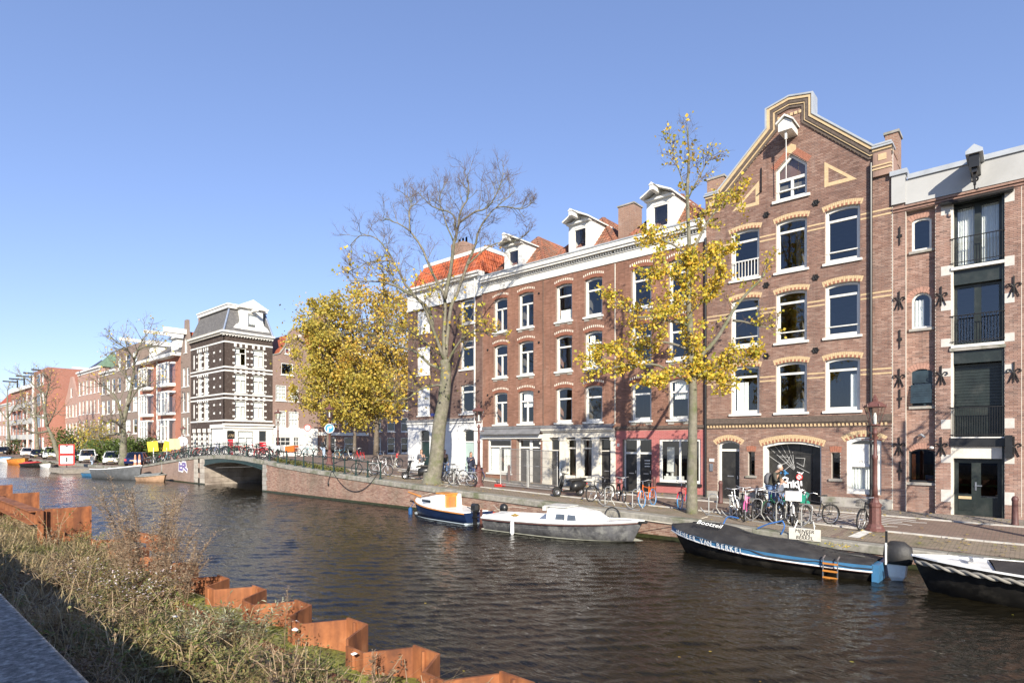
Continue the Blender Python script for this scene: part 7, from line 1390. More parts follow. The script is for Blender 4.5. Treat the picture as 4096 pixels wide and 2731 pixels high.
SILVER, ORB, REDK, BLUT, WHB, PNK, GRN, TEAL, NAV = (.5, .5, .5), (.6, .13, .02), (.5, .03, .03), (.06, .22, .45), (.7, .7, .68), (.5, .1, .25), (.03, .15, .07), (.15, .35, .4), (.03, .06, .2)
def bike(proto, p, rz, label, col=None, tyre=None, sc=1, tilt=0):
    sw = {}
    if col: sw['bike_frame_black'] = bm(col)
    if tyre: sw['bike_tyre'] = bm(tyre)
    return dup(proto, p, rz, label, sc, sw, tilt)
def at(pxa, pya, pxb, pyb):
    """front wheel pixel, rear wheel pixel (ground contact) -> middle and heading"""
    a, b = S(pxa, pya), S(pxb, pyb); c = (a + b) / 2; d = a - b; c.z = zs(c.x, c.y); return c, math.atan2(d.y, d.x)
c, a = at(3421, 2127, 3518, 2100); PB.location = c; PB.rotation_euler = (rad(-6), 0, a)
c, a = at(3211, 2100, 3325, 2096); bike(PN, c, a, 'black upright bike at the right end of the rack', tilt=.05)
for k, (px, py, rz, pr, col, lab) in enumerate(((2942, 2068, rad(-60), PN, WHB, 'white-framed bike at the left end of the crowded rack'), (2985, 2078, rad(-75), PL_, PNK, 'pink-framed bike second in the crowded rack'), (3022, 2072, rad(-80), PN, None, 'dark bike third in the crowded rack'), (3075, 2085, rad(-40), PN, None, 'black bike parked right before the man and child'), (3165, 2094, rad(-70), PC, SILVER, 'silver bike with white front crate in the crowded rack'), (3120, 2078, rad(-110), PL_, GRN, 'green bike behind the white crate bike'), (3045, 2066, rad(-85), PN, None, 'black bike fourth in the crowded rack, squeezed into the middle'), (3140, 2088, rad(-100), PN, None, 'black bike pressed against the white crate bike'), (3190, 2080, rad(-75), PN, None, 'dark bike behind the right end of the crowded rack'), (2962, 2060, rad(-70), PN, None, 'black bike wedged behind the pink-framed one'))):
    p = S(px, py); bike(pr, p, rz, lab, col, None, 1, RO.uniform(-.1, .1))
bike(PN, S(2592, 2025), rad(-85), 'orange bike with blue tyres seen from the front', ORB, BLUT, 1, .06); c, a = at(2697, 2045, 2775, 2020); bike(PN, c, a, 'red bike with blue tyres half hidden by the tree trunk', REDK, BLUT)
bike(PN, S(2400, 2003), rad(-100), 'black bike with wide handlebar before the cream shopfront', None, None, 1.02, -.08); c, a = at(2505, 2016, 2465, 1995); bike(PN, c, a, 'black bike parked beside the pink doors', None, None)
c, a = at(1806, 1940, 1893, 1948); bike(PL_, c, a, 'silver low-step bike beside the left lamp post', SILVER, None, 1, .06); c, a = at(1735, 1928, 1790, 1930); bike(PN, c, a, 'dark bike at the foot of the big bare tree', None, None, 1, .08); c, a = at(1762, 1930, 1830, 1925); bike(PN, c, a, 'black bike behind the silver low-step bike', None, None, 1, -.06); c, a = at(1850, 1925, 1920, 1932); bike(PN, c, a, 'black bike parked against the lamp post plinth', NAV)
c, a = at(1420, 1895, 1480, 1898); bike(PN, c + Vector((0, .25, 0)), a, 'black bike leaning on the quay railing, left of two', None); c, a = at(1535, 1905, 1478, 1900); bike(PN, c + Vector((0, .3, 0)), a, 'silver-grey bike leaning on the quay railing, right of two', SILVER)
# back row across the street
bk = [(1365, 1812, .1, PN, TEAL, (.5, .25, .05), 'pale blue bike with orange tyres across the street'), (1437, 1818, 3.0, PL_, REDK, None, 'bright red low bike across the street'), (1520, 1828, .1, PN, None, None, 'black bike with pale rims across the street beside the stucco house'), (1290, 1808, .4, PN, None, None, 'black bike left of the walking woman'), (1240, 1806, .3, PN, TEAL, None, 'light blue bike in the back row'), (1215, 1806, .5, PN, WHB, None, 'white bike in the back row beside the cargo bike'), (1575, 1832, .2, PN, None, None, 'black bike in the shade of the yellow trees'), (1400, 1812, .2, PN, None, None, 'dark bike behind the orange-tyred one'), (1330, 1808, .3, PN, None, None, 'dark bike behind the lamp post with the arrow sign')]
for px, py, rz, pr, col, ty, lab in bk:
    q = onY(px, py, 27.0 if px > 1330 else 26.0); y = q[1]; bike(pr, (q[0], y, zs(q[0], y)), rz, lab, col, ty)
# bikes on the bridge railing
NB = 34; colsb = [None, None, SILVER, REDK, None, WHB, NAV, None, ORB, GRN, None, TEAL]
ordn = ['first', 'second', 'third', 'fourth', 'fifth', 'sixth', 'seventh', 'eighth', 'ninth', 'tenth', 'eleventh', 'twelfth', 'thirteenth', 'fourteenth', 'fifteenth', 'sixteenth', 'seventeenth', 'eighteenth', 'nineteenth', 'twentieth', 'twenty-first', 'twenty-second', 'twenty-third', 'twenty-fourth', 'twenty-fifth', 'twenty-sixth', 'twenty-seventh', 'twenty-eighth', 'twenty-ninth', 'thirtieth', 'thirty-first', 'thirty-second', 'thirty-third', 'thirty-fourth']
cn = {None: 'black', SILVER: 'silver', REDK: 'red', WHB: 'white', NAV: 'navy', ORB: 'orange', GRN: 'green', TEAL: 'pale blue'}
for i in range(NB):
    x = lerp(-66, -40.2, (i + .5) / NB) + RO.uniform(-.15, .15); y = QY + .62 + RO.uniform(0, .35); col = colsb[RO.randrange(12)]
    bike((PN, PL_, PN)[i % 3], (x, y, zs(x, y)), rad(RO.choice((80, 95, 110, -90, -70, 60, 20, 165))), '%s bike, %s from the left along the bridge railing' % (cn[col], ordn[i]), col, None, 1, RO.uniform(-.1, .1))
for o in (PL_, PC, PN):
    for c in list(o.children):
        for d in list(c.children): bpy.data.objects.remove(d)
        bpy.data.objects.remove(c)
    bpy.data.objects.remove(o)
# cargo bike
q = onY(1140, 0, 25.2); cb = thing('cargo_bike', 'cargo bike with orange box before the bell gable house', 'cargo bike', (q[0], 25.2, zs(q[0], 25.2)), .5); m = MB(); m.loft([[(x, -w, z0), (x, w, z0), (x, w, z1), (x, -w, z1)] for x, w, z0, z1 in ((.2, .3, .3, .85), (1.1, .35, .4, .95))]); m.build('cargo_box', bm(ORB), cb, world=False); m = MB(); m.ring((-.9, 0, .33), .3, .03, 1, 18, 5); m.ring((1.4, 0, .25), .22, .03, 1, 16, 5); m.build('wheel', RUBBER, cb, world=False); m = MB(); m.tube([(-.9, 0, .33), (-.4, 0, .35), (.3, 0, .35)], .025, 5); m.tube([(-.4, 0, .35), (-.6, 0, .95)], .02, 5); m.tube([(1.1, 0, .5), (1.4, 0, .25)], .02, 5); m.tube([(.1, -.3, 1.05), (.1, .3, 1.05)], .015, 5); m.tube([(.1, 0, 1.05), (.2, 0, .4)], .015, 5); m.build('frame', BF, cb, world=False); m = MB(); m.box(-.78, -.5, -.09, .09, .95, 1.0); m.build('saddle', SAD, cb, world=False); m = MB(); m.loft([[(-1.2, -.3, .55), (-1.2, .3, .55), (-1.2, .2, .8), (-1.2, -.2, .8)], [(-.3, -.32, .5), (-.3, .32, .5), (-.3, .25, .95), (-.3, -.25, .95)]]); m.build('rain_cover', BWH, cb, world=False)
# ---------------------------------------------------------------- bike racks (steel hoops)
MESHW = M('dull_mesh_wire', (.2, .2, .2), .6, metal=.3)
HOOP = M('galvanised_tube', (.42, .42, .4), .45, metal=.6, var=.15)
def rack(label, pa, pb, n, rails=True):
    A, B = S(*pa), S(*pb); t = thing('bike_rack', label, 'bike rack', A, math.atan2(B.y - A.y, B.x - A.x)); L = (B - A).length; dzz = (B.z - A.z) / L
    for i in range(n):
        x = L * i / max(1, n - 1); z = dzz * x; m = MB(); m.tube([(x, 0, z - .02), (x, 0, z + .68), (x + .04, 0, z + .76), (x + .12, 0, z + .8), (x + .24, 0, z + .8), (x + .32, 0, z + .76), (x + .35, 0, z + .68), (x + .3, .0, z + .3), (x + .4, .1, z + .08)], .022, 6); m.build('hoop', HOOP, t, world=False)
        m = MB(); P = [(x - .25 + .06 * k, -.15, z + .28 - .2 * math.sin(PI * k / 9)) for k in range(10)]; m.tube(P, .018, 5); m.build('wheel_cradle', HOOP, t, world=False)
    m = MB(); m.box(-.1, L + .3, -.05, .05, 0, .04); m.v = [(p[0], p[1], p[2] + dzz * p[0]) for p in m.v]; m.build('base_rail', HOOP, t, world=False)
rack('steel bike rack before the pink shopfront', (2420, 2025), (2530, 2038), 2); rack('steel bike rack before the warehouse garage door', (2835, 2060), (3205, 2112), 5); rack('steel bike rack by the big bare tree', (1735, 1932), (1815, 1942), 2)
# ---------------------------------------------------------------- lamp posts
GLS = glassmat('lantern_glass', (.85, .87, .85), 1.5, 0)
def make_lamp(label, loc, rz=0):
    l = thing('street_lamp', label, 'street lamp', loc, rz, 'red-brown lantern posts'); m = MB(); m.lathe([(.3, 0), (.3, .06), (.25, .1), (.24, .16), (.18, .24), (.165, .75), (.19, .8), (.19, .87), (.13, .92), (.1, 1.0), (.1, 1.08), (.12, 1.12)], n=10); m.build('plinth', LAMPR, l, world=False)
    m = MB(); m.lathe([(.085, 1.1), (.07, 1.5), (.07, 2.3), (.085, 2.32), (.085, 2.42), (.055, 2.46), (.05, 3.1), (.075, 3.12), (.075, 3.2), (.05, 3.22), (.05, 3.3)], n=10); m.tube([(-.35, 0, 2.95), (.35, 0, 2.95)], .018, 5)
    for s_ in (-1, 1): m.ell((s_ * .36, 0, 2.95), .03, .03, .03, 6, 5); m.tube([(s_ * .05, 0, 3.1), (s_ * .2, 0, 3.22), (s_ * .16, 0, 3.36), (s_ * .1, 0, 3.4)], .012, 5)
    m.build('post', LAMPR, l, True, world=False)
    m = MB(); m.lathe([(.12, 3.38), (.15, 3.4), (.15, 3.44)], n=6); m.lathe([(.33, 3.98), (.34, 4.02), (.18, 4.14), (.08, 4.18), (.09, 4.24), (.04, 4.3), (.05, 4.34), (.0, 4.42)], n=6)
    for i in range(6): a = i * PI / 3; m.tube([(.14 * math.cos(a), .14 * math.sin(a), 3.42), (.31 * math.cos(a), .31 * math.sin(a), 4.0)], .012, 4); m.tube([(.32 * math.cos(a), .32 * math.sin(a), 4.0), (.34 * math.cos(a), .34 * math.sin(a), 4.1)], [.03, .008], 5)
    ln = m.build('lantern', LAMPR, l, world=False); m = MB(); m.lathe([(.135, 3.44), (.3, 3.98)], n=6); m.build('lantern_glass', GLS, ln, world=False); m = MB(); m.lathe([(.05, 3.44), (.05, 3.7), (.03, 3.8)], n=8); m.build('burner', BWH, ln, world=False); return l
def yat(px, y): q = onY(px, 0, y); return (q[0], y, zs(q[0], y))
b = S(3500, 2122); L0 = make_lamp('nearest red-brown lantern post, before the white arched warehouse window', b)
dup(L0, S(1915, 1946), 0, 'lantern post beside the big bare tree and stucco house corner'); dup(L0, S(1318, 1858), 0, 'lantern post carrying the blue arrow sign'); dup(L0, yat(1112, 26.2), 0, 'lantern post before the bell gable house'); dup(L0, yat(733, 25.0), 0, 'lantern post before the dark banded house, with round sign'); dup(L0, yat(515, 25.5), 0, 'lantern post before the red bay house hedge'); dup(L0, yat(313, 24.5), 0, 'lantern post between the far parked cars'); dup(L0, yat(183, 25), 0, 'farthest lantern post before the modern block')
# blue arrow sign
p = S(1318, 1858); sg = thing('arrow_sign', 'round blue sign with white right-turn arrow on the lamp post', 'road sign', (p.x, p.y, p.z + 2.62), rad(58)); m = MB()
def disc(m, r, y, n=24, z=0): m.add([(r * math.cos(2 * PI * i / n), y, z + r * math.sin(2 * PI * i / n)) for i in range(n)], [tuple(range(n))])
disc(m, .33, -.13); disc(m, .33, -.11); m.ring((0, -.12, 0), .33, .012, 1, 24, 4); m.build('rim', BWH, sg, world=False); m = MB(); disc(m, .3, -.134); m.build('blue_face', M('sign_blue', (.01, .2, .6), .4, var=.03, bump=0), sg, world=False)
m = MB(); m.add([(x, -.138, z) for x, z in ((-.14, -.22), (-.05, -.22), (-.05, .0), (-.02, .05), (.05, .05), (.05, -.03), (.2, .1), (.05, .22), (.05, .14), (-.06, .14), (-.14, .06))], [tuple(range(11))]); m.build('arrow', BWH, sg, world=False); m = MB(); m.box(-.03, .03, -.1, 0, -.2, .2); m.build('bracket', LAMPR, sg, world=False)
q = yat(733, 25.0); sg = thing('round_sign_back', 'pale round sign seen from behind on the lantern post by the dark house', 'road sign', (q[0], q[1] - .1, q[2] + 2.6), rad(70)); m = MB(); disc(m, .55, -.02); disc(m, .55, .0); m.build('disc', LBLU, sg, world=False); m = MB(); m.box(-.04, .04, 0, .1, -.5, .5); m.build('bracket', IRON, sg, world=False)
q = yat(1230, 26.6); sg = thing('no_entry_sign', 'small white sign with red rim before the side street house', 'road sign', q, rad(63)); m = MB(); m.tube([(0, 0, 0), (0, 0, 2.6)], .03, 6); m.build('post', ZINC, sg, world=False); m = MB(); disc(m, .3, -.04, 20, 2.5); m.build('red_rim', RED, sg, world=False); m = MB(); disc(m, .23, -.045, 20, 2.5); m.build('white_face', BWH, sg, world=False)
# ---------------------------------------------------------------- quay railing
rl = thing('quay_railing', 'dark green iron railing with posts along the bridge and quay edge', 'railing', (-48, QY + .2, 2.2)); px_ = [-63.5 + 1.62 * i for i in range(14)] + [onY(p, 0, QY + .22)[0] for p in (1078, 1112, 1146, 1181, 1215, 1252, 1292, 1335, 1379, 1424, 1471, 1522)]
for x in px_:
    z = qtop(x); m = MB(); m.lathe([(.1, 0), (.09, .06), (.05, .1), (.045, .35), (.06, .4), (.04, .45), (.038, .82), (.06, .86), (.06, .92), (.03, .96)], (x, QY + .22, z), 8); m.build('post', GREENP, rl)
for h in (.42, .88): m = MB(); m.tube([(x, QY + .22, qtop(x) + h) for x in px_], .022, 6); m.build('rail', GREENP, rl)
# hanging mooring rope on the quay wall
m = MB(); A = onY(1328, 1880, QY - .08); B = onY(1512, 1892, QY - .08); P = []
for i in range(17): t = i / 16; P.append((lerp(A[0], B[0], t), QY - .08, lerp(A[2], B[2], t) - 1.15 * (1 - (2 * t - 1) ** 2)))
m.tube(P, .022, 5); C = onY(1313, 1935, QY - .1); m.tube([A, (C[0], QY - .1, C[2] + .2), C], .02, 5); m.ell(C, .05, .05, .12, 7, 6); tag(m.build('hanging_rope', BLACKP), 'dark mooring rope hanging in a loop on the quay wall', 'rope')
# moss tufts by the railing
T = Tree(90)
for i in range(900): x = T.r.uniform(-41, -32); y = T.r.uniform(19.9, 20.9); T.leaf(Vector((x, y, zs(x, y) + T.r.uniform(0, .22))), .1)
tag(T.lv.build('verge_grass', GRASS), 'grass tufts growing along the kerb behind the railing', 'grass', kind='stuff')
# ---------------------------------------------------------------- bollards
AMS = M('brown_bollard_paint', (.1, .045, .04), .55, var=.3, sc=6)
def bollard(label, loc, mat, nm='bollard', s=1, bands=None, group=None):
    t = thing(nm, label, 'bollard', loc, 0, group); m = MB(); m.lathe([(.1 * s, 0), (.11 * s, .05), (.095 * s, .1), (.08 * s, .8 * s), (.095 * s, .84 * s), (.095 * s, .9 * s), (.06 * s, .97 * s), (.0, 1.0 * s)], n=10); m.build('post', mat, t, True, world=False)
    for z0, z1, mm in (bands or []): m = MB(); m.lathe([(.1 * s, z0), (.1 * s, z1)], n=10); m.build('band', mm, t, world=False)
bollard('brown iron bollard at the right picture edge', S(4060, 2102), AMS, group='brown bollards'); bollard('brown iron bollard beside the warehouse door', S(2882, 2012), AMS, group='brown bollards'); bollard('brown iron bollard beside the pink shop window', S(2617, 1988), AMS, group='brown bollards'); bollard('dark bollard behind the mesh fence', S(2036, 1925), AMS, group='brown bollards')
for k, (px, py) in enumerate(((1183, 1828), (1262, 1829), (1332, 1815), (1405, 1827))): bollard('red and white bollard, %s from the left on the crossing' % ordn[k], S(px, py), RED, 'striped_bollard', .95, [(.35, .5, BWH), (.62, .76, BWH)], 'red and white bollards')
t = thing('leaning_bollard', 'grey concrete bollard with red top leaning near the scooter', 'bollard', S(1580, 1868), 0); t.rotation_euler = (0, rad(12), .4); m = MB(); m.lathe([(.14, 0), (.13, .7), (.1, .75)], n=10); m.build('post', STONE, t, world=False); m = MB(); m.lathe([(.09, .75), (.09, 1.05), (.02, 1.1)], n=10); m.build('cap', RED, t, world=False)
# ---------------------------------------------------------------- mesh site fence
A, B = S(2000, 1945), S(2232, 1968); A = Vector((A.x, A.y, 0)); fn = thing('site_fence', 'two galvanised mesh fence panels on feet before the brown and cream shopfronts', 'fence', (A.x, A.y, zs(A.x, A.y)), math.atan2(B.y - A.y, B.x - A.x)); L = math.hypot(B.x - A.x, B.y - A.y); sz = (zs(B.x, B.y) - zs(A.x, A.y)) / L
for k in range(2):
    x0, x1 = L * k / 2 + .04, L * (k + 1) / 2 - .04; m = MB(); m.tube([(x0, 0, .1 + sz * x0), (x0, 0, 2.05 + sz * x0), (x1, 0, 2.05 + sz * x1), (x1, 0, .1 + sz * x1), (x0, 0, .1 + sz * x0)], .03, 6); fr = m.build('panel_frame', HOOP, fn, world=False); m = MB(); n = 46
    for i in range(1, n): x = lerp(x0, x1, i / n); m.tube([(x, .01, .12 + sz * x), (x, .01, 2.03 + sz * x)], .0075, 3, False)
    for z in (.3, .75, 1.2, 1.65): m.tube([(x0, .005, z + sz * x0), (x1, .005, z + sz * x1)], .008, 3, False)
    o = m.build('mesh_wires', MESHW, fr, world=False); o['kind'] = 'stuff'
for x in (.0, L): m = MB(); m.box(x - .12, x + .12, -.32, .32, sz * x, sz * x + .14); m.build('foot', RED, fn, world=False)
# ---------------------------------------------------------------- scooters
def scooter(label, loc, rz, screen, lamp):
    s = thing('scooter', label, 'scooter', loc, rz)
    for x, nm in ((.62, 'front_wheel'), (-.6, 'rear_wheel')):
        m = MB(); m.ring((x, 0, .24), .17, .07, 1, 20, 7); w = m.build(nm, RUBBER, s, True, world=False); m = MB(); m.ring((x, 0, .24), .1, .03, 1, 14, 5); m.tube([(x, -.06, .24), (x, .06, .24)], .06, 8); m.build('rim', CHROME, w, world=False)
    m = MB(); m.loft([[(.52, -.04, .38), (.52, .04, .38), (.46, .12, .5), (.46, -.12, .5)], [(.46, -.2, .45), (.46, .2, .45), (.4, .2, .5), (.4, -.2, .5)], [(.42, -.19, .75), (.42, .19, .75), (.35, .19, .75), (.35, -.19, .75)], [(.36, -.1, 1.0), (.36, .1, 1.0), (.3, .1, 1.0), (.3, -.1, 1.0)]]); m.loft([[(.45, -.18, .26), (.45, .18, .26), (.45, .18, .45), (.45, -.18, .45)], [(.38, -.19, .22), (.38, .19, .22), (.38, .19, .3), (.38, -.19, .3)], [(-.2, -.19, .22), (-.2, .19, .22), (-.2, .19, .3), (-.2, -.19, .3)]]); m.build('leg_shield', BLACKP, s, True, world=False)
    m = MB(); m.loft([[(x, -w, z0), (x, w, z0), (x, w * 1.15, (z0 + z1) / 2), (x, w * .7, z1), (x, -w * .7, z1), (x, -w * 1.15, (z0 + z1) / 2)] for x, w, z0, z1 in ((-.12, .13, .25, .62), (-.3, .19, .25, .72), (-.6, .2, .34, .74), (-.85, .13, .48, .7), (-.92, .06, .55, .66))]); m.build('body', BLACKP, s, True, world=False)
    m = MB(); m.loft([[(x, -w, z), (x, w, z), (x, w * .85, z + h), (x, -w * .85, z + h)] for x, w, z, h in ((.0, .1, .7, .06), (-.15, .14, .72, .1), (-.5, .15, .73, .11), (-.85, .12, .76, .1), (-.9, .08, .78, .05))]); m.build('seat', SAD, s, True, world=False)
    m = MB(); m.loft([[(.62 + .24 * math.cos(a), -.07, .24 + .24 * math.sin(a)), (.62 + .24 * math.cos(a), .07, .24 + .24 * math.sin(a))] for a in [.4 + i * .3 for i in range(8)]], False, False); m.tube([(.62, 0, .3), (.5, 0, .6), (.36, 0, 1.02)], .04, 6); m.build('mudguard', BLACKP, s, world=False)
    m = MB(); m.tube([(.2, -.33, 1.04), (.3, -.15, 1.06), (.34, 0, 1.05), (.3, .15, 1.06), (.2, .33, 1.04)], .022, 6); m.loft([[(.28, -.13, .98), (.28, .13, .98), (.28, .1, 1.12), (.28, -.1, 1.12)], [(.42, -.1, .98), (.42, .1, .98), (.42, .07, 1.1), (.42, -.07, 1.1)]]); m.build('handlebar', BLACKP, s, world=False)
    m = MB(); m.tube([(.42, 0, 1.03), (.46, 0, 1.03)], [.08, .07], 12); m.build('headlight', lamp, s, world=False); m = MB()
    for q in (-1, 1): m.tube([(.28, q * .2, 1.06), (.22, q * .3, 1.24)], .008, 4); m.ell((.22, q * .32, 1.27), .02, .055, .045, 8, 6)
    m.build('mirror', BLACKP, s, world=False)
    if screen: m = MB(); m.loft([[(.42 - .1 * f, w * math.sin(a), 1.08 + .62 * f + (.0)) for a in (-1.2, -.6, 0, .6, 1.2)] for f, w in ((0, .14), (.3, .25), (.7, .27), (.9, .22), (1, .12))], False, False); m.build('windscreen', glassmat('screen_plastic', (.7, .75, .8), 1.6, 0), s, True, world=False)
    m = MB(); m.box(-.97, -.9, -.06, .06, .56, .62); m.build('tail_light', RED, s, world=False); m = MB(); m.box(-1.0, -.96, -.1, .1, .38, .5); m.build('number_plate', YEL, s, world=False)
scooter('black scooter with tall windscreen beside the mesh fence', S(2275, 1985), rad(-115), True, BWH); scooter('black electric scooter with round headlight left of the big tree', S(1665, 1918), rad(-140), False, BLACKP)
# ---------------------------------------------------------------- odds and ends on the quay
m = MB(); m.add([(-.45, 0, 0), (.45, 0, 0), (.45, .0, .36), (-.45, .0, .36), (-.45, .02, 0), (.45, .02, 0), (.45, .02, .36), (-.45, .02, .36)], [(0, 1, 2, 3), (4, 7, 6, 5), (0, 4, 5, 1), (3, 2, 6, 7), (0, 3, 7, 4), (1, 5, 6, 2)])
p = onY(3218, 2160, QY - .12); sb = thing('name_board', 'cream board with hand-painted black lettering hanging on the quay edge', 'sign', (p[0], QY - .12, p[2]), 0); m.build('board', CREAM, sb, world=False)
for i, (tx, z) in enumerate((('MENEER', .27), ('VAN', .17), ('BERKEL', .07))): text_mesh('lettering', tx, .15, BLACKP, sb, Matrix.Translation((0, -.005, z)) @ Matrix.Rotation(PI / 2, 4, 'X'), .002, shear=.15)
m = MB()
for s_ in (-.28, .28): m.tube([(s_, 0, .36), (s_ * .8, .1, .58), (s_ * .5, .3, .55)], .015, 5)
m.build('hanger', HOOP, sb, world=False)
for k, (pa, pb, pc) in enumerate((((2892, 2098), (2912, 2066), (2955, 2072)), ((3030, 2112), (3075, 2094), (3130, 2082)), ((3130, 2082), (3138, 2105), (3125, 2135)))):
    y = QY - .02; P = [Vector(onY(px, py, y - .08)) for px, py in (pa, pb, pc)]; m = MB(); m.tube(smooth(P, 4), .022, 6); tag(m.build('blue_mooring_rope', BROPE), ('blue mooring rope looped over the quay edge at the sloop bow', 'blue mooring rope stretched along the quay edge', 'blue mooring rope hanging down beside the name board')[k], 'rope')
for k, (px, py, w) in enumerate(((2450, 2090, .35),)):
    q = onY(px, 2062, QY - .12); t = thing('bent_bicycle_wheel', 'loose bicycle wheel hanging over the quay edge behind the white boat', 'bicycle wheel', (q[0], q[1], q[2] - .35)); wheel_parts(t, 0, 'wheel')
YB = M('yellow_board', (.75, .52, .02), .5, var=.04, bump=0); YB2 = M('pale_yellow_board', (.78, .66, .25), .5, var=.04, bump=0)
for k, (px, w, tl, mt, z0) in enumerate(((614, .95, .12, YB, 1.5), (667, .75, -.15, YB, 1.25), (700, .95, .05, YB2, 1.3))):
    q = onY(px, 0, 21.2); t = thing('yellow_sign_board', ('tilted bright yellow board left of three on the bridge approach', 'folded yellow board, middle of three on the bridge approach', 'pale yellow double board, right of three on the bridge approach')[k], 'sign', (q[0], 21.2, zs(q[0], 21.2)), rad(71)); h = z0 - .0; m = MB(); m.box(-w / 2, w / 2, -.03, 0, h, h + 1.05)
    if k: m.box(-.02, .02, -.06, .02, h, h + 1.05)
    m.v = [(p[0] * math.cos(tl) - (p[2] - h) * math.sin(tl), p[1], h + (p[2] - h) * math.cos(tl) + p[0] * math.sin(tl)) for p in m.v]; m.build('board', mt, t, world=False); m = MB(); m.tube([(0, 0, 0), (0, 0, h + .4)], .04, 6); m.build('post', BWH, t, world=False)
for k, (px, py) in enumerate(((541, 1860), (558, 1858))):
    q = onY(px, 0, 20.2); t = thing('traffic_cone', ('orange post cone left of two beside the navy car', 'orange post cone right of two beside the navy car')[k], 'cone', (q[0], 20.2, zs(q[0], 20.2))); m = MB(); m.lathe([(.28, 0), (.28, .05), (.16, .08), (.08, 1.1), (.05, 1.2)], n=10); m.build('cone', M('faded_orange', (.6, .25, .15), .6), t, world=False); m = MB(); m.lathe([(.14, .4), (.12, .62)], n=10); m.build('band', BWH, t, world=False)
# ---------------------------------------------------------------- parked cars
def make_car(name, label, loc, rz, paint, kind='hatch', s=1.0):
    c = thing(name, label, 'car', loc, rz, 'cars parked on the left quay', s); L, Wd = {'hatch': (3.6, 1.62), 'sedan': (4.4, 1.75), 'suv': (4.5, 1.85), 'van': (4.9, 1.9)}[kind]; H = {'hatch': 1.5, 'sedan': 1.45, 'suv': 1.65, 'van': 1.95}[kind]; h = L / 2
    lo = {'hatch': .82, 'sedan': .85, 'suv': .95, 'van': 1.05}[kind]; hood = {'hatch': .25, 'sedan': .26, 'suv': .24, 'van': .18}[kind] * L
    def ring(x, w, z0, z1): return [(x, -w, z0), (x, -w * 1.02, (z0 + z1) / 2), (x, -w * .95, z1), (x, w * .95, z1), (x, w * 1.02, (z0 + z1) / 2), (x, w, z0)]
    w = Wd / 2; m = MB(); m.loft([ring(-h, w * .86, .35, lo * .95), ring(-h + .15, w * .97, .25, lo), ring(-h + L * .3, w, .22, lo + .02), ring(h - hood, w, .22, lo), ring(h - .3, w * .95, .22, lo - .12), ring(h - .08, w * .85, .28, lo - .22), ring(h, w * .75, .35, lo - .32)]); m.build('body', paint, c, True, world=False)
    xa, xb = -h + (.12 if kind != 'sedan' else .7), h - hood + .1; m = MB(); ra, rb = xa + (.3 if kind == 'sedan' else .25), xb - {'hatch': .75, 'sedan': .85, 'suv': .75, 'van': .6}[kind]; m.loft([[(xa, -w * .93, lo - .02), (xa, w * .93, lo - .02), (xb, w * .93, lo - .02), (xb, -w * .93, lo - .02)], [(ra, -w * .74, H), (ra, w * .74, H), (rb, w * .74, H), (rb, -w * .74, H)]]); cb = m.build('cabin_glass', GLASS2, c, world=False)
    m = MB(); m.loft([[(ra - .04, -w * .75, H - .03), (ra - .04, w * .75, H - .03), (rb + .05, w * .75, H - .03), (rb + .05, -w * .75, H - .03)], [(ra + .1, -w * .68, H + .04), (ra + .1, w * .68, H + .04), (rb - .1, w * .68, H + .04), (rb - .1, -w * .68, H + .04)]])
    for s_ in (-1, 1):
        for (x0, x1) in ((xa, ra), (xb, rb), ((xa + xb) / 2 - .1, (ra + rb) / 2)): m.tube([(x0, s_ * w * .94, lo - .02), (x1, s_ * w * .755, H)], .045, 5)
    m.build('roof', paint, c, world=False); m = MB(); m.box(xa + .3, xb - .5, -w * .6, w * .6, .5, lo + .05); m.box((xa + xb) / 2 - .1, (xa + xb) / 2 + .05, -w * .55, w * .55, lo, lo + .4); m.build('seats', BLACKP, c, world=False)
    for x in (h - .72, -h + .68):
        for s_ in (-1, 1):
            m = MB(); m.tube([(x, s_ * (w - .2), .3), (x, s_ * (w + .01), .3)], .3, 14); wl = m.build('wheel', RUBBER, c, world=False); m = MB(); m.tube([(x, s_ * (w - .02), .3), (x, s_ * (w + .02), .3)], .19, 10); m.build('rim', CHROME, wl, world=False)
    for s_ in (-1, 1):
        m = MB(); m.ell((h - .13, s_ * w * .68, lo - .25), .12, .16, .09, 8, 6); m.build('headlight', BWH, c, world=False); m = MB(); m.box(-h - .01, -h + .08, s_ * w * .78 - .1, s_ * w * .78 + .1, lo - .28, lo - .08); m.build('tail_light', RED, c, world=False); m = MB(); m.ell((xb - .3, s_ * (w + .08), lo + .08), .06, .1, .07, 7, 5); m.build('mirror', paint, c, world=False)
    m = MB(); m.box(-h - .02, -h + .02, -.26, .26, .55, .67); m.box(h - .02, h + .02, -.26, .26, .38, .5); m.build('number_plate', YEL, c, world=False); m = MB(); m.box(h - .04, h + .01, -.4, .4, .28, .37); m.build('grille', BLACKP, c, world=False)
def paint(n, c): return M('car_paint_' + n, c, .2, var=.02, bump=0, spec=.6)
PWc, PNv, PDk = paint('white', (.75, .75, .74)), paint('navy', (.012, .02, .075)), paint('dark', (.015, .018, .025))
def cpos(px, y): q = onY(px, 0, y); return (q[0], y, zs(q[0], y))
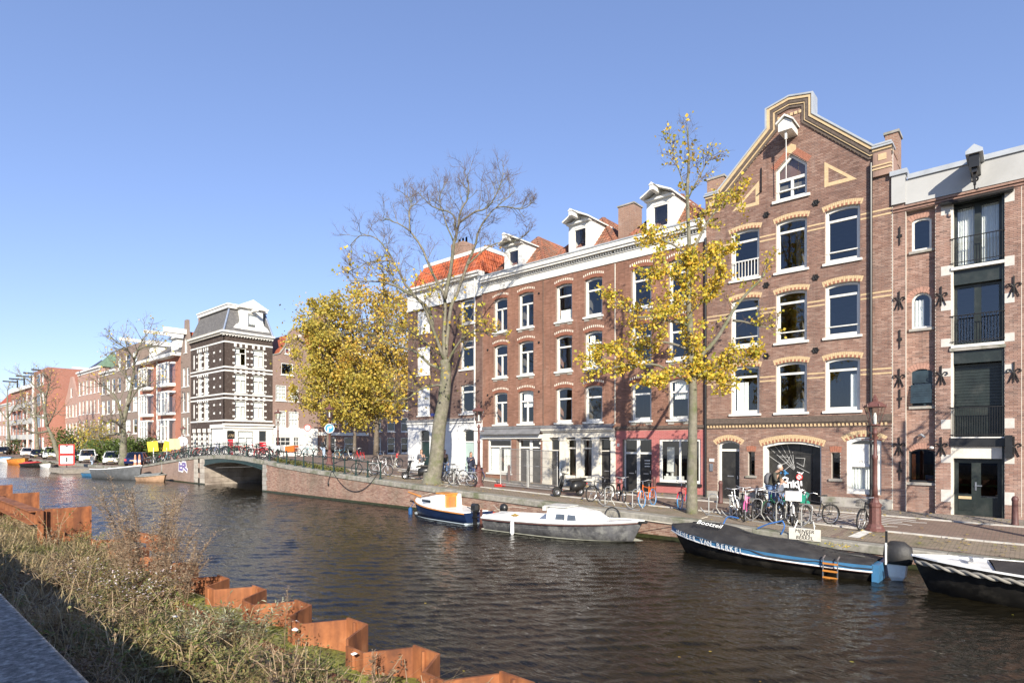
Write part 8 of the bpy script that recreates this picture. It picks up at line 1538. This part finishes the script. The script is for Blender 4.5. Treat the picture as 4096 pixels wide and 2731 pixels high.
make_car('parked_car', 'dark blue hatchback with yellow plate beside the orange cones', cpos(553, 21.6), rad(150), PNv, 'sedan'); make_car('parked_car', 'small white hatchback right of the thick bare tree', cpos(449, 21.6), rad(-20), PWc, 'hatch', 1.05); make_car('parked_car', 'white hatchback left of the seated person', cpos(352, 21.4), rad(-15), PWc, 'hatch', 1.15); make_car('parked_van', 'white van behind the white hatchback', cpos(352, 25.5), rad(-20), PWc, 'van', 1.15); make_car('parked_car', 'dark navy SUV behind the red and white canal sign', cpos(287, 22), rad(-15), PNv, 'suv'); make_car('parked_car', 'white hatchback left of the leaning tree', cpos(207, 22), rad(-15), PWc, 'hatch', 1.3); make_car('parked_car', 'black car left of the white hatchback by the leaning tree', cpos(150, 22), rad(-15), PDk, 'sedan'); make_car('parked_car', 'white estate car farther left along the quay', cpos(110, 23.5), rad(-15), PWc, 'suv'); make_car('parked_car', 'dark car at the far left picture edge', cpos(12, 22.5), rad(-15), PDk, 'sedan', 1.2)
# ---------------------------------------------------------------- people
SKIN = M('skin', (.45, .27, .19), .6, var=.08, bump=0); HAIRG = M('grey_hair', (.4, .39, .37), .8, var=.2, bump=.2); HAIRB = M('brown_hair', (.09, .05, .03), .7, var=.2, bump=.2); HAIRL = M('light_brown_hair', (.22, .13, .07), .7, var=.2); JEAN = M('blue_jeans', (.1, .17, .32), .8, var=.2, sc=6); OLIV = M('dark_olive_jacket', (.045, .042, .03), .7, var=.3, sc=5); NAVJ = M('navy_puffer', (.02, .025, .05), .5, var=.3, sc=4); GREYJ = M('grey_blue_puffer', (.12, .14, .18), .6, var=.2, sc=5); SHOE = M('shoe', (.03, .025, .025), .6); LJ = M('pale_jeans', (.3, .38, .48), .8, var=.15, sc=6); CAMO = M('dark_print_jacket', (.07, .075, .09), .7, var=.5, sc=14)
def skin_mesh(name, J, E, R_, root, mat, parent, sub=2):
    ks = list(J); me = bpy.data.meshes.new(name); me.from_pydata([J[k] for k in ks], [(ks.index(a), ks.index(b)) for a, b in E], []); o = bpy.data.objects.new(name, me); COL.objects.link(o); o.parent = parent; md = o.modifiers.new('skin', 'SKIN'); md.use_smooth_shade = True
    for i, k in enumerate(ks):
        r = R_[k]; me.skin_vertices[0].data[i].radius = r if isinstance(r, tuple) else (r, r); me.skin_vertices[0].data[i].use_root = (k == root)
    s = o.modifiers.new('sub', 'SUBSURF'); s.levels = s.render_levels = sub
    dg = bpy.context.evaluated_depsgraph_get(); m2 = bpy.data.meshes.new_from_object(o.evaluated_get(dg)); o.modifiers.clear(); o.data = m2; m2.materials.clear(); m2.materials.append(mat); return o
def person(label, loc, rz, h=1.72, jacket=NAVJ, trousers=JEAN, hair=HAIRB, long=False, stride=.0, lean=0., armL=None, armR=None, headfwd=0., bag=None, stripes=False, name='person'):
    t = thing(name, label, 'person', loc, rz, None, h / 1.72); s = stride; ln = lean
    # x forward, y left
    J = {'pel': (0, 0, .93), 'wai': (ln * .25, 0, 1.08), 'che': (ln * .7, 0, 1.28), 'neck': (ln, 0, 1.46), 'hd': (ln + headfwd * .5 + .01, 0, 1.55), 'hipL': (0, .09, .88), 'knL': (s * .5 + .03, .1, .5), 'anL': (s, .1, .09), 'toL': (s + .15, .11, .03), 'hipR': (0, -.09, .88), 'knR': (-s * .35 + .05, -.1, .5), 'anR': (-s, -.1, .1), 'toR': (-s + .14, -.11, .03), 'shL': (ln * .95, .17, 1.4), 'shR': (ln * .95, -.17, 1.4)}
    aL = armL or ((ln * .95 - .04, .22, 1.14), (ln + .06, .21, .9)); aR = armR or ((ln * .95 - .04, -.22, 1.14), (ln + .06, -.21, .9)); J['elL'], J['wrL'] = aL; J['elR'], J['wrR'] = aR
    for q in 'LR': e, w = Vector(J['el' + q]), Vector(J['wr' + q]); J['ha' + q] = tuple(w + (w - e).normalized() * .09)
    E = [('pel', 'wai'), ('wai', 'che'), ('che', 'neck'), ('neck', 'hd')] + [x for q in 'LR' for x in (('pel', 'hip' + q), ('hip' + q, 'kn' + q), ('kn' + q, 'an' + q), ('an' + q, 'to' + q), ('che', 'sh' + q), ('sh' + q, 'el' + q), ('el' + q, 'wr' + q), ('wr' + q, 'ha' + q))]
    R_ = {'pel': (.15, .11), 'wai': (.14, .1), 'che': (.15, .11), 'neck': .055, 'hd': .06}
    for q in 'LR': R_.update({'hip' + q: .085, 'kn' + q: .058, 'an' + q: .042, 'to' + q: .032, 'sh' + q: .06, 'el' + q: .042, 'wr' + q: .03, 'ha' + q: .03})
    bd = skin_mesh('body', J, E, R_, 'pel', SKIN, t)
    ks = ['wai', 'che', 'neck', 'shL', 'elL', 'wrL', 'shR', 'elR', 'wrR', 'pel']; J2 = {k: J[k] for k in ks}; J2['neck'] = tuple(Vector(J['che']).lerp(Vector(J['neck']), .75)); skin_mesh('jacket', J2, [e for e in E if e[0] in ks and e[1] in ks], {'wai': (.175, .14), 'che': (.18, .145), 'neck': .085, 'pel': (.175, .145), 'shL': .085, 'elL': .065, 'wrL': .05, 'shR': .085, 'elR': .065, 'wrR': .05}, 'wai', jacket, t)
    ks = ['pel', 'hipL', 'knL', 'anL', 'hipR', 'knR', 'anR']; skin_mesh('trousers', {k: J[k] for k in ks}, [e for e in E if e[0] in ks and e[1] in ks], {'pel': (.155, .12), 'hipL': .1, 'knL': .075, 'anL': .062, 'hipR': .1, 'knR': .075, 'anR': .062}, 'pel', trousers, t)
    m = MB()
    for q in 'LR': a, b = J['an' + q], J['to' + q]; m.ell(((a[0] + b[0]) / 2 + .01, (a[1] + b[1]) / 2, .045), .135, .05, .05, 9, 7)
    m.build('shoes', SHOE, t, True, world=False)
    hx, hz = J['hd'][0] + .015, J['hd'][2] + .07; m = MB(); m.ell((hx, 0, hz), .095, .075, .12, 12, 10); m.ell((hx + .095, 0, hz - .015), .022, .015, .025, 6, 5); m.ell((hx + .01, .075, hz - .01), .018, .012, .03, 6, 5); m.ell((hx + .01, -.075, hz - .01), .018, .012, .03, 6, 5); m.ell((hx + .075, 0, hz - .075), .025, .03, .02, 6, 5); hd = m.build('head', SKIN, t, True, world=False)
    m = MB(); m.ell((hx + .088, .028, hz + .015), .008, .012, .007, 6, 5); m.ell((hx + .088, -.028, hz + .015), .008, .012, .007, 6, 5); m.build('eyes', SHOE, hd, world=False); m = MB(); m.ell((hx + .093, 0, hz - .058), .006, .024, .006, 6, 5); m.build('mouth', LAMPR, hd, world=False)
    m = MB(); m.ell((hx - .02, 0, hz + .03), .1, .086, .112, 12, 9)
    if long: m.loft([[(hx - .03 - k, -w, z), (hx + .03 - k, -w * 1.0, z), (hx - .05 - k, 0, z), (hx + .03 - k, w, z), (hx - .03 - k, w, z), (hx - .11 - k, 0, z)] for z, w, k in ((hz + .06, .08, 0), (hz - .08, .085, .02), (hz - .2, .08, .04), (hz - .32, .05, .05))])
    m.build('hair', hair, t, True, world=False)
    # fingers
    m = MB()
    for q in 'LR':
        w, hnd = Vector(J['wr' + q]), Vector(J['ha' + q]); d = (hnd - w).normalized(); sd = d.orthogonal().normalized()
        for i, L_ in enumerate((.065, .075, .07, .055)): b0 = hnd + sd * (.012 * (i - 1.5)); m.tube([b0 - d * .01, b0 + d * L_ * .55, b0 + d * L_ + d.cross(sd) * .02], [.009, .008, .006], 5)
        b0 = w + d * .03 + sd * .025; m.tube([b0, b0 + d * .03 + sd * .03, b0 + d * .06 + sd * .035], [.011, .009, .007], 5)
    m.build('fingers', SKIN, t, True, world=False)
    if stripes:
        m = MB()
        for z in (1.02, 1.09, 1.16, 1.23, 1.3): k = (z - .93) / .5; m.ring((ln * k * .95, 0, z), .168, .012, 2, 16, 5)
        m.v = [(ln * .5 + (p[0] - ln * .5) * .82, p[1], p[2]) for p in m.v]; m.build('quilting_seams', jacket, t, world=False)
    if bag: m = MB(); m.loft([[(ln * .5 - .14 - d, -w, z), (ln * .5 - .14 - d, w, z), (ln * .5 - .14, w, z), (ln * .5 - .14, -w, z)] for z, w, d in ((.95, .13, .1), (1.05, .16, .17), (1.3, .15, .16), (1.42, .1, .08))]); m.build('backpack', bag, t, True, world=False)
    return t
def yy(px, y, dz=0): q = onY(px, 0, y); return (q[0], y, zs(q[0], y) + dz)
person('grey-haired man in dark olive jacket with backpack, bending over the child', yy(3083, 24.3), rad(-5), 1.78, OLIV, JEAN, HAIRG, False, .06, .22, ((.3, .24, 1.15), (.46, .16, 1.08)), ((.28, -.24, 1.14), (.46, -.14, 1.1)), .22, M('grey_backpack', (.1, .1, .11), .7))
person('child in grey-blue padded jacket standing before the man', yy(3120, 23.9), rad(-10), 1.28, GREYJ, JEAN, HAIRL, False, .03, .05)
person('woman in dark blue padded jacket with long hair behind the electric scooter', yy(1685, 23.0), rad(-25), 1.66, CAMO, WHITE, HAIRB, True, .12, .0, ((-.02, .25, 1.14), (.2, .2, 1.1)), ((.0, -.25, 1.15), (.2, -.18, 1.12)))
person('person in black jacket half hidden behind the big bare tree', yy(1778, 24.2), rad(-20), 1.7, OLIV, JEAN, HAIRB, False, .1)
person('woman in navy quilted jacket walking toward the left lamp post', yy(1883, 23.6), rad(-25), 1.7, NAVJ, NAVJ, HAIRB, True, .15, .02, ((-.12, .26, 1.16), (-.1, .3, .95)), ((.1, -.24, 1.14), (.22, -.08, 1.28)), stripes=True)
person('woman in black top and pale jeans walking away on the crossing', yy(1294, 25.2), rad(95), 1.75, BLACKP, LJ, HAIRB, True, .1)
person('person in red beside the white hatchback far left', yy(296, 23.5), rad(-60), 1.7, bm(REDK), JEAN, HAIRB, False, .05)
# seated pair far left
p_ = person('person in pale jeans seated on the quay edge near the pontoon', yy(370, 19.75, -.42), rad(-60), 1.65, GREYJ, LJ, HAIRL, False, .25, .1)
